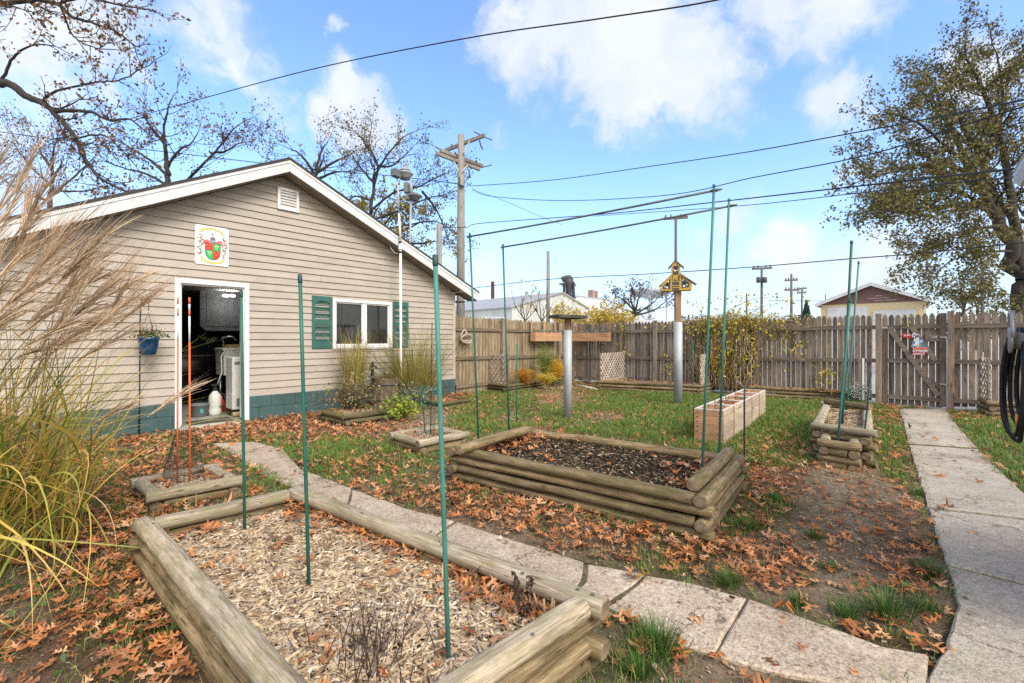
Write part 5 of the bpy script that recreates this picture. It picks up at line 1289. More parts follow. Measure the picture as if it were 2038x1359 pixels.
m_stalk = LEAF('reed_stalk', [(.16, .16, .05), (.24, .19, .08), (.30, .22, .11), (.12, .14, .04)], .6, 0)
m_plume = LEAF('seed_plume', [(.47, .33, .21), (.60, .44, .29), (.70, .55, .39), (.37, .25, .165), (.76, .64, .48)], .8, .25, spec=.1)
gc = G(-70, 1110)
big = thing('plumed_grass', 'tall clump of yellow green reed grass with feathery tan plumes in the left foreground', 'grass', gc)
def rej(C):
    px, py, Z = pixa(C[..., 0], C[..., 1]); py = HY - F * (C[..., 2] - H) / Z
    bad = ((px > 330) & (py > 600)) | ((px > 235 + npr.normal(0, 35, len(C))[:, None]) & (py > 860))
    return bad.any(1) & (npr.random(len(C)) < .96)
n = 900
ang = npr.uniform(0, 6.283, n); rr_ = npr.uniform(0, 1, n) ** .5 * .55
bs = np.stack([gc.x + rr_ * np.cos(ang), gc.y + rr_ * np.sin(ang), np.zeros(n) - .01], 1)
az = RTA + npr.normal(.3, 1.0, n); L = npr.uniform(.8, 2.1, n)
blades('blades', bs, az, L, np.abs(npr.normal(.28, .2, n)), npr.uniform(.2, 1.2, n), npr.uniform(.008, .019, n), 14, m_zeb, big, azd=npr.normal(0, .6, n), reject=rej)
n2 = 140
ang = npr.uniform(0, 6.283, n2); rr_ = npr.uniform(0, 1, n2) ** .5 * .42
bs = np.stack([gc.x + rr_ * np.cos(ang), gc.y + rr_ * np.sin(ang), np.zeros(n2) - .01], 1)
blades('drooping_blades', bs, RTA + npr.normal(-.2, .7, n2), npr.uniform(1.1, 1.9, n2), npr.uniform(.35, .8, n2), npr.uniform(.9, 1.7, n2), npr.uniform(.008, .016, n2), 16, m_zeb, big, azd=npr.normal(0, .7, n2), reject=rej)
PL = [((20, 400), (98, 252)), ((40, 470), (120, 300)), ((20, 480), (135, 365)), ((60, 560), (192, 398)), ((90, 545), (188, 463)), ((80, 620), (215, 515)), ((150, 580), (262, 528)), ((180, 660), (332, 545)), ((215, 660), (358, 548)), ((220, 620), (275, 524)), ((140, 630), (305, 592)), ((50, 650), (175, 555)), ((292, 830), (412, 752)), ((-10, 560), (105, 465)), ((-30, 470), (62, 318)), ((110, 690), (285, 602)), ((30, 700), (205, 618)), ((-20, 640), (95, 540)), ((70, 500), (170, 420)), ((-40, 380), (40, 262)), ((0, 620), (150, 500)), ((150, 720), (300, 640)), ((10, 540), (80, 400)), ((110, 610), (225, 470)), ((60, 730), (160, 640)), ((190, 840), (310, 780)), ((-60, 560), (30, 430))]
PL += [((a + 60, b + 10), (c + 75, d + 5)) for (a, b), (c, d) in PL if 170 < c < 270]
PL += [((a + rnd.uniform(-60, 30), b + rnd.uniform(-10, 70)), (c + rnd.uniform(-50, 25), d + rnd.uniform(-10, 60))) for (a, b), (c, d) in PL if c < 270]
st_l, pl_l = [], []
for (nk, tp) in PL:
    Z = rnd.uniform(2.35, 3.05); neck = D(*nk, Z); tip = D(*tp, Z + rnd.uniform(-.15, .15))
    b0 = gc + Vector((rnd.uniform(-.3, .3), rnd.uniform(-.3, .3), 0)); ctl = b0.lerp(neck, .35); ctl.z = neck.z * .72
    P = bez(b0, ctl, neck, 12); st_l.append((P, .008))
    d = tip - neck; ln = d.length; d.normalize()
    tdir = (P[-1] - P[-2]).normalized()
    for k in range(27):
        s = rnd.random() ** 1.2 * .5; p0 = neck + d * ln * s + tdir * ln * .12 * s
        e = d * (ln * (1.05 - s) * rnd.uniform(.55, 1.05)) + Vector((rnd.gauss(0, .05), rnd.gauss(0, .05), rnd.gauss(0, .05))) * (ln * 3.2) * .42
        mid = p0 + e * .5 + Vector((0, 0, ln * rnd.uniform(.0, .10)))
        pl_l.append((bez(p0, mid, p0 + e - Vector((0, 0, ln * rnd.uniform(.0, .10))), 6), rnd.uniform(.0036, .0065)))
for k in range(46):
    b0 = gc + Vector((rnd.uniform(-.35, .35), rnd.uniform(-.35, .35), 0)); Z = rnd.uniform(2.3, 3.1)
    q = D(rnd.uniform(-120, 230), rnd.uniform(430, 760), Z); ctl = b0.lerp(q, .35); ctl.z = q.z * .7; st_l.append((bez(b0, ctl, q, 12), .006))
strands('stalks', st_l, None, m_stalk, big); strands('plumes', pl_l, None, m_plume, big)
# ---- two reed clumps below the garage window
m_reed = LEAF('yellow_reed', [(.10, .15, .025), (.18, .21, .04), (.32, .30, .07), (.44, .34, .10), (.36, .24, .10), (.50, .40, .18), (.15, .19, .04)], .6, .2)
def clump(label, base, r, n, Lr, th, kp, wd, mat, K=9, azm=None, name='reed_grass', group=None):
    t = thing(name, label, 'grass', base, group)
    ang = npr.uniform(0, 6.283, n); q = npr.uniform(0, 1, n) ** .6 * r
    bs = np.stack([base.x + q * np.cos(ang), base.y + q * np.sin(ang), np.full(n, base.z)], 1)
    az = ang + npr.normal(0, .5, n) if azm is None else npr.normal(azm, 1.1, n)
    blades('blades', bs, az, npr.uniform(*Lr, n), np.abs(npr.normal(th, th, n)), npr.uniform(*kp, n), npr.uniform(*wd, n), K, mat, t, azd=npr.normal(0, .5, n))
    return t
pB = WX(780, 782, XW + .75); brl = Vector((pB.x, pB.y, 0))
clump('small upright reed clump at the left of the wooden half barrel', Vector((XW + .45, WX(706, 700, XW + .45).y, .3)), .16, 330, (.6, 1.55), .12, (.05, .5), (.009, .016), m_reed)
clump('large bushy reed clump right of the garage window', Vector((XW + .55, WX(822, 700, XW + .55).y, .12)), .36, 900, (.6, 1.9), .24, (.05, .6), (.009, .016), m_reed)
# ---- shrubs
m_rose = LEAF('rose_leaf', [(.08, .12, .04), (.15, .19, .06), (.28, .22, .09), (.36, .26, .13), (.19, .20, .08)], .6, .15)
m_bright = LEAF('bright_leaf', [(.12, .22, .02), (.22, .34, .03), (.34, .42, .05), (.16, .27, .03), (.46, .44, .07)], .5, .25)
m_twig = M('brown_twig', (.13, .085, .055), .8, .3, 20., bump=.2)
m_blue = LEAF('grey_green_leaf', [(.12, .19, .15), (.18, .26, .21), (.25, .32, .27), (.09, .14, .10)], .6, .15)
def shrub(label, base, rad, hgt, nst, nlf, lsize, mat, stem=m_twig, name='shrub', arch=.6, group=None, cat='shrub', K=7):
    t = thing(name, label, cat, base, group); ls = []; P = []
    for k in range(nst):
        a = rnd.uniform(0, 6.283); q = rad * rnd.random() ** .5; h_ = hgt * rnd.uniform(.45, 1.1)
        e = base + Vector((math.cos(a) * q * 1.1, math.sin(a) * q * 1.1, h_ * (1 - arch * (q / rad) ** 2)))
        c = base + Vector((math.cos(a) * q * .3, math.sin(a) * q * .3, h_ * .95)); b0 = base + Vector((math.cos(a) * q * .15, math.sin(a) * q * .15, 0))
        L = bez(b0, c, e, K); ls.append((L, .007))
        for m_ in range(3):
            i = rnd.randint(2, K - 1); p = L[i]; ls.append((bez(p, p + Vector((rnd.gauss(0, .05), rnd.gauss(0, .05), .04)), p + Vector((rnd.gauss(0, .11), rnd.gauss(0, .11), rnd.uniform(-.05, .1))) * 1., K), .004))
        for m_ in range(max(1, nlf // nst)):
            p = L[rnd.randint(2, K - 1)]; s = .07 * rad / .3; P.append((p.x + rnd.gauss(0, s), p.y + rnd.gauss(0, s), p.z + rnd.gauss(0, s * .8)))
    strands('stems', ls, None, stem, t); leaflets('leaves', P, npr.uniform(*lsize, len(P)), mat, t)
    return t
pr3 = g2(705, 814, .15); shrub('brownish rose bush sprawling out of the mossy log bed', Vector((pr3.x - .05, pr3.y, .12)), .60, .58, 190, 1100, (.03, .055), m_rose, arch=.6, name='rose_bush')
q = Gg(800, 835); shrub('low bright lime green leafy plant beside the mossy log bed', Vector((q.x, q.y, .02)), .33, .36, 60, 700, (.04, .075), m_bright, arch=.4, name='leafy_plant', cat='plant')
q = Gg(835, 818); shrub('dull grey green bushy herb behind the lime green plant', Vector((q.x - .25, q.y, .02)), .36, .42, 60, 800, (.025, .05), m_blue, arch=.4, name='herb_bush', cat='plant')
q = g2(1722, 792, .2); shrub('small silvery blue herb at the back of the two step bed', Vector((q.x - .15, q.y + .35, .1)), .24, .36, 50, 700, (.02, .035), LEAF('silver_leaf', [(.28, .36, .36), (.4, .48, .48), (.2, .27, .26)], .7), arch=.5, name='silver_herb', cat='plant')
# feathery asparagus in the corner bed
def feathery(label, base, rad, hgt, cols, n=150):
    t = thing('feathery_plant', label, 'plant', base, 'feathery plants in the corner bed'); ls = []
    for k in range(n):
        a = rnd.uniform(0, 6.283); q = rad * rnd.random() ** .5; h_ = hgt * rnd.uniform(.35, 1.)
        e = base + Vector((math.cos(a) * q, math.sin(a) * q, h_ * (1 - .35 * (q / rad)))); c = base + Vector((math.cos(a) * q * .3, math.sin(a) * q * .3, h_ * .9)); L = bez(base, c, e, 6); ls.append((L, .006))
        for m_ in range(14):
            p = L[rnd.randint(1, 5)]; v = Vector((rnd.gauss(0, .09), rnd.gauss(0, .09), rnd.gauss(.01, .06))); ls.append(([p, p + v * .5 + Vector((0, 0, .01)), p + v], rnd.uniform(.004, .009)))
    strands('fronds', ls, None, LEAF('frond_' + label[:6].strip(), cols, .6, .3), t)
    return t
cbv = [Vector(c) for c in C5]
def inC(px, py): p = WX(px, py, XW + .55); return Vector((p.x, p.y, .16))
feathery('green feathery plant, tallest in the corner bed', inC(1085, 735), .38, 1.2, [(.10, .17, .03), (.18, .25, .05), (.30, .32, .05), (.14, .2, .04)])
feathery('golden yellow feathery plant beside the green one', inC(1090, 740) + Vector((.25, .1, 0)), .36, .72, [(.60, .36, .02), (.72, .46, .03), (.62, .30, .02), (.75, .52, .08)])
feathery('orange brown feathery plant near the lattice', inC(1040, 745) + Vector((.1, -.1, 0)), .38, .50, [(.42, .17, .03), (.58, .28, .03), (.34, .15, .05), (.66, .42, .05)])
feathery('pale yellow feathery plant drooping over the corner bed logs', inC(1050, 750) + Vector((.5, .15, 0)), .34, .32, [(.62, .46, .06), (.5, .36, .05), (.66, .52, .1), (.4, .34, .06)], 90)
# ---- vine over the back fence
m_vine = LEAF('vine_leaf', [(.28, .32, .03), (.42, .42, .04), (.58, .50, .04), (.64, .46, .03), (.22, .25, .04), (.62, .54, .10), (.34, .20, .06)], .55, .25)
m_vst = LEAF('vine_stem', [(.30, .20, .11), (.42, .29, .16), (.20, .135, .08), (.48, .36, .21)], .8)
v0, v1 = WY(1350, 700, YF).x, WY(1590, 700, YF).x; vc = WY(1450, 700, YF).x
vin = thing('fence_vine', 'yellow leaved climbing vine heaped over the back fence', 'vine', (vc, YF - .1, 0)); ls = []; P = []
ztf_ = zt_back(vc)
for k in range(200):
    x = rnd.gauss(vc, .40); y = YF - rnd.uniform(.07, .3); top = ztf_ - rnd.uniform(.0, .25)
    pts = [Vector((x, y, .15))]
    for i in range(1, 9): pts.append(Vector((pts[-1].x + rnd.gauss(0, .07), min(YF - .06, pts[-1].y + rnd.gauss(0, .035)), .15 + (top - .15) * i / 8)))
    ls.append((pts, rnd.uniform(.009, .022)))
    for p in pts[2:]:
        for _ in range(2):
            if rnd.random() < .35: P.append((p.x + rnd.gauss(0, .09), p.y - rnd.random() * .12, p.z + rnd.gauss(0, .08)))
for k in range(480):
    x = rnd.gauss(vc + .0, .52) if k % 5 else rnd.uniform(v0 - .2, v1 + .2); hgt = ztf_ + .52 * math.exp(-((x - vc) / .95) ** 2) * rnd.uniform(.1, 1.05) - .05
    a = Vector((x, YF + rnd.uniform(-.28, .3), ztf_ - rnd.uniform(.05, .35))); s = rnd.choice((-1, 1)) * rnd.uniform(.15, .75)
    e = a + Vector((s, rnd.gauss(-.03, .2), rnd.uniform(-.35, .12))); c = (a + e) / 2; c.z = hgt + rnd.uniform(0, .15)
    L = bez(a, c, e, 9); ls.append((L, rnd.uniform(.005, .010)))
    for p in L:
        if rnd.random() < .17: P.append((p.x + rnd.gauss(0, .06), p.y + rnd.gauss(-.02, .06), p.z + rnd.gauss(0, .05)))
for (px, py, n, sx, sz) in ((1235, 650, 40, .12, .25), (1330, 735, 34, .10, .16), (1245, 700, 20, .08, .2), (1640, 745, 50, .13, .16), (1545, 650, 90, .3, .16), (1570, 690, 30, .2, .14), (1490, 620, 90, .35, .22), (1460, 600, 60, .3, .2), (1530, 600, 30, .3, .15), (1450, 760, 50, .15, .4), (1405, 640, 30, .1, .3), (1800, 640, 10, .05, .1)):
    for _ in range(n):
        q = WY(px, py, YF - .12); P.append((q.x + rnd.gauss(0, sx), q.y - rnd.random() * .1 + .05, q.z + rnd.gauss(0, sz)))
for (a, b_, c) in (((1430, 640), (1470, 585), (1570, 592)), ((1400, 640), (1395, 600), (1360, 597)), ((1480, 640), (1500, 600), (1600, 600)), ((1400, 760), (1330, 740), (1325, 700)), ((1560, 740), (1520, 690), (1480, 650)), ((1640, 790), (1640, 750), (1650, 735)), ((1240, 730), (1230, 690), (1240, 645)), ((1520, 660), (1580, 700), (1640, 745))):
    L = bez(WY(*a, YF - .1), WY(*b_, YF - .12), WY(*c, YF - .14), 9); ls.append((L, .012)); ls.append(([p + Vector((rnd.gauss(0, .03), 0, rnd.gauss(0, .03))) for p in L], .008))
    for p in L:
        for _ in range(2): P.append((p.x + rnd.gauss(0, .05), p.y + rnd.gauss(0, .03), p.z + rnd.gauss(0, .05)))
strands('stems', ls, None, m_vst, vin); leaflets('leaves', P, npr.uniform(.045, .095, len(P)), m_vine, vin)
# ---- dead stalks in the chip bed
m_dead = M('dead_stem', (.055, .032, .026), .8, .3, 20.)
q = G(735, 1330, .172); t = thing('dried_plant', 'dead dark twiggy plant among the wood chips', 'plant', q); ls = []
for k in range(75):
    b0 = q + Vector((rnd.gauss(0, .10), rnd.gauss(0, .08), 0)); e = b0 + Vector((rnd.gauss(0, .06), rnd.gauss(0, .06), rnd.uniform(.10, .26))); L = bez(b0, (b0 + e) / 2 + Vector((rnd.gauss(0, .015), rnd.gauss(0, .015), .02)), e, 5); ls.append((L, .0042))
    for p in L[2:]:
        v = Vector((rnd.gauss(0, .025), rnd.gauss(0, .025), rnd.uniform(0, .03))); ls.append(([p, p + v * .5, p + v], .002))
strands('stems', ls, None, m_dead, t)
q = G(1040, 1235, .172); t = thing('dead_stump_plant', 'clump of cut brown stubs and curled black stalks in the chip bed corner', 'plant', q); mb = MB()
for (px, py, tx, ty, r) in ((1060, 1218, 1053, 1183, .005), (1085, 1240, 1082, 1192, .006), (1093, 1240, 1100, 1188, .005), (1078, 1225, 1062, 1180, .005), (1095, 1230, 1104, 1195, .004)):
    a = G(px, py, .178); Z = -SA * a.x + CA * a.y; mb.tube([a - Vector((0, 0, .02)), D(tx, ty, Z)], [r, r * .9], 8)
mb.build('cut_stubs', M('cut_stub', (.30, .21, .13), .8), t, smooth=True)
mb = MB()
for (pts) in ([(1040, 1235), (1030, 1190), (1024, 1150), (1026, 1140)], [(1048, 1235), (1050, 1200), (1058, 1165), (1052, 1152)], [(1036, 1240), (1044, 1210), (1030, 1175), (1022, 1160)]):
    a = G(*pts[0], .178); Z = -SA * a.x + CA * a.y; L = [D(px, py, Z) for px, py in pts]; mb.tube(L, .0025, 5)
    for _ in range(14):
        p = L[rnd.randint(1, 3)] + Vector((rnd.gauss(0, .008), rnd.gauss(0, .008), rnd.gauss(0, .012))); mb.tube([p, p + Vector((rnd.gauss(0, .01), rnd.gauss(0, .01), rnd.uniform(-.02, .015))), p + Vector((rnd.gauss(0, .012), rnd.gauss(0, .012), rnd.uniform(-.03, .01)))], [.004, .006, .001], 5)
mb.build('curled_stalks', m_dead, t, smooth=True)
# bare stem in the low mossy bed
q = g2(884, 796, .1); t = thing('bare_sapling', 'bare brown stem standing in the low mossy bed', 'plant', (q.x, q.y, .08)); mb = MB(); b0 = Vector((q.x, q.y, .08))
mb.tube([b0, b0 + Vector((0, 0, .2)), b0 + Vector((.01, 0, .34))], [.014, .012, .008], 7)
for k in range(12):
    p = b0 + Vector((0, 0, .2 + .14 * rnd.random())); v = Vector((rnd.gauss(0, .13), rnd.gauss(0, .13), rnd.uniform(-.02, .14))); mb.tube([p, p + v * .6, p + v + Vector((0, 0, -.05))], [.005, .003, .002], 4)
mb.build('twigs', m_twig, t, smooth=True)
# low weeds between leaves
P = []
for (px, py, n, s) in ((90, 1185, 70, .14), (270, 1290, 60, .12), (300, 1240, 30, .08), (215, 960, 40, .12), (165, 885, 50, .12), (1380, 1040, 50, .08), (1180, 1040, 30, .06), (1075, 1055, 40, .06), (1130, 1330, 30, .05), (360, 1010, 24, .05), (445, 830, 30, .06), (900, 770, 60, .2), (820, 880, 50, .15), (1620, 925, 30, .08), (100, 1000, 60, .2), (1840, 1180, 20, .06)):
    q = Gg(px, py)
    for _ in range(n): P.append((q.x + rnd.gauss(0, s), q.y + rnd.gauss(0, s), .015 + rnd.random() * .05))
kind(leaflets('weeds', P, npr.uniform(.018, .042, len(P)), LEAF('weed_leaf', [(.04, .10, .02), (.06, .14, .025), (.10, .18, .04)], .5, .2), None, .6), 'stuff')
# ================================================================ things standing about the yard
m_galv = M('galvanised_steel', (.38, .41, .42), .6, .25, 5., (1, 1, .35), .08, .002, metal=.2, spec=.35)
m_cedar = WOOD('cedar_board', [(.30, .16, .08), (.46, .27, .15), (.56, .36, .22)], 'X', .8, island=.25, stain=.25, bump=.25)
m_cedarlit = WOOD('sunlit_cedar_board', [(.33, .25, .18), (.50, .41, .31), (.60, .51, .41)], 'Y', .8, island=.2, stain=.25, bump=.25)  # crate side boards: cedar with the sun-facing lightness put into the colour
m_pine = WOOD('bare_pine_post', [(.15, .09, .05), (.28, .175, .10), (.36, .24, .145)], 'Z', .8, island=.1, stain=.3)
m_wpole = WOOD('grey_utility_wood', [(.15, .135, .12), (.25, .23, .21), (.34, .315, .29)], 'Z', .6, island=.1, stain=.3)
m_wire = M('black_wire', (.012, .012, .012), .6, .1)
def upright(px, pyt, pyb, r, z0=0.):
    p = G(px, pyb, z0); Z = -SA * p.x + CA * p.y; return p, D(px, pyt, Z), Z
# ---- wooden crates in a row
zc = .436
cq = [g2(1381, 814, zc), g2(1439, 818.5, zc), g2(1524, 777, zc), g2(1478.5, 775, zc)]
ncr = 5
for k in range(ncr):
    t0, t1 = k / ncr + .004, (k + 1) / ncr - .004
    a, b_, c_, d_ = cq[0].lerp(cq[3], t0), cq[1].lerp(cq[2], t0), cq[1].lerp(cq[2], t1), cq[0].lerp(cq[3], t1)
    lb = ('nearest wooden planter crate with a screwed orange end board', 'second wooden planter crate counted from the near end of the row', 'middle wooden planter crate of the row of five', 'fourth wooden planter crate, next to the farthest one', 'farthest wooden planter crate, closest to the back fence')[k]
    cc_ = (a + b_ + c_ + d_) / 4; t = thing('planter_crate', lb, 'crate', (cc_.x, cc_.y, 0), 'wooden crates in a row')
    zb = .0
    def wall(p, q, mat, nm_='side_board'):
        mb = MB(); e = (q - p).normalized(); nrm = Vector((-e.y, e.x)); 
        if (cc_ - p).dot(nrm) < 0: nrm = -nrm
        hs = [0, .12, .25, .36, zc]
        for z0, z1 in zip(hs[:-1], hs[1:]):
            m0 = (p + q) / 2 + nrm * .011; mb.box((m0.x, m0.y, (z0 + z1) / 2), ((q - p).length, .02, z1 - z0 - .004), Matrix.Rotation(math.atan2(e.y, e.x), 3, 'Z'))
        if nm_ == 'end_board':
            for z0 in (.06, .15, .22, .28, .34, .41):
                for s in (.12, .86):
                    w0 = p.lerp(q, s) - nrm * .001; mb.box((w0.x, w0.y, z0), (.012, .006, .012), Matrix.Rotation(math.atan2(e.y, e.x), 3, 'Z'), 1)
        mb.build(nm_, [mat, m_black], t, bevel=0)
    e1 = (b_ - a).normalized() * .022
    wall(a, b_, m_cedar, 'end_board'); wall(d_, c_, m_cedar, 'end_board' if 0 else 'back_board'); 
    ee = (d_ - a).normalized() * .023
    wall(b_ + ee, c_ - ee, m_cedarlit); wall(a + ee, d_ - ee, m_cedarlit)
    soil(t, [x + (cc_ - x).normalized() * .05 for x in (a, b_, c_, d_)], .385, m_mulch, nseg=8)
    mb = MB()
    for p, q in ((a, b_), (b_, c_), (c_, d_), (d_, a)):
        e = (q - p).normalized(); nrm = Vector((-e.y, e.x)); 
        if (cc_ - p).dot(nrm) < 0: nrm = -nrm
        m0 = (p + q) / 2 + nrm * .013; mb.box((m0.x, m0.y, zc + .004 + (.002 if p is a or p is c_ else 0)), ((q - p).length * .985, .024, .012), Matrix.Rotation(math.atan2(e.y, e.x), 3, 'Z'))
    mb.build('rim', M('pale_rim', (.60, .54, .48), .8, .2, 8.) if k == 0 else bpy.data.materials['pale_rim'], t)
    lp = in_bed([x + (cc_ - x).normalized() * .06 for x in (a, b_, c_, d_)], .39, 26, lambda u, v: .8 + 0 * u, .02)
    kind(scatter_leaves('fallen_leaves', lp, npr.uniform(.06, .11, len(lp)), .3, False, m_leaf), 'stuff')
    if k < 3:
        mb = MB(); p0 = Vector((cc_.x, cc_.y, .38)); mb.tube([p0, p0 + Vector((.01, 0, .09)), p0 + Vector((.0, .01, .17))], .006, 6); mb.tube([p0 + Vector((.01, 0, .08)), p0 + Vector((.05, .02, .13))], .004, 5); mb.build('dry_stem', m_twig, t)
# ---- bird feeder table on a metal pipe
p, q, Z = upright(1130, 657, 832, 0)
t = thing('bird_feeder', 'tray bird feeder on a short wooden post in a galvanised pipe', 'bird feeder', (p.x, p.y, 0))
mb = MB(); mb.lathe((p.x, p.y, -.05), [(.072, 0), (.072, q.z + .05), (.062, q.z + .05), (.062, q.z - .2)], 24); mb.build('pipe', m_galv, t, smooth=True)
ztray = D(1130, 634, Z).z
mb = MB(); mb.box((p.x, p.y, (q.z - .3 + ztray) / 2), (.09, .09, ztray - q.z + .3), Matrix.Rotation(.2, 3, 'Z')); mb.build('post', m_pine, t, bevel=.004)
mb = MB(); Rz = Matrix.Rotation(AN + .35, 3, 'Z') @ Matrix.Rotation(.02, 3, 'Y')
mb.box((p.x, p.y, ztray + .012), (.52, .36, .02), Rz)
for sx in (-1, 1):
    mb.box(Vector((p.x, p.y, ztray + .03)) + Rz @ Vector((sx * .255, 0, 0)), (.03, .40, .055), Rz); mb.box(Vector((p.x, p.y, ztray + .03)) + Rz @ Vector((0, sx * .19, 0)), (.479, .03, .052), Rz)
mb.build('tray', WOOD('old_grey_board', [(.035, .032, .028), (.08, .073, .062), (.13, .12, .10)], 'X', 1., stain=.4), t, bevel=.004)
# ---- birdhouse
p, q, Z = upright(1349.5, 641, 805, 0)
t = thing('birdhouse', 'yellow and navy gabled birdhouse with a letter M on a tall post', 'birdhouse', (p.x, p.y, 0))
mb = MB(); mb.lathe((p.x, p.y, -.05), [(.088, 0), (.088, q.z + .05), (.078, q.z + .05), (.078, q.z - .3)], 24); mb.build('pipe', m_galv, t, smooth=True)
zh = D(1349, 579, Z).z
mb = MB(); mb.box((p.x, p.y, (q.z - .4 + zh) / 2), (.115, .115, zh - q.z + .4), Matrix.Rotation(AN - .25, 3, 'Z')); mb.build('post', m_pine, t, bevel=.004)
rot = math.radians(20)
E1 = RT * math.cos(rot) - FW * math.sin(rot); E2 = FW * math.cos(rot) + RT * math.sin(rot); S_ = Z / F / 9.71 * 1.03
O = D(1345.6, 579.5, Z) - E2 * .10; O.z = zh
def bh(x, y, d=0): return O + E1 * ((x - 540) * S_) + Vector((0, 0, 1)) * ((775 - y) * S_) + E2 * d
def bpoly(mb, pts, d0, d1, mi=0): mb.prism(pts, lambda a, b_, d: bh(a, b_, d), d0, d1, mi)
m_by = M('mustard_paint', (.46, .29, .02), .6, .2, 14.); m_bn = M('navy_paint', (.035, .045, .085), .6, .2, 14.); m_bw = M('white_paint_spot', (.75, .75, .75), .6, .05); m_br = M('birdhouse_roof', (.52, .55, .58), .7, .3, 12.); m_bl = M('black_hole', (.004, .004, .005), .9)
mb = MB(); bpoly(mb, [(285, 770), (800, 770), (800, 655), (612, 475), (455, 475), (285, 665)], .0, .24); bpoly(mb, [(458, 478), (608, 478), (608, 325), (530, 235), (458, 325)], .002, .2); mb.build('body', m_bn, t)
mb = MB(); bpoly(mb, [(285, 775), (810, 775), (810, 650), (612, 470), (615, 320), (528, 225), (452, 320), (455, 470), (280, 662)], -.012, -.001); mb.build('front', m_by, t)
mb = MB()
for pts in ([(310, 742), (440, 742), (440, 590), (452, 545), (312, 690)], [(636, 732), (768, 722), (768, 645), (620, 515), (636, 600)], [(485, 482), (580, 482), (580, 340), (530, 278), (485, 340)], [(472, 765), (595, 765), (595, 618), (472, 618)]): bpoly(mb, pts, -.0155, -.0125)
for pts in ([(470, 600), (470, 500), (485, 490), (540, 545), (585, 490), (600, 500), (600, 600)],): bpoly(mb, pts, -.0152, -.0125)
mb.build('panel', m_bn, t)
text_obj('M', 125 * S_, 'letter', m_by, t, bh(476, 596, -.0185), E1, (0, 0, 1), .0015, .004, 1.0)
mb = MB()
for y in (675, 715): bpoly(mb, [(475, y), (592, y), (592, y + 16), (475, y + 16)], -.02, -.0157)
mb.build('ladder_rung', m_by, t)
mb = MB()
for (cx_, cy_, r_, ry) in ((528, 308, 12, 12), (522, 408, 20, 14), (500, 380, 8, 10), (562, 403, 8, 10), (403, 607, 11, 12), (345, 697, 11, 12), (380, 715, 22, 15), (662, 587, 12, 12), (728, 677, 11, 12), (678, 698, 22, 17)): bpoly(mb, [(cx_ + r_ * math.cos(k * .785), cy_ + ry * math.sin(k * .785)) for k in range(8)], -.0195, -.0157)
mb.build('spots', m_bw, t)
mb = MB()
for (cx_, cy_, r_) in ((530, 348, 18), (392, 655, 18), (684, 638, 18)): bpoly(mb, [(cx_ + r_ * math.cos(k * .524), cy_ + r_ * 1.1 * math.sin(k * .524)) for k in range(12)], -.018, -.0157)
mb.build('entrance', m_bl, t)
for pts in ([(515, 205), (530, 215), (680, 355), (680, 335)], [(515, 205), (515, 225), (400, 350), (400, 330)], [(615, 452), (630, 452), (895, 660), (880, 668), (612, 470)], [(455, 468), (455, 488), (240, 690), (235, 672)]):
    mb = MB(); bpoly(mb, pts, -.04, .28); mb.build('roof', m_br, t)
# ---- cedar boxes hung on the fences
def fence_box(label, a, b_, zt_, zb_, n_out, brk):
    """a,b: xy ends at the fence face; n_out: outward direction"""
    a, b_ = Vector(a), Vector(b_); n_ = Vector(n_out); e = (b_ - a).normalized(); Ra = Matrix.Rotation(math.atan2(e.y, e.x), 3, 'Z'); L = (b_ - a).length; dp = .2
    t = thing('hanging_planter', label, 'planter box', (a.x, a.y, zb_), 'cedar boxes on the fence'); c_ = (a + b_) / 2
    hs = (zt_ - zb_) / 2
    for nm_, off, ln, z0 in (('front_board', dp, L, 0), ('back_board', .03, L, 0)):
        mb = MB()
        for k in range(2): p = c_ + n_ * off; mb.box((p.x, p.y, zb_ + hs * (k + .5)), (ln, .02, hs - .004), Ra)
        mb.build(nm_, m_cedar, t)
    for s in (a + e * .01, b_ - e * .01):
        mb = MB(); p = s + n_ * (dp / 2 + .016); mb.box((p.x, p.y, (zt_ + zb_) / 2), (.02, dp - .052, zt_ - zb_), Ra); mb.build('end_board', m_cedar, t)
    mb = MB(); p = c_ + n_ * (dp / 2 + .015); mb.box((p.x, p.y, zt_ - .05), (L - .05, dp - .06, .02), Ra); mb.build('soil', m_soil, t)
    for s, zt2 in brk:
        mb = MB(); p = a.lerp(b_, s) + n_ * .0; mb.box((p.x, p.y, (zb_ + zt2) / 2 + .03), (.055, .02, zt2 - zb_), Ra); mb.build('bracket', m_cedar, t)
    P = []
    for k in range(170):
        p = a.lerp(b_, rnd.uniform(.05, .95)) + n_ * rnd.uniform(.04, dp - .03); P.append((p.x, p.y, zt_ + rnd.uniform(-.03, .06) * (1 if rnd.random() < .8 else 1.6)))
    leaflets('plants', P, npr.uniform(.04, .075, len(P)), m_blue, t)
a, b_ = WX(1053, 670, XW + .06), WX(1106, 670, XW + .06); a2, b2 = WX(1059, 661, XW + .26), WX(1059, 679, XW + .26)
zbk = zt_left(a.y) + .0
fence_box('cedar planter box hung on the olive side fence', (XW + .085, a.y), (XW + .085, b_.y), a2.z, b2.z, (1, 0), [(.06, zbk), (.52, zbk), (.95, zbk)])
a, b_ = WY(1144, 670, YF - .06), WY(1218, 670, YF - .06); a2, b2 = WY(1180, 662, YF - .26), WY(1180, 679, YF - .26)
fence_box('cedar planter box hung on the back fence beside the corner post', (a.x, YF - .085), (b_.x, YF - .085), a2.z, b2.z, (0, -1), [(.06, zt_back(a.x)), (.5, zt_back(a.x)), (.95, zt_back(a.x))])
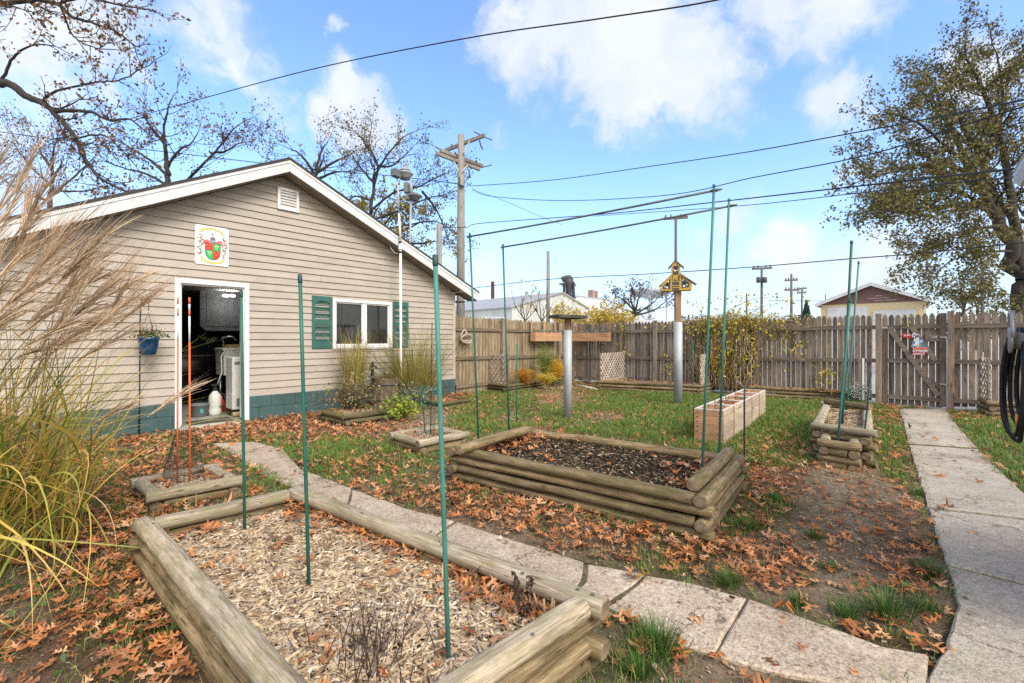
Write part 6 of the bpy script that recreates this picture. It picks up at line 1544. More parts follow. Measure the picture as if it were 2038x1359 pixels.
# ---- wire basket on the side fence
q = WX(928, 672, XW + .12); t = thing('wall_basket', 'pale woven cone basket hanging on the side fence', 'basket', q); mb = MB(); r0 = .17
m_wick = M('pale_wicker', (.42, .36, .28), .8, .3, 20.)
mb.tube([q + Vector((0, r0 * math.cos(a), r0 * .62 * math.sin(a) - .03)) + Vector((.05 * abs(math.sin(a)), 0, 0)) for a in [k * math.pi / 12 for k in range(25)]], .018, 7)
mb.tube([q + Vector((-.06, -.15, -.06)), q + Vector((-.06, -.10, .1)), q + Vector((-.07, 0, .21)), q + Vector((-.06, .10, .1)), q + Vector((-.06, .15, -.06))], .02, 7)
mb.tube([q + Vector((-.03, -.14, .02)), q + Vector((.03, 0, .13)), q + Vector((-.03, .14, .02))], .012, 6); mb.tube([q + Vector((.03, 0, .08)), q + Vector((-.06, 0, .2))], .012, 6); mb.build('frame', m_wick, t, smooth=True)
mb = MB()
for k in range(16):
    a = k * math.pi / 8; mb.tube([q + Vector((0, r0 * math.cos(a), r0 * .62 * math.sin(a) - .03)), q + Vector((-.05, r0 * .6 * math.cos(a), r0 * .4 * math.sin(a) - .08)), q + Vector((-.09, 0, -.13))], .01, 5)
mb.lathe(q + Vector((-.06, 0, -.09)), [(.01, -.05), (.08, -.02), (.1, .03), (.09, .03), (.05, -.01)], 12); mb.build('cone', m_wick, t, smooth=True)
# ---- shepherd hook and hanging pot
p = WX(277, 866, XW + .28); xh = XW + .28
t = thing('shepherd_hook', 'slim black shepherd hook standing against the garage wall', 'hook', (xh, p.y, -.06)); mb = MB()
hp = [WX(277, 870, xh), WX(278, 760, xh), WX(279, 640, xh), WX(280, 604, xh), WX(284, 591, xh), WX(291, 588, xh), WX(296, 596, xh), WX(297, 603, xh), WX(299, 600, xh), WX(299, 596, xh)]
mb.tube(hp, .009, 8); mb.tube([WX(296, 602, xh), WX(296, 618, xh)], .006, 6); mb.build('rod', m_black, t, smooth=True)
c0 = WX(296, 671, xh); rp = (WX(319, 671, xh) - WX(273, 671, xh)).length / 2; zb = WX(296, 706, xh).z; hh = c0.z - zb
t = thing('hanging_pot', 'glazed blue flower pot hanging from the black hook', 'flower pot', (c0.x, c0.y, zb))
mb = MB(); mb.lathe((c0.x, c0.y, zb), [(rp * .62, 0), (rp * .66, .01), (rp * .86, hh * .55), (rp * .92, hh * .82), (rp * .98, hh * .86), (rp * 1.02, hh), (rp * .92, hh), (rp * .86, hh * .85)], 28)
m, nt, b = nm('blue_glaze'); vec = mapped(nt, (6, 6, 1.5)); n1 = ND(nt, 'ShaderNodeTexNoise', Scale=4., Detail=6.); nt.links.new(vec, n1.inputs['Vector'])
nt.links.new(ramp(nt, n1.outputs['Fac'], [(.35, (.005, .018, .05)), (.55, (.008, .05, .11)), (.7, (.05, .045, .045))]), b.inputs['Base Color']); b.inputs['Roughness'].default_value = .15
mb.build('pot', m, t, smooth=True)
mb = MB(); top = WX(296, 622, xh)
for k in range(3):
    a = k * 2.09 + .4; mb.tube([top, Vector((c0.x + rp * .95 * math.cos(a), c0.y + rp * .95 * math.sin(a), c0.z))], .003, 5)
mb.build('hanger_wire', m_black, t)
P = [(c0.x + rnd.gauss(0, rp * .5), c0.y + rnd.gauss(0, rp * .65), c0.z + abs(rnd.gauss(.02, .06))) for _ in range(330)] + [(c0.x, c0.y + rp + .14 * rnd.random(), c0.z + rnd.uniform(.0, .05)) for _ in range(24)]
leaflets('foliage', P, npr.uniform(.025, .045, len(P)), LEAF('pot_leaf', [(.05, .10, .03), (.09, .15, .04), (.14, .18, .06), (.2, .15, .07)], .6, .2), t)
P = [(c0.x + .03 + rnd.gauss(0, rp * .5), c0.y + rnd.gauss(0, rp * .7), c0.z + rnd.uniform(.0, .11)) for _ in range(34)] + [(c0.x + rp * .9, c0.y + rp * .9, c0.z - .09)]
leaflets('flowers', P, npr.uniform(.03, .045, len(P)), LEAF('pink_petal', [(.5, .05, .12), (.6, .12, .2), (.42, .03, .06), (.4, .1, .3)], .6, .2), t, 0, 1.)
# ---- weather instruments on a white mast, and a grey mast behind the roof
xm = XF + .07
m0, m1 = WX(798, 740, xm), WX(791, 352, xm)
t = thing('weather_mast', 'white pipe mast with weather sensors fixed to the garage gable', 'mast', (m0.x, m0.y, 0)); mb = MB()
pa, pb = WX(797, 480, xm), WX(794, 425, xm)
mb.tube([Vector((m0.x, m0.y, 0)), m0, pa], .026, 12); mb.tube([pa, pb], .022, 12); mb.build('lower_pipe', m_whitev, t, smooth=True)
mb = MB(); mb.tube([pb, m1], .017, 12); mb.build('upper_pipe', M('grey_pipe', (.42, .44, .46), .5, .1), t, smooth=True)
mb = MB()
for py in (366, 415, 482, 502): c_ = WX(797 - (502 - py) * .028, py, xm); mb.tube([c_ - Vector((0, 0, .02)), c_ + Vector((0, 0, .02))], .032 if py > 420 else .025, 12)
mb.build('clamp', m_black, t, smooth=True)
c_ = WX(797, 493, xm); mb = MB(); mb.lathe(c_ - Vector((0, 0, .05)), [(.03, 0), (.045, .02), (.045, .06), (.03, .08)], 14); mb.build('coupling', m_whitev, t, smooth=True)
m_sens = M('weathered_grey_plastic', (.30, .32, .34), .6, .25, 8.); m_sensd = M('dark_grey_plastic', (.13, .14, .145), .6, .25, 8.)
c_ = WX(806, 350, xm); mb = MB(); s = .0082
mb.lathe(c_ + Vector((0, 0, -.02)), [(.10, -.05), (.115, .0), (.165, .05), (.175, .06), (.16, .08), (.10, .10), (.10, .12), (.115, .125), (.085, .17), (.045, .18), (.04, .22), (.05, .23), (.03, .25)], 24); mb.build('rain_gauge', m_sens, t, smooth=True)
c_ = WX(788, 345, xm + .02); mb = MB(); mb.box(c_, (.13, .19, .15), Matrix.Rotation(.3, 3, 'Z')); mb.tube([c_ + Vector((0, .12, -.05)), m1], .02, 8); mb.build('sensor_box', m_sensd, t, bevel=.01)
mb = MB(); mb.tube([c_ + Vector((0, .06, .06)), c_ + Vector((0, .06, .2))], .004, 5); mb.box(c_ + Vector((0, .06, .17)), (.004, .05, .02)); mb.build('antenna', m_steel, t)
mb = MB(); mb.tube([WX(797, 505, xm - .05), WX(785, 503, xm - .06), WX(777, 492, xm - .15), WX(776, 491, XW + .03)], .006, 6); mb.build('cable', m_white, t, smooth=True)
Zm = 11.8; t = thing('instrument_mast', 'grey mast with dark sensor box and rain dish behind the roof edge', 'mast', (*D(816, 500, Zm).xy, 0)); mb = MB()
mb.tube([Vector((*D(816, 500, Zm).xy, 0)), D(816, 480, Zm), D(818, 395, Zm)], .028, 10); mb.build('pole', M('grey_mast', (.33, .35, .37), .5, .15), t, smooth=True)
c_ = D(826, 393, Zm); mb = MB(); mb.lathe(c_ + Vector((0, 0, -.05)), [(.08, -.05), (.10, -.02), (.15, .05), (.19, .085), (.18, .1), (.1, .15), (.03, .165)], 20); mb.build('rain_dish', m_sensd, t, smooth=True)
mb = MB(); mb.box(D(809, 374, Zm), (.12, .15, .26), Matrix.Rotation(AN, 3, 'Z')); mb.box(D(813, 393, Zm), (.12, .18, .14), Matrix.Rotation(AN, 3, 'Z')); mb.build('sensor_box', m_sensd, t, bevel=.01)
mb = MB(); mb.tube([D(818, 388, Zm), D(818, 360, Zm)], .045, 14); mb.build('canister', m_sens, t, smooth=True)
# ---- orange marker stakes with net, cage, small pipe
m_or = M('orange_fibreglass', (.72, .14, .015), .45, .1, 10.); m_band = M('reflective_band', (.70, .72, .74), .4, .1)
for (tx, bx, lb) in ((354, 353, 'left orange and white marker stake in the small net bed'), (377, 378, 'right orange and white marker stake in the small net bed')):
    p, q = pole_pts((tx, 592), (bx, 962), .10); t = thing('marker_stake', lb, 'stake', p, 'orange marker stakes'); mb = MB(); d = q - p
    mb.tube([p - Vector((0, 0, .08)), p + d * .76], .0072, 10); mb.tube([p + d * .90, p + d * .93], .0073, 10); mb.tube([p + d * .965, q], .0074, 10); mb.build('rod', m_or, t, smooth=True)
    mb = MB(); mb.tube([p + d * .76, p + d * .90], .0073, 10); mb.tube([p + d * .93, p + d * .965], .0073, 10); mb.build('band', m_band, t, smooth=True)
m_net = M('dark_netting', (.02, .03, .028), .7, .2)
def net(label, px, pyb, zb, r0, r1, h_, nv, nh, mat=m_net, name='wire_net', wr=.0013):
    c_ = G(px, pyb, zb); t = thing(name, label, 'plant net', c_); mb = MB(); ph = rnd.uniform(0, 6)
    def P(a, s): 
        r_ = r0 + (r1 - r0) * s; r_ *= 1 + .12 * math.sin(3 * a + ph + s * 2); return c_ + Vector((r_ * math.cos(a), r_ * math.sin(a), h_ * s))
    for k in range(nv): a = k * 6.2832 / nv; mb.tube([P(a, i / 5) for i in range(6)], wr, 3, cap=False)
    for k in range(nh): mb.tube([P(i * 6.2832 / 18, (k + .5) / nh) for i in range(19)], wr, 3, cap=False)
    mb.build('mesh', mat, t)
    mb = MB()
    for k in range(3): a = rnd.uniform(0, 6); q = P(a, rnd.uniform(.85, 1.)); mb.tube([q + Vector((-.02, .0, .0)), q + Vector((.015, .02, .01)), q + Vector((.03, .0, .03))], .003, 5)
    mb.build('tie', m_whitev, t); return t
net('dark netting cone around the two orange stakes', 366, 955, .10, .155, .07, .46, 34, 26)
net('green wire cage with white ties in the small log bed', 851, 868, .11, .105, .085, .66, 16, 9, M('green_wire', (.015, .10, .075), .5), 'wire_cage', .0016)
for (tx, ty, bx, by, lb) in ((839, 767, 846, 864, 'short green stake inside the wire cage'), (860, 642, 857, 868, 'tall green stake inside the wire cage')):
    pole(lb, (tx, ty), (bx, by), .11, .0065, m_capd, cap=False, name='plant_stake', group='thin plant stakes')
p, q, Z = upright(135, 860, 889, 0); t = thing('capped_pipe', 'short white capped plastic pipe with a red label by the reeds', 'pipe', p); mb = MB(); mb.tube([p - Vector((0, 0, .05)), q], .022, 14); mb.tube([q - Vector((0, 0, .035)), q + Vector((0, 0, .004))], .027, 14); mb.build('tube', m_whitev, t, smooth=True)
mb = MB(); mb.tube([p + (q - p) * .35, p + (q - p) * .62], .0225, 14); mb.build('label', M('red_label', (.55, .12, .12), .6), t, smooth=True)
# ---- half barrel and figurine below the window
bx, by = XW + .42, WX(768, 760, XW + .42).y; zt2, zb2 = WX(768, 749, XW + .2).z, .02
t = thing('half_barrel', 'weathered wooden half barrel planter below the garage window', 'barrel', (bx, by, 0)); mb = MB(); n = 22; rb = .30
for k in range(n):
    a = k * 6.2832 / n; L = []
    for s in (0, .5, 1.): L.append((rb * (.86 + .14 * s), zb2 + (zt2 - zb2) * s))
    w2 = math.pi / n * .96
    vs = [Vector((bx + r_ * math.cos(a + sg * w2), by + r_ * math.sin(a + sg * w2), z_)) for r_, z_ in L for sg in (-1, 1)] + [Vector((bx + (r_ - .025) * math.cos(a + sg * w2), by + (r_ - .025) * math.sin(a + sg * w2), z_)) for r_, z_ in L for sg in (-1, 1)]
    mb.add(vs, [(0, 1, 3, 2), (2, 3, 5, 4), (6, 8, 9, 7), (8, 10, 11, 9), (4, 5, 11, 10), (0, 2, 8, 6), (2, 4, 10, 8), (1, 7, 9, 3), (3, 9, 11, 5)])
mb.build('staves', WOOD('barrel_stave', [(.10, .07, .05), (.21, .155, .11), (.30, .235, .175)], 'Z', 1., island=.3), t)
for s in (.25, .78):
    mb = MB(); z_ = zb2 + (zt2 - zb2) * s; r_ = rb * (.86 + .14 * s) + .003; mb.lathe((bx, by, z_), [(r_ - .004, -.02), (r_, -.02), (r_ + .003, .02), (r_ - .004, .02)], 32); mb.build('hoop', M('rusty_hoop', (.07, .065, .07), .6, .3, 8.), t, smooth=True)
mb = MB(); mb.lathe((bx, by, zt2 - .06), [(rb * .9, 0), (rb * .9, .01), (.01, .02)], 20); mb.build('soil', m_soil, t)
fx, fy = XW + .5, WX(741, 748, XW + .5).y; fz = WX(741, 749, XW + .5).z
t = thing('garden_figurine', 'small dark bronze figurine standing on the half barrel rim', 'figurine', (fx, fy, fz)); me = bpy.data.meshes.new('body')
V_ = [(0, 0, .02), (0, 0, .09), (0, .0, .16), (0, 0, .22), (0, 0, .255), (0, .01, .295), (.0, .05, .20), (.03, .075, .15), (.04, .06, .2), (0, -.05, .2), (.02, -.07, .14), (.03, -.03, .12), (.02, .03, .0), (.02, -.03, .0)]
E_ = [(0, 1), (1, 2), (2, 3), (3, 4), (4, 5), (3, 6), (6, 7), (7, 8), (3, 9), (9, 10), (10, 11), (0, 12), (0, 13)]
me.from_pydata(V_, E_, []); me.materials.append(M('dark_bronze', (.02, .022, .015), .4, .4, 20., metal=.3)); fo = bpy.data.objects.new('body', me); COL.objects.link(fo); fo.parent = t
sk_ = fo.modifiers.new('skin', 'SKIN'); fo.modifiers.new('sub', 'SUBSURF').render_levels = 2
for v_, r_ in zip(me.skin_vertices[0].data, (.036, .03, .032, .027, .014, .024, .013, .010, .012, .013, .010, .012, .016, .016)): v_.radius = (r_, r_)
me.skin_vertices[0].data[0].use_root = True
mb = MB(); mb.box((fx, fy, fz - .005), (.12, .12, .02)); mb.build('plinth', m_dark, t, bevel=.004)
# ---- bits by the back bed
p, q = Gg(1143, 767), Gg(1189, 776); tag(MB().tube([p + Vector((0, 0, .03)), q + Vector((0, 0, .03))], .025, 10).build('edging_pipe', m_whitev, smooth=True), 'white pipe lying on leaves left of the long back bed', 'pipe')
for (px, py, s, lb) in ((1167, 761, .10, 'dark stone on the leaves by the corner post'), (1253, 756, .11, 'left dark stone on the long back bed'), (1276, 757, .14, 'right dark stone on the long back bed, larger')):
    q = G(px, py, .2 if px > 1200 else .03); bm = bmesh.new(); bmesh.ops.create_icosphere(bm, subdivisions=3, radius=s)
    for v in bm.verts: v.co = v.co * (1 + .35 * mnoise.noise(v.co * 9 + Vector((px, 0, 0)))); v.co.z *= .5; v.co += q + Vector((0, .1 if px > 1200 else 0, .02))
    mb = MB(); mb.add([v.co for v in bm.verts], [tuple(v.index for v in f.verts) for f in bm.faces]); bm.free(); tag(mb.build('stone', M('dark_stone', (.05, .05, .055), .8, .4, 14.), smooth=True), lb, 'stone')
p = g2(1719, 720, .2) if 0 else WY(1718, 745, YF - .25); t = thing('white_stake', 'white faced board stake in the bed beside the gate', 'stake', (p.x, p.y, .2)); zt3 = WY(1718, 713, YF - .25).z; mb = MB(); mb.box((p.x, p.y, (zt3 + .1) / 2), (.03, .08, zt3 - .1)); mb.build('board', m_whitev, t, bevel=.003); mb = MB(); mb.box((p.x - .05, p.y + .0, (zt3 + .1) / 2), (.06, .06, zt3 - .1)); mb.build('backing_post', m_post, t, bevel=.003)
# ---- neighbouring house edge and the hose rack on its wall
nb = thing('house', 'white trimmed house whose eave corner shows at the right edge', 'house', (.95, 3.9, 0))
mb = MB(); mb.box((1.0, 3.55, 1.2), (.1, 1.1, 2.5)); mb.box((1.6, 4.05, 1.3), (1.1, .1, 2.6)); mb.build('wall', m_siding, nb)
mb = MB(); ez = WX(2050, 385, .63); y1 = ez.y; ez.x = 0
mb.prism([(0.635, ez.z + .18), (0.615, ez.z + .2), (2.2, ez.z + .72), (2.2, ez.z + .62), (0.635, ez.z + .12)], lambda a, b_, d: Vector((a, d, b_)), y1, 3.); mb.build('roof', m_roof, nb)
mb = MB(); mb.box((0.630, y1 / 2 + 1.5, ez.z + .09), (.025, y1 - 3.0, .18)); mb.prism([(0.645, ez.z), (0.645, ez.z + .17), (2.2, ez.z + .66), (2.2, ez.z + .5)], lambda a, b_, d: Vector((a, d, b_)), y1 - .002, y1 - .03); mb.build('fascia', m_white, nb)
mb = MB(); mb.prism([(0.615, ez.z + .06), (0.575, ez.z + .06), (0.545, ez.z + .12), (0.555, ez.z + .17), (0.545, ez.z + .18), (0.615, ez.z + .18)], lambda a, b_, d: Vector((a, d, b_)), y1 - .01, 3.); mb.build('gutter', m_white, nb)
mb = MB(); mb.box((.79, y1 / 2 + 1.5, ez.z + .01), (.36, y1 - 3.1, .015)); mb.build('soffit', m_white, nb)
Zh = 2.62
rc_ = D(2013, 677, Zh); t = thing('hose_rack', 'cast metal hose rack on the house wall at the right edge', 'hose rack', (.94, rc_.y, rc_.z)); mb = MB()
m_cast = M('cast_aluminium', (.40, .38, .36), .45, .2, 12., metal=.6)
Ry = Matrix.Rotation(math.pi / 2, 3, 'Y')
mb.lathe(rc_, [(.055, -.012), (.075, -.01), (.078, .0), (.055, .004), (.05, -.01)], 24, R=Ry); mb.tube([rc_ + Vector((0, .07 * math.cos(a), .015 + .15 * math.sin(a))) for a in [k * math.pi / 10 for k in range(11)]], .012, 8); mb.build('end_plate', m_cast, t, smooth=True)
mb = MB(); mb.lathe(rc_, [(.052, -.0), (.052, .94 - rc_.x), (.045, .94 - rc_.x), (.045, 0.)], 20, R=Ry); mb.build('drum', m_cast, t, smooth=True)
def hose(nm_, label, mat, n, x0, x1, depth, wdt, r_, splay):
    t = thing(nm_, label, 'hose', (rc_.x + .1, rc_.y, rc_.z + .05)); pts = []
    for k in range(n):
        x = x0 + (x1 - x0) * (k + .5) / n; dd = depth * rnd.uniform(.82, 1.05); ww = wdt * rnd.uniform(.8, 1.1); s0, s1 = splay * (1 - k / n) + rnd.uniform(-.02, .02), splay * .3 * rnd.uniform(-1, 1.2)
        for i in range(22):
            a = i / 22 * 2 * math.pi; s_ = (1 - math.cos(a)) / 2
            bl = math.sin(a); w_ = bl * (.42 + .58 * s_ ** .7)
            pts.append(Vector((x + (s0 * max(0, bl) ** .8 if bl > 0 else s1 * (-bl) ** .8) + splay * .35 * s_ + (x1 - x0) / n * (i / 22), rc_.y + ww * w_, rc_.z + .062 - dd * s_)))
    mb = MB(); mb.tube(pts, r_, 8); mb.build('coil', mat, t, smooth=True); return t, pts
hose('garden_hose', 'black garden hose hanging in long loops on the rack', M('black_rubber', (.010, .010, .012), .5, .3, 20., spec=.35), 10, rc_.x + .014, rc_.x + .20, .66, .13, .0105, -.062)
ht, hpnts = hose('garden_hose', 'teal hose with an orange connector hanging among the black loops', M('teal_hose', (.03, .13, .17), .4, .2), 2, rc_.x + .02, rc_.x + .05, .56, .05, .010, .02)
q = hpnts[13]; mb = MB(); mb.tube([q + Vector((-.02, -.03, .04)), q + Vector((-.02, -.03, -.02))], .018, 12); mb.build('connector', M('orange_plastic', (.75, .25, .02), .4), ht, smooth=True)
# ================================================================ beyond the fence
lot = None
m_pale = M('pale_corrugated', (.48, .50, .47), .6, .18, .6, (1, 1, .4)); m_groof = M('grey_metal_roof', (.30, .31, .33), .55, .15, .5); m_wblock = M('white_block_wall', (.62, .64, .66), .7, .1, .7)
m_yell = M('cream_block_wall', (.62, .50, .29), .8, .08, 1.5); m_brown = M('brown_siding', (.17, .085, .07), .6, .1, 2.); m_brick = M('red_brick', (.34, .115, .075), .8, .25, 3.)
def prism_bldg(parts): pass
# cream garage with brown gable
t0 = D(1733, 640, 30); yq = t0.y
def Y3(px, py): return WY(px, py, yq)
l, r, pk3 = Y3(1634, 606), Y3(1843, 600), Y3(1733, 570)
el, er = Y3(1624, 610), Y3(1853, 603); zw = (l.z + r.z) / 2
cg = thing('cream_garage', 'cream block garage with brown siding gable and white doors beyond the gate', 'garage', ((l.x + r.x) / 2, yq, 0))
mb = MB(); f2 = lambda a, b_, d: Vector((a, d, b_))
mb.prism([(l.x, -.2), (r.x, -.2), (r.x, zw), (l.x, zw)], f2, yq, yq + 8); mb.build('wall', m_yell, cg)
mb = MB(); z = zw
while z < pk3.z - .05:
    z1 = min(z + .16, pk3.z); k0 = (pk3.z - z) / (pk3.z - zw); k1 = (pk3.z - z1) / (pk3.z - zw)
    mb.prism([(pk3.x + (l.x - pk3.x) * k0, z), (pk3.x + (r.x - pk3.x) * k0, z), (pk3.x + (r.x - pk3.x) * k1, z1 - .01), (pk3.x + (l.x - pk3.x) * k1, z1 - .01)], f2, yq - .03, yq - .005 + .01 * 0); z = z1
mb.build('gable_siding', m_brown, cg)
mb = MB(); ez_ = (el.z + er.z) / 2 - .02
for ex in (el.x, er.x): mb.prism([(pk3.x, pk3.z + .02), (ex, ez_), (ex, ez_ + .22), (pk3.x, pk3.z + .24)], f2, yq - .4, yq - .37)
mb.build('fascia', m_white, cg)
mb = MB()
for ex in (el.x, er.x): mb.prism([(pk3.x, pk3.z + .08), (ex, ez_ + .05), (ex, ez_ + .235), (pk3.x, pk3.z + .255)], f2, yq - .36, yq + 8.4)
mb.build('roof', m_groof, cg)
for (pa, pb, py) in ((1647, 1726, 612), (1737, 1823, 618)):
    a, b_ = Y3(pa, py), Y3(pb, py); mb = MB()
    for k in range(5): mb.box(((a.x + b_.x) / 2, yq - .02 - .004 * (k % 2), a.z * (k + .5) / 5), (b_.x - a.x, .05, a.z / 5 - .02))
    mb.build('overhead_door', m_white, cg)
# long grey roofed building
Zb = 60.
c0 = D(1019, 611, Zb); pkb = D(1117, 583, Zb); rb_ = D(1166, 612, Zb); gl = D(917, 618, 68.); back = gl - c0; back.z = 0
bb = thing('warehouse', 'long pale warehouse with a grey metal roof behind the side fence', 'building', (c0.x, c0.y, 0)); back = back * 1.6
def loft(pts, v): return [Vector(p) for p in pts] + [Vector(p) + v for p in pts]
def closed(mb, pts, v):
    n = len(pts); mb.add(loft(pts, v), [tuple(range(n)), tuple(reversed(range(n, 2 * n)))] + [(i, i + n, (i + 1) % n + n, (i + 1) % n) for i in range(n)])
mb = MB(); closed(mb, [(c0.x, c0.y, -.2), (rb_.x, rb_.y, -.2), (rb_.x, rb_.y, rb_.z), (pkb.x, pkb.y, pkb.z), (c0.x, c0.y, c0.z)], back); mb.build('wall', m_pale, bb)
mb = MB(); up = Vector((0, 0, .15)); ov = -back.normalized() * .3
for e in (c0, rb_): q = Vector(e) + (Vector(e) - pkb).normalized() * .4; closed(mb, [pkb + ov, q + ov, q + ov + up, pkb + ov + up], back * 1.02)
mb.build('roof', m_groof, bb)
a, b_ = D(955, 632, 64.5), D(1005, 632, 61.); mb = MB(); mb.bar(a, b_, .3, .25); mb.build('wall_trim', m_wblock, bb)
# white block and its roof unit
t = thing('white_building', 'plain white flat roofed building right of the warehouse', 'building', (*D(1180, 640, 78).xy, 0)); mb = MB()
a, b_ = D(1140, 590, 74), D(1207, 591, 82); dv_ = Vector((-(b_ - a).y, (b_ - a).x, 0)).normalized() * 14
if dv_.dot(FW) < 0: dv_ = -dv_
closed(mb, [(a.x, a.y, -.2), (b_.x, b_.y, -.2), (b_.x, b_.y, a.z), (a.x, a.y, a.z)], dv_); mb.build('wall', m_wblock, t)
mb = MB(); closed(mb, [(a.x, a.y, a.z + .02), (b_.x, b_.y, a.z + .02), (b_.x, b_.y, a.z + .3), (a.x, a.y, a.z + .3)], dv_); mb.build('parapet', m_groof, t)
u = D(1178, 585, 80); mb = MB(); mb.box(u, (1., 1., 1.4)); mb.box(u + RT * .85 + Vector((0, 0, -.1)), (.4, .4, 1.2)); mb.build('roof_unit', M('rusty_unit', (.36, .25, .21), .7, .3, 3.), t)
# hopper tower
Zt = 72.; t = thing('hopper_tower', 'dark steel hopper tower rising behind the warehouse roof', 'tower', (*D(1133, 600, Zt).xy, 0)); m_drk = M('dark_steel', (.06, .06, .065), .6, .3, 2.)
c_ = D(1132, 565, Zt); mb = MB(); mb.lathe((c_.x, c_.y, 0), [(.5, 0), (.5, c_.z - .5), (.75, c_.z), (.75, D(0, 551, Zt).z - .3), (.35, D(0, 548, Zt).z)], 14); mb.build('cyclone', m_drk, t, smooth=True)
mb = MB()
for s in (-1, 1):
    for k in range(2): o_ = RT * (1.0 * s) + FW * (1.0 * (k * 2 - 1)); mb.bar(Vector((c_.x, c_.y, 0)) + o_ * 1.1, Vector((c_.x, c_.y, c_.z + .3)) + o_ * .7, .2, .2)
    for zz in (6, 8, 10): mb.bar(Vector((c_.x, c_.y, zz)) + RT * s - FW, Vector((c_.x, c_.y, zz)) + RT * s + FW, .12, .12)
mb.bar(c_ - RT * 1.5 + Vector((0, 0, .0)), c_ + RT * 1.0, 1., .18); mb.tube([c_ + Vector((0, 0, .7)) - RT * 1.1, c_ + Vector((0, 0, 1.0)) - RT * .3], .45, 10)
for k in range(9): mb.bar(Vector((c_.x, c_.y, 5 + k * .6)) + RT * .9 - FW * 1.1, Vector((c_.x, c_.y, 5 + k * .6)) + RT * 1.3 - FW * 1.1, .06, .06)
mb.build('scaffold', m_drk, t)
# chimney, shed, water tower
c_ = D(980.5, 560, 95); t = thing('brick_chimney', 'tall red brick factory chimney left of the warehouse', 'chimney', (c_.x, c_.y, 0)); mb = MB(); mb.lathe((c_.x, c_.y, 0), [(.55, 0), (.36, c_.z - .1), (.40, c_.z - .1), (.40, c_.z), (.28, c_.z), (.28, c_.z - .5)], 16); mb.build('stack', m_brick, t, smooth=True)
a, b_ = D(1205, 631, 26), D(1318, 640, 24); t = thing('low_shed', 'low shed with a flat white roof just beyond the back fence', 'shed', (*D(1260, 640, 25).xy, 0)); dv_ = Vector((-(b_ - a).y, (b_ - a).x, 0)).normalized() * 5
if dv_.dot(FW) < 0: dv_ = -dv_
mb = MB(); closed(mb, [(a.x, a.y, -.1), (b_.x, b_.y, -.1), (b_.x, b_.y, b_.z - .1), (a.x, a.y, b_.z - .1)], dv_); mb.build('wall', m_groof, t)
mb = MB(); closed(mb, [(a.x, a.y, b_.z - .08), (b_.x, b_.y, b_.z - .08), (b_.x, b_.y, b_.z + .06), (a.x, a.y, a.z)], dv_); mb.build('roof', M('white_membrane', (.72, .72, .73), .6, .1, 1.), t)
Zw = 125.; c_ = D(1294, 592, Zw); t = thing('water_tower', 'pale grey saucer shaped water tower standing far beyond the birdhouse', 'water tower', (c_.x, c_.y, 0)); m_wt = M('pale_tank_paint', (.44, .48, .52), .5, .1, .3)
mb = MB(); R0 = 41 / F * Zw; h0 = 15 / F * Zw
mb.lathe((c_.x, c_.y, c_.z), [(.4, -.5), (R0 * .35, 0), (R0 * .8, h0 * .3), (R0 * .97, h0 * .65), (R0, h0 * .95), (R0 * .985, h0), (R0 * .6, h0 * 1.05), (.2, h0 * 1.1)], 32); mb.build('tank', m_wt, t, smooth=True)
for k in range(4):
    mb = MB(); a = k * math.pi / 2 + .4; mb.bar((c_.x + R0 * .75 * math.cos(a), c_.y + R0 * .75 * math.sin(a), 0), (c_.x + R0 * .75 * math.cos(a), c_.y + R0 * .75 * math.sin(a), c_.z + h0 * .3), .35, .35); mb.build('leg', m_wt, t)
mb = MB(); mb.tube([(c_.x, c_.y, 0), (c_.x, c_.y, c_.z)], .5, 10); mb.build('riser', m_wt, t)
# ---------------------------------------------------------------- poles
m_farp = M('far_dark_wood', (.11, .095, .085), .8, .2, 1.)
def upole(label, px, pyt, Z, r0, arms=(), name='utility_pole', extra=None, group=None, pxb=None):
    top = D(px, pyt, Z); base = D(pxb or px, 700, Z); base.z = 0
    t = thing(name, label, 'utility pole', base, group); mb = MB(); mb.tube([base - Vector((0, 0, .3)), base.lerp(top, .5), top], [r0 * 1.25, r0 * 1.1, r0 * .9], 12); mb.build('shaft', m_wpole if Z < 30 else m_farp, t, smooth=True)
    for a, b_, w_ in arms:
        mb = MB(); A, B = D(*a[:2], Z + a[2]), D(*b_[:2], Z + b_[2]); mb.bar(A, B, w_, w_ * 1.25); mb.build('crossarm', m_farp, t)
        for s in (.08, .3, .7, .92):
            q = A.lerp(B, s); mb = MB(); mb.lathe(q + Vector((0, 0, w_ * .6)), [(w_ * .15, 0), (w_ * .4, w_ * .3), (w_ * .25, w_ * .7), (w_ * .4, w_ * 1.0), (w_ * .1, w_ * 1.3)], 8); mb.build('insulator', m_drk, t, smooth=True)
    return t
up_ = upole('tall grey utility pole with two crossarms behind the garage roof', 918, 269, 18, .145, pxb=916)
m_arm = WOOD('crossarm_wood', [(.14, .125, .11), (.25, .23, .205), (.35, .32, .29)], 'X', .6, island=.1)
for a, b_, dz in (((887, 299, .55), (965, 269, -.55), 0), ((868, 305, -.6), (955, 337, .5), 0), ((876, 299, -.3), (962, 331, .8), 0)):
    mb = MB(); mb.bar(D(a[0], a[1], 18 + a[2]), D(b_[0], b_[1], 18 + b_[2]), .11, .13); mb.build('crossarm', m_arm, up_, bevel=.008)
for a, b_ in (((923, 303), (936, 279)), ((899, 314), (913, 340)), ((931, 328), (921, 340))): mb = MB(); mb.bar(D(*a, 17.8), D(*b_, 17.8), .03, .05); mb.build('brace', m_galv, up_)
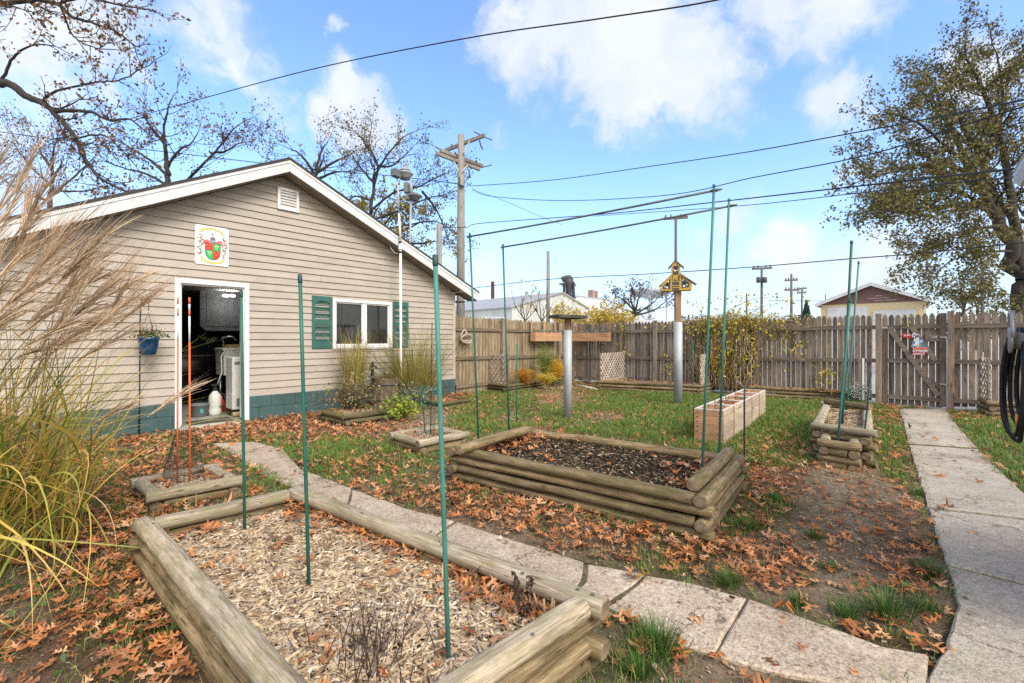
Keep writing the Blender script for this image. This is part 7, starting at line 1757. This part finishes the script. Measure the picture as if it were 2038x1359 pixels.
def chain(a, b_, n=6, r_=.035, Z=17.7, nm_='insulator'):
    A, B = D(*a, Z), D(*b_, Z); mb = MB(); mb.tube([A, B], .012, 5)
    for k in range(n): q = A.lerp(B, (k + .5) / n); d = (B - A).normalized() * .02; mb.tube([q - d, q, q + d], [r_ * .5, r_, r_ * .5], 7)
    mb.build(nm_, M('brown_insulator', (.10, .06, .05), .4) if 'brown_insulator' not in bpy.data.materials else bpy.data.materials['brown_insulator'], up_, smooth=True)
for a, b_ in (((867, 293), (879, 298)), ((943, 262), (956, 268)), ((965, 273), (980, 279)), ((963, 332), (979, 328)), ((954, 279), (957, 290)), ((957, 290), (961, 297)), ((874, 315), (871, 325)), ((871, 325), (877, 333)), ((933, 337), (934, 346)), ((934, 346), (936, 354)), ((899, 287), (899, 293)), ((948, 319), (948, 326)), ((905, 302), (909, 308))): chain(a, b_, 5)
mb = MB(); mb.tube([D(914, 352, 17.8), D(914, 366, 17.8)], .03, 6); mb.tube([D(911, 366, 17.8), D(924, 372, 17.8)], .04, 6); mb.build('bracket', m_drk, up_)
upole('weathered wooden pole stub topped just above the garage eave', 874, 446, 15.5, .10, name='wood_post')
upole('bare wooden pole between the chimney and the hopper tower', 1091, 500, 22, .085)
p_ = upole('distant pole with a wide crossarm right behind the birdhouse', 1345, 436, 36, .11, [((1321, 435, .3), (1369, 432, -.3), .16)])
p_ = upole('distant utility pole with transformers left of the cream garage', 1516, 533, 58, .15, [((1497, 535, 0), (1536, 533, 0), .22)])
for px in (1510, 1522): q = D(px, 557, 57.5); mb = MB(); mb.tube([q - Vector((0, 0, .35)), q + Vector((0, 0, .35))], .28, 10); mb.build('transformer', m_drk, p_, smooth=True)
upole('distant double crossarm pole, tallest of those left of the cream garage', 1575, 545, 62, .15, [((1562, 558, 0), (1587, 557, 0), .2), ((1562, 577, 0), (1590, 577, 0), .2)])
upole('small far pole with two crossarms beside the evergreen tree', 1596, 572, 90, .17, [((1586, 575, 0), (1605, 574, 0), .22), ((1586, 583, 0), (1605, 582, 0), .22)])
upole('short far pole without crossarms above the vine', 1486, 584, 70, .13); upole('thin brown pole beneath the big tree on the right', 1955, 520, 48, .13); upole('far slim post peeping over the cream garage roof', 1643, 585, 110, .12)
# ---------------------------------------------------------------- overhead wires
def wire(label, pts, r_, sag=0., name='power_line', twist=False):
    P = [D(px, py, Z) for px, py, Z in pts]; Q = []
    for i in range(len(P) - 1):                     # Catmull-Rom
        p0, p1, p2, p3 = P[max(i - 1, 0)], P[i], P[i + 1], P[min(i + 2, len(P) - 1)]
        for k in range(10):
            t_ = k / 10; Q.append(.5 * ((2 * p1) + (p2 - p0) * t_ + (2 * p0 - 5 * p1 + 4 * p2 - p3) * t_ ** 2 + (3 * p1 - p0 - 3 * p2 + p3) * t_ ** 3))
    Q.append(P[-1]); mb = MB(); mb.tube(Q, r_, 6); o = mb.build(name, m_wire, smooth=True); o['group'] = 'overhead lines'; return tag(o, label, 'cable')
wire('thick black cable crossing the top of the sky above the garage', [(1700, -75, 6), (1435, -2, 7), (1200, 36, 8), (928, 76, 9.5), (620, 138, 12), (370, 205, 15), (240, 242, 17), (120, 280, 19), (-100, 350, 22)], .013)
wire('black line running through the left trees to the utility pole', [(-120, 240, 15), (0, 262, 15.3), (150, 282, 15.8), (330, 302, 16.3), (500, 322, 16.8), (640, 338, 17.2), (780, 350, 17.5), (912, 366, 18)], .016)
wire('thin lower line behind the plumed grass on the left', [(-60, 340, 16), (0, 346, 16), (120, 358, 16.2), (255, 380, 16.5), (420, 400, 17), (700, 440, 19)], .013)
wire('highest of the lines fanning right from the utility pole', [(938, 370, 18), (1100, 358, 16), (1300, 330, 13.5), (1490, 302, 11), (1700, 264, 8.5), (1900, 226, 6.4), (2060, 194, 5.2)], .012)
wire('second line below the highest one, ending in the big tree', [(940, 375, 18), (975, 390, 17.5), (1120, 399, 16), (1330, 388, 13), (1500, 353, 10.5), (1720, 310, 8), (1960, 236, 6), (2060, 205, 5.4)], .011)
wire('black line passing just over the left trellis bar', [(860, 455, 18), (905, 452, 17.9), (930, 452, 17.6), (960, 444, 17), (1200, 426, 14), (1415, 403, 11), (1620, 380, 8.6), (1800, 360, 6.8), (2024, 335, 4.9)], .013)
wire('thin line next to the trellis tops running to the right eave', [(1180, 430, 15), (1466, 410, 10.8), (1700, 385, 8), (1937, 360, 5.8), (2024, 352, 4.9)], .008)
wire('lowest black line crossing behind the birdhouse', [(930, 575, 19), (1090, 556, 17), (1290, 545, 15), (1500, 531, 13), (1690, 515, 11.5), (1830, 504, 10.6), (2060, 480, 9.2)], .013)
wire('faint drooping line at the right of the utility pole', [(940, 378, 18), (1000, 398, 18.6), (1060, 424, 19.2), (1120, 448, 20)], .008)
wire('far thin line behind the cream garage', [(1530, 598, 60), (1700, 599, 60), (1860, 597, 58), (2060, 595, 55)], .03)
# ---------------------------------------------------------------- trees
m_bark = WOOD('grey_bark', [(.022, .019, .016), (.048, .041, .034), (.08, .069, .058)], 'Z', .5, island=0, bump=.8)
m_oakl = LEAF('oak_brown_leaf', [(.12, .06, .03), (.19, .095, .045), (.26, .14, .06), (.09, .06, .03), (.22, .17, .06)], .7, .2)
m_olive = LEAF('olive_leaf', [(.085, .095, .026), (.145, .145, .042), (.20, .17, .05), (.07, .07, .025), (.22, .16, .06), (.12, .13, .04)], .7, .2)
m_yelb = LEAF('yellow_bush_leaf', [(.55, .36, .03), (.62, .44, .06), (.42, .30, .04), (.5, .42, .12)], .7, .25)
def rdir(d, ang, R):
    d = d.normalized(); u = d.orthogonal().normalized(); u = Matrix.Rotation(R.uniform(0, 6.283), 3, d) @ u
    return (d * math.cos(ang) + u * math.sin(ang)).normalized()
class Tree:
    def __init__(s, seed): s.mb = MB(); s.L = []; s.R = random.Random(seed); s.tw = []
    def grow(s, p, d, L, r, lvl, nl, upb=.12, spread=(.4, .95), nch=(3, 5), lsp=.1):
        R = s.R; k = 4; pts = [p]; dd = d
        for i in range(k):
            dd = (dd + Vector((R.gauss(0, .16), R.gauss(0, .16), R.gauss(0, .16) + upb * .5))).normalized(); pts.append(pts[-1] + dd * L / k)
        if lvl == 0 or r < .009: s.tw.append((pts, max(.010, r * 1.6)))
        else: s.mb.tube(pts, [r, r * .85, r * .7, r * .55, r * .4], 6 if r > .05 else 4, cap=False)
        if lvl > 0:
            for _ in range(R.randint(*nch)):
                i = R.randint(1, k); t_ = R.random(); q = pts[i - 1].lerp(pts[i], t_)
                s.grow(q, rdir(pts[i] - pts[i - 1], R.uniform(*spread), R), L * R.uniform(.4, .72), r * R.uniform(.42, .6), lvl - 1, nl, upb, spread, nch, lsp)
            s.grow(pts[-1], dd, L * .55, r * .4, lvl - 1, nl, upb, spread, nch, lsp)
        else:
            for q in pts[1:]:
                for _ in range(nl if R.random() < (nl % 1 or 1) or nl >= 1 else 0): s.L.append((q.x + R.gauss(0, lsp), q.y + R.gauss(0, lsp), q.z + R.gauss(0, lsp)))
    def limb(s, pts, r0, r1, lvl, nl, per=2., L0=1.2, **kw):
        R = s.R; k = len(pts); Q = []
        for i in range(k - 1):
            p0, p1, p2, p3 = pts[max(i - 1, 0)], pts[i], pts[i + 1], pts[min(i + 2, k - 1)]
            for j in range(5):
                t_ = j / 5; Q.append(.5 * ((2 * p1) + (p2 - p0) * t_ + (2 * p0 - 5 * p1 + 4 * p2 - p3) * t_ ** 2 + (3 * p1 - p0 - 3 * p2 + p3) * t_ ** 3) + Vector((R.gauss(0, r1 * .6), R.gauss(0, r1 * .6), R.gauss(0, r1 * .6))))
        Q.append(pts[-1]); n = len(Q); rad = [r0 + (r1 - r0) * i / (n - 1) for i in range(n)]
        s.mb.tube(Q, rad, 9 if r0 > .06 else 6, cap=False)
        start = kw.pop('start', .15)
        for i in range(int(n * start), n - 1):
            L = (Q[i + 1] - Q[i]).length; c = per * L
            m_ = int(c) + (1 if R.random() < c % 1 else 0)
            for _ in range(m_):
                f = 1 - .45 * i / n
                s.grow(Q[i].lerp(Q[i + 1], R.random()), rdir(Q[i + 1] - Q[i], R.uniform(.5, 1.1), R), L0 * f * R.uniform(.6, 1.2), max(.012, rad[i] * .42), lvl, nl, **kw)
        s.grow(Q[-1], (Q[-1] - Q[-2]).normalized(), L0 * .7, r1, lvl, nl, **kw)
    def done(s, name, label, base, leafmat, lsize, group=None, bark=m_bark, crown='crown'):
        t = thing(name, label, 'tree', (base.x, base.y, 0), group)
        if s.tw:
            mb = s.mb
            for pts, r_ in s.tw: mb.tube(pts, [r_ * .55, r_ * .5, r_ * .42, r_ * .35, r_ * .25][:len(pts)], 3, cap=False)
        s.mb.build('trunk', bark, t, smooth=True)
        if s.L: leaflets(crown, s.L, npr.uniform(*lsize, len(s.L)), leafmat, t)
        return t
def PZ(lst): return [D(*q) for q in lst]
# big tree on the right beyond the fence
T = Tree(5); Z = 18
base = D(2040, 690, Z); base.z = 0
T.limb([base, D(2034, 615, Z), D(2032, 560, Z), D(2014, 498, Z), D(1988, 437, Z + .3)], .30, .20, 1, 0, per=.15, start=.7)
bg_ = [
 ([(1988, 437, 18.3), (1951, 380, 18), (1923, 324, 17.6), (1897, 263, 17.4), (1870, 205, 17)], .17, .04),
 ([(1923, 324, 17.6), (1880, 290, 16.8), (1835, 250, 16.2), (1790, 230, 15.8)], .07, .025),
 ([(2036, 540, 18), (2012, 432, 18.6), (1979, 390, 19), (1945, 300, 19.4), (1905, 230, 19.8)], .18, .05),
 ([(1979, 390, 19), (1941, 352, 18), (1890, 332, 17), (1838, 326, 16.4), (1781, 340, 15.8), (1735, 350, 15.4)], .11, .025),
 ([(1985, 430, 18.3), (1930, 405, 17.4), (1866, 411, 16.5), (1810, 425, 16), (1757, 416, 15.4)], .09, .02),
 ([(2025, 470, 18.2), (2004, 340, 18.6), (1988, 267, 18.4), (1965, 200, 18.2), (1940, 150, 18), (1922, 110, 17.8)], .15, .03),
 ([(1988, 267, 18.4), (1995, 190, 18.8), (1985, 110, 19)], .07, .03),
 ([(1994, 450, 18), (1940, 455, 17), (1895, 470, 16.2), (1845, 495, 15.8)], .08, .02),
 ([(1970, 420, 18.6), (1910, 380, 19.5), (1850, 380, 20), (1790, 395, 20.4)], .08, .025),
 ([(2032, 560, 18), (2060, 470, 18.2), (2085, 360, 18.6), (2080, 230, 18.4), (2060, 120, 18)], .18, .04),
 ([(2060, 470, 18.2), (2150, 400, 17.6), (2240, 330, 17)], .12, .03), ([(2085, 360, 18.6), (2150, 270, 19), (2190, 170, 19)], .1, .03),
 ([(2020, 500, 18), (1975, 500, 17.2), (1930, 505, 16.6), (1890, 520, 16.2)], .06, .02),
 ([(1945, 300, 19.4), (1880, 240, 20), (1840, 190, 20.4)], .06, .02),
 ([(2034, 590, 18), (2000, 585, 17), (1965, 590, 16.6)], .03, .012)]
for pts, r0, r1 in bg_: T.limb(PZ(pts), r0, r1, 2, 3, per=2.6, L0=1.75, start=.2, nch=(3, 4), lsp=.10)
T.done('tree', 'large sprawling tree with sparse olive leaves beyond the fence on the right', base, m_olive, (.08, .14))
# oak on the left whose limbs hang into the picture
T = Tree(8); Z = 11.5; base = D(-330, 700, Z); base.z = 0
T.limb([base, D(-320, 500, Z), D(-270, 320, Z), D(-200, 180, Z)], .28, .19, 1, 0, per=.0)
for pts, r0, r1 in (
 ([(-270, 300, Z), (-130, 190, Z), (0, 162, Z), (50, 190, Z), (80, 202, Z), (106, 222, Z - .2), (150, 275, Z - .3), (175, 325, Z - .4), (205, 358, Z - .5), (245, 378, Z - .5)], .12, .018),
 ([(106, 222, Z - .2), (140, 220, Z - .4), (180, 222, Z - .6), (220, 240, Z - .8), (255, 236, Z - 1), (290, 262, Z - 1.2)], .05, .014),
 ([(84, 202, Z), (105, 184, Z - .3), (150, 172, Z - .5), (200, 162, Z - .7), (235, 160, Z - .8), (285, 135, Z - 1)], .035, .012),
 ([(5, 162, Z), (22, 120, Z - .2), (45, 98, Z - .3), (75, 88, Z - .4), (110, 92, Z - .5)], .035, .012),
 ([(-200, 180, Z), (-100, 30, Z), (0, 8, Z), (60, 0, Z), (115, 8, Z - .2), (140, 32, Z - .4), (180, 44, Z - .6), (230, 62, Z - .8), (270, 92, Z - 1)], .08, .014),
 ([(115, 8, Z - .2), (170, -5, Z - .4), (240, 10, Z - .8), (300, 20, Z - 1)], .035, .012),
 ([(120, 12, Z - .2), (135, 50, Z), (150, 75, Z + .2), (190, 95, Z + .3), (240, 100, Z + .4)], .025, .01),
 ([(150, 275, Z - .3), (200, 268, Z - .5), (235, 290, Z - .6), (270, 330, Z - .7)], .025, .01),
 ([(0, 170, Z), (-40, 60, Z + .5), (-60, -60, Z + .8)], .07, .03), ([(0, 10, Z), (30, 14, Z - .6), (65, 24, Z - 1)], .02, .01)):
    T.limb(PZ(pts), r0, r1, 1, 1, per=3.8, L0=.85, start=.3, nch=(3, 4), lsp=.07)
T.done('tree', 'overhanging oak limbs with brown leaves in the top left corner', base, m_oakl, (.06, .12))
def simple(seed, label, px, pyb, Z, trunk, limbs, leafmat, lsize, nl=1, per=1.6, L0=1.3, name='tree', group=None, r0=.16, lvl=2, lsp=.12, bark=m_bark, nch=(2, 3)):
    T = Tree(seed); b = D(px, pyb, Z); b.z = 0
    T.limb([b] + PZ([(x, y, Z) for x, y in trunk]), r0, r0 * .55, 1, 0, per=0.)
    for i, pts in enumerate(limbs): T.limb(PZ([(x, y, Z + (T.R.uniform(-.2, .2) + (i % 3 - 1) * .12 * j * Z / 16)) for j, (x, y) in enumerate(pts)]), r0 * .5, r0 * .12, lvl, nl, per=per, L0=L0, start=.15, nch=nch, lsp=lsp)
    return T.done(name, label, b, leafmat, lsize, group, bark)
simple(21, 'oak behind the garage roof left of its gable peak', 335, 700, 17, [(333, 400), (332, 345), (330, 300)], [[(330, 300), (326, 260), (335, 215), (345, 190)], [(332, 335), (355, 300), (380, 285), (395, 262)], [(333, 350), (300, 320), (270, 300), (245, 285)], [(340, 390), (400, 330), (430, 300), (460, 262), (480, 245)], [(335, 370), (290, 345), (250, 335), (205, 320)], [(330, 290), (300, 250), (285, 230)], [(420, 305), (450, 300), (475, 285)]], m_oakl, (.07, .12), nl=1, per=2.4, L0=1.25, r0=.12)
simple(22, 'dense twiggy tree behind the plumed grass at the far left', 95, 700, 19, [(100, 420), (104, 360)], [[(104, 360), (105, 310), (115, 270)], [(104, 370), (60, 330), (30, 290)], [(102, 390), (150, 350), (190, 310)], [(100, 400), (40, 380), (-10, 340)], [(104, 380), (160, 380), (215, 370)], [(104, 340), (80, 300), (75, 270)]], m_oakl, (.06, .12), nl=1, per=2.8, L0=1.4, r0=.12)
simple(23, 'leaning oak rising over the right slope of the garage roof', 728, 700, 20, [(730, 480), (738, 420), (744, 370)], [[(744, 370), (752, 330), (735, 290), (738, 260)], [(746, 350), (770, 310), (800, 275), (825, 262)], [(744, 365), (715, 330), (695, 300)], [(738, 420), (780, 385), (830, 372), (870, 352), (890, 345)], [(735, 440), (790, 420), (850, 395), (885, 388)], [(735, 460), (800, 450), (860, 440), (895, 455)], [(740, 400), (710, 390), (690, 400)], [(752, 330), (780, 330), (810, 305)], [(840, 380), (870, 420), (890, 470)], [(735, 300), (720, 275), (705, 262)]], m_olive, (.07, .13), per=2.2, L0=1.3, r0=.12)
simple(24, 'low leafy oak top showing just right of the gable peak', 625, 700, 22, [(625, 420), (628, 350)], [[(628, 350), (600, 310), (575, 295)], [(628, 340), (640, 300), (650, 285)], [(628, 345), (670, 320), (690, 310)], [(626, 370), (590, 340), (545, 320)], [(627, 360), (660, 345), (700, 340)]], m_oakl, (.07, .14), per=1.5, L0=1.2)
simple(25, 'yellowing leafy tree low behind the weather masts', 735, 700, 21, [(740, 500), (750, 470)], [[(750, 470), (770, 440), (790, 420)], [(748, 470), (730, 440), (720, 420)], [(752, 475), (800, 460), (840, 440)], [(752, 480), (820, 485), (870, 480)], [(750, 460), (745, 430), (755, 410)]], LEAF('yellow_green_leaf', [(.30, .28, .04), (.42, .34, .05), (.22, .22, .05), (.5, .36, .05)], .7, .2), (.10, .18), nl=2, per=2., L0=1.2)
# saplings and bushes just beyond the fence
for (sd, px, w_, top, Z, lf_, lb) in ((31, 1045, 26, 578, 21, m_yelb, 'slim bare sapling with few yellow leaves beside the grey warehouse'), (32, 1078, 22, 585, 21, m_twig, 'leafless grey sapling next to the bare wooden pole')):
    simple(sd, lb, px, 700, Z, [(px, 650), (px - 2, 635)], [[(px - 2, 635), (px - w_ * .7, 610), (px - w_, top + 8)], [(px, 640), (px - w_ * .2, 605), (px - w_ * .3, top)], [(px, 640), (px + w_ * .4, 608), (px + w_ * .5, top + 4)], [(px, 640), (px + w_ * .8, 615), (px + w_, top + 16)]], m_yelb, (.06, .11), nl=1 if sd == 31 else 0, per=2.2, L0=.5, name='sapling', r0=.045, lvl=1, lsp=.06)
def bush(seed, label, px, pyc, Z, rw, rh, n, mat, lsz, name='bush'):
    R = random.Random(seed); c_ = D(px, pyc, Z); b = Vector((c_.x, c_.y, 0)); t = thing(name, label, 'bush', b); ls = []; P = []
    for k in range(max(30, n // 12)):
        a = R.uniform(0, 6.283); q = rw * R.random() ** .5; e = b + Vector((math.cos(a) * q, math.sin(a) * q, c_.z + rh * (1 - (q / rw) ** 2) * R.uniform(.2, 1.15)))
        L = bez(b + Vector((R.gauss(0, rw * .2), R.gauss(0, rw * .2), .0)), b.lerp(e, .4) + Vector((0, 0, e.z * .4)), e, 7); ls.append((L, .022))
        for m_ in range(6): p = L[R.randint(3, 6)]; v = Vector((R.gauss(0, .3), R.gauss(0, .3), R.uniform(-.05, .35))) * rw * .45; ls.append(([p, p + v * .5, p + v], .014)); P += [(p.x + v.x * s + R.gauss(0, .06), p.y + v.y * s + R.gauss(0, .06), p.z + v.z * s + R.gauss(0, .06)) for s in (.5, .8, 1.) for _ in range(max(1, n // 540))]
    strands('stems', ls, None, m_twig, t); leaflets('leaves', P, npr.uniform(*lsz, len(P)), mat, t)
bush(41, 'yellow leaved bush showing over the fence behind the feeder tray', 1155, 640, 19, .9, .75, 900, m_yelb, (.07, .12)); bush(42, 'wide golden bush right of the feeder over the back fence', 1212, 640, 20, 1.2, .9, 1300, m_yelb, (.07, .13)); bush(43, 'small yellow bush behind the leafless sapling', 1115, 625, 21, .5, .9, 500, m_yelb, (.07, .12))
simple(44, 'gnarled dark purple leaved tree below the water tower', 1262, 700, 36, [(1262, 640), (1264, 620)], [[(1264, 620), (1245, 600), (1228, 590)], [(1264, 622), (1270, 598), (1280, 582)], [(1263, 625), (1290, 610), (1310, 592)], [(1262, 628), (1300, 618), (1325, 600)], [(1262, 622), (1240, 615), (1222, 608)], [(1264, 618), (1255, 595), (1260, 580)]], LEAF('purple_leaf', [(.06, .03, .03), (.11, .045, .035), (.05, .035, .03)], .7), (.12, .2), per=1.3, L0=1.2, r0=.2)
simple(45, 'small twiggy tree right of the cream garage', 1918, 700, 52, [(1918, 640), (1917, 615)], [[(1917, 615), (1900, 598), (1890, 592)], [(1918, 618), (1925, 595), (1940, 580)], [(1918, 620), (1945, 605), (1955, 590)], [(1917, 612), (1912, 590)]], m_oakl, (.12, .2), nl=1, per=1.1, L0=1.5, r0=.22); simple(46, 'dim twiggy tree beside the thin brown pole', 1945, 700, 56, [(1945, 640), (1945, 610)], [[(1945, 610), (1935, 590), (1938, 572)], [(1945, 612), (1960, 590), (1965, 575)], [(1945, 615), (1975, 605)]], m_oakl, (.12, .2), nl=1, per=1.1, L0=1.5, r0=.22)
# evergreen
c_ = D(1605, 600, 62); b = Vector((c_.x, c_.y, 0)); t = thing('evergreen_tree', 'single small dark evergreen tree left of the cream garage', 'tree', b); mb = MB(); mb.tube([b, Vector((b.x, b.y, c_.z + .2))], [.18, .03], 8); mb.build('trunk', m_bark, t); P = []
for k in range(1500): z_ = rnd.random() ** .8; r_ = 1.6 * (1 - z_) * rnd.random() ** .5 + .05; a = rnd.uniform(0, 6.283); P.append((b.x + r_ * math.cos(a), b.y + r_ * math.sin(a), .4 + (c_.z - .2) * z_ - r_ * .25))
leaflets('crown', P, npr.uniform(.2, .38, len(P)), LEAF('spruce_needles', [(.02, .05, .035), (.035, .075, .05), (.05, .095, .06)], .7), t)
# far woods, one mass
P = []; ls = []
for k in range(230):
    px = rnd.uniform(1330, 2100) if k % 4 else rnd.uniform(1360, 1640); Z = rnd.uniform(95, 170); hgt = rnd.uniform(4.5, 8.5) * Z / 130; b = D(px, 700, Z)
    for j in range(46): a = rnd.uniform(0, 6.283); r_ = hgt * .32 * rnd.random() ** .5; P.append((b.x + r_ * math.cos(a), b.y + r_ * math.sin(a), hgt * (.3 + .7 * rnd.random()) ))
kind(leaflets('far_woods', P, npr.uniform(.5, 1.1, len(P)), LEAF('far_brown_leaf', [(.10, .07, .055), (.15, .10, .08), (.12, .10, .06), (.18, .13, .09)], .8), None), 'stuff')
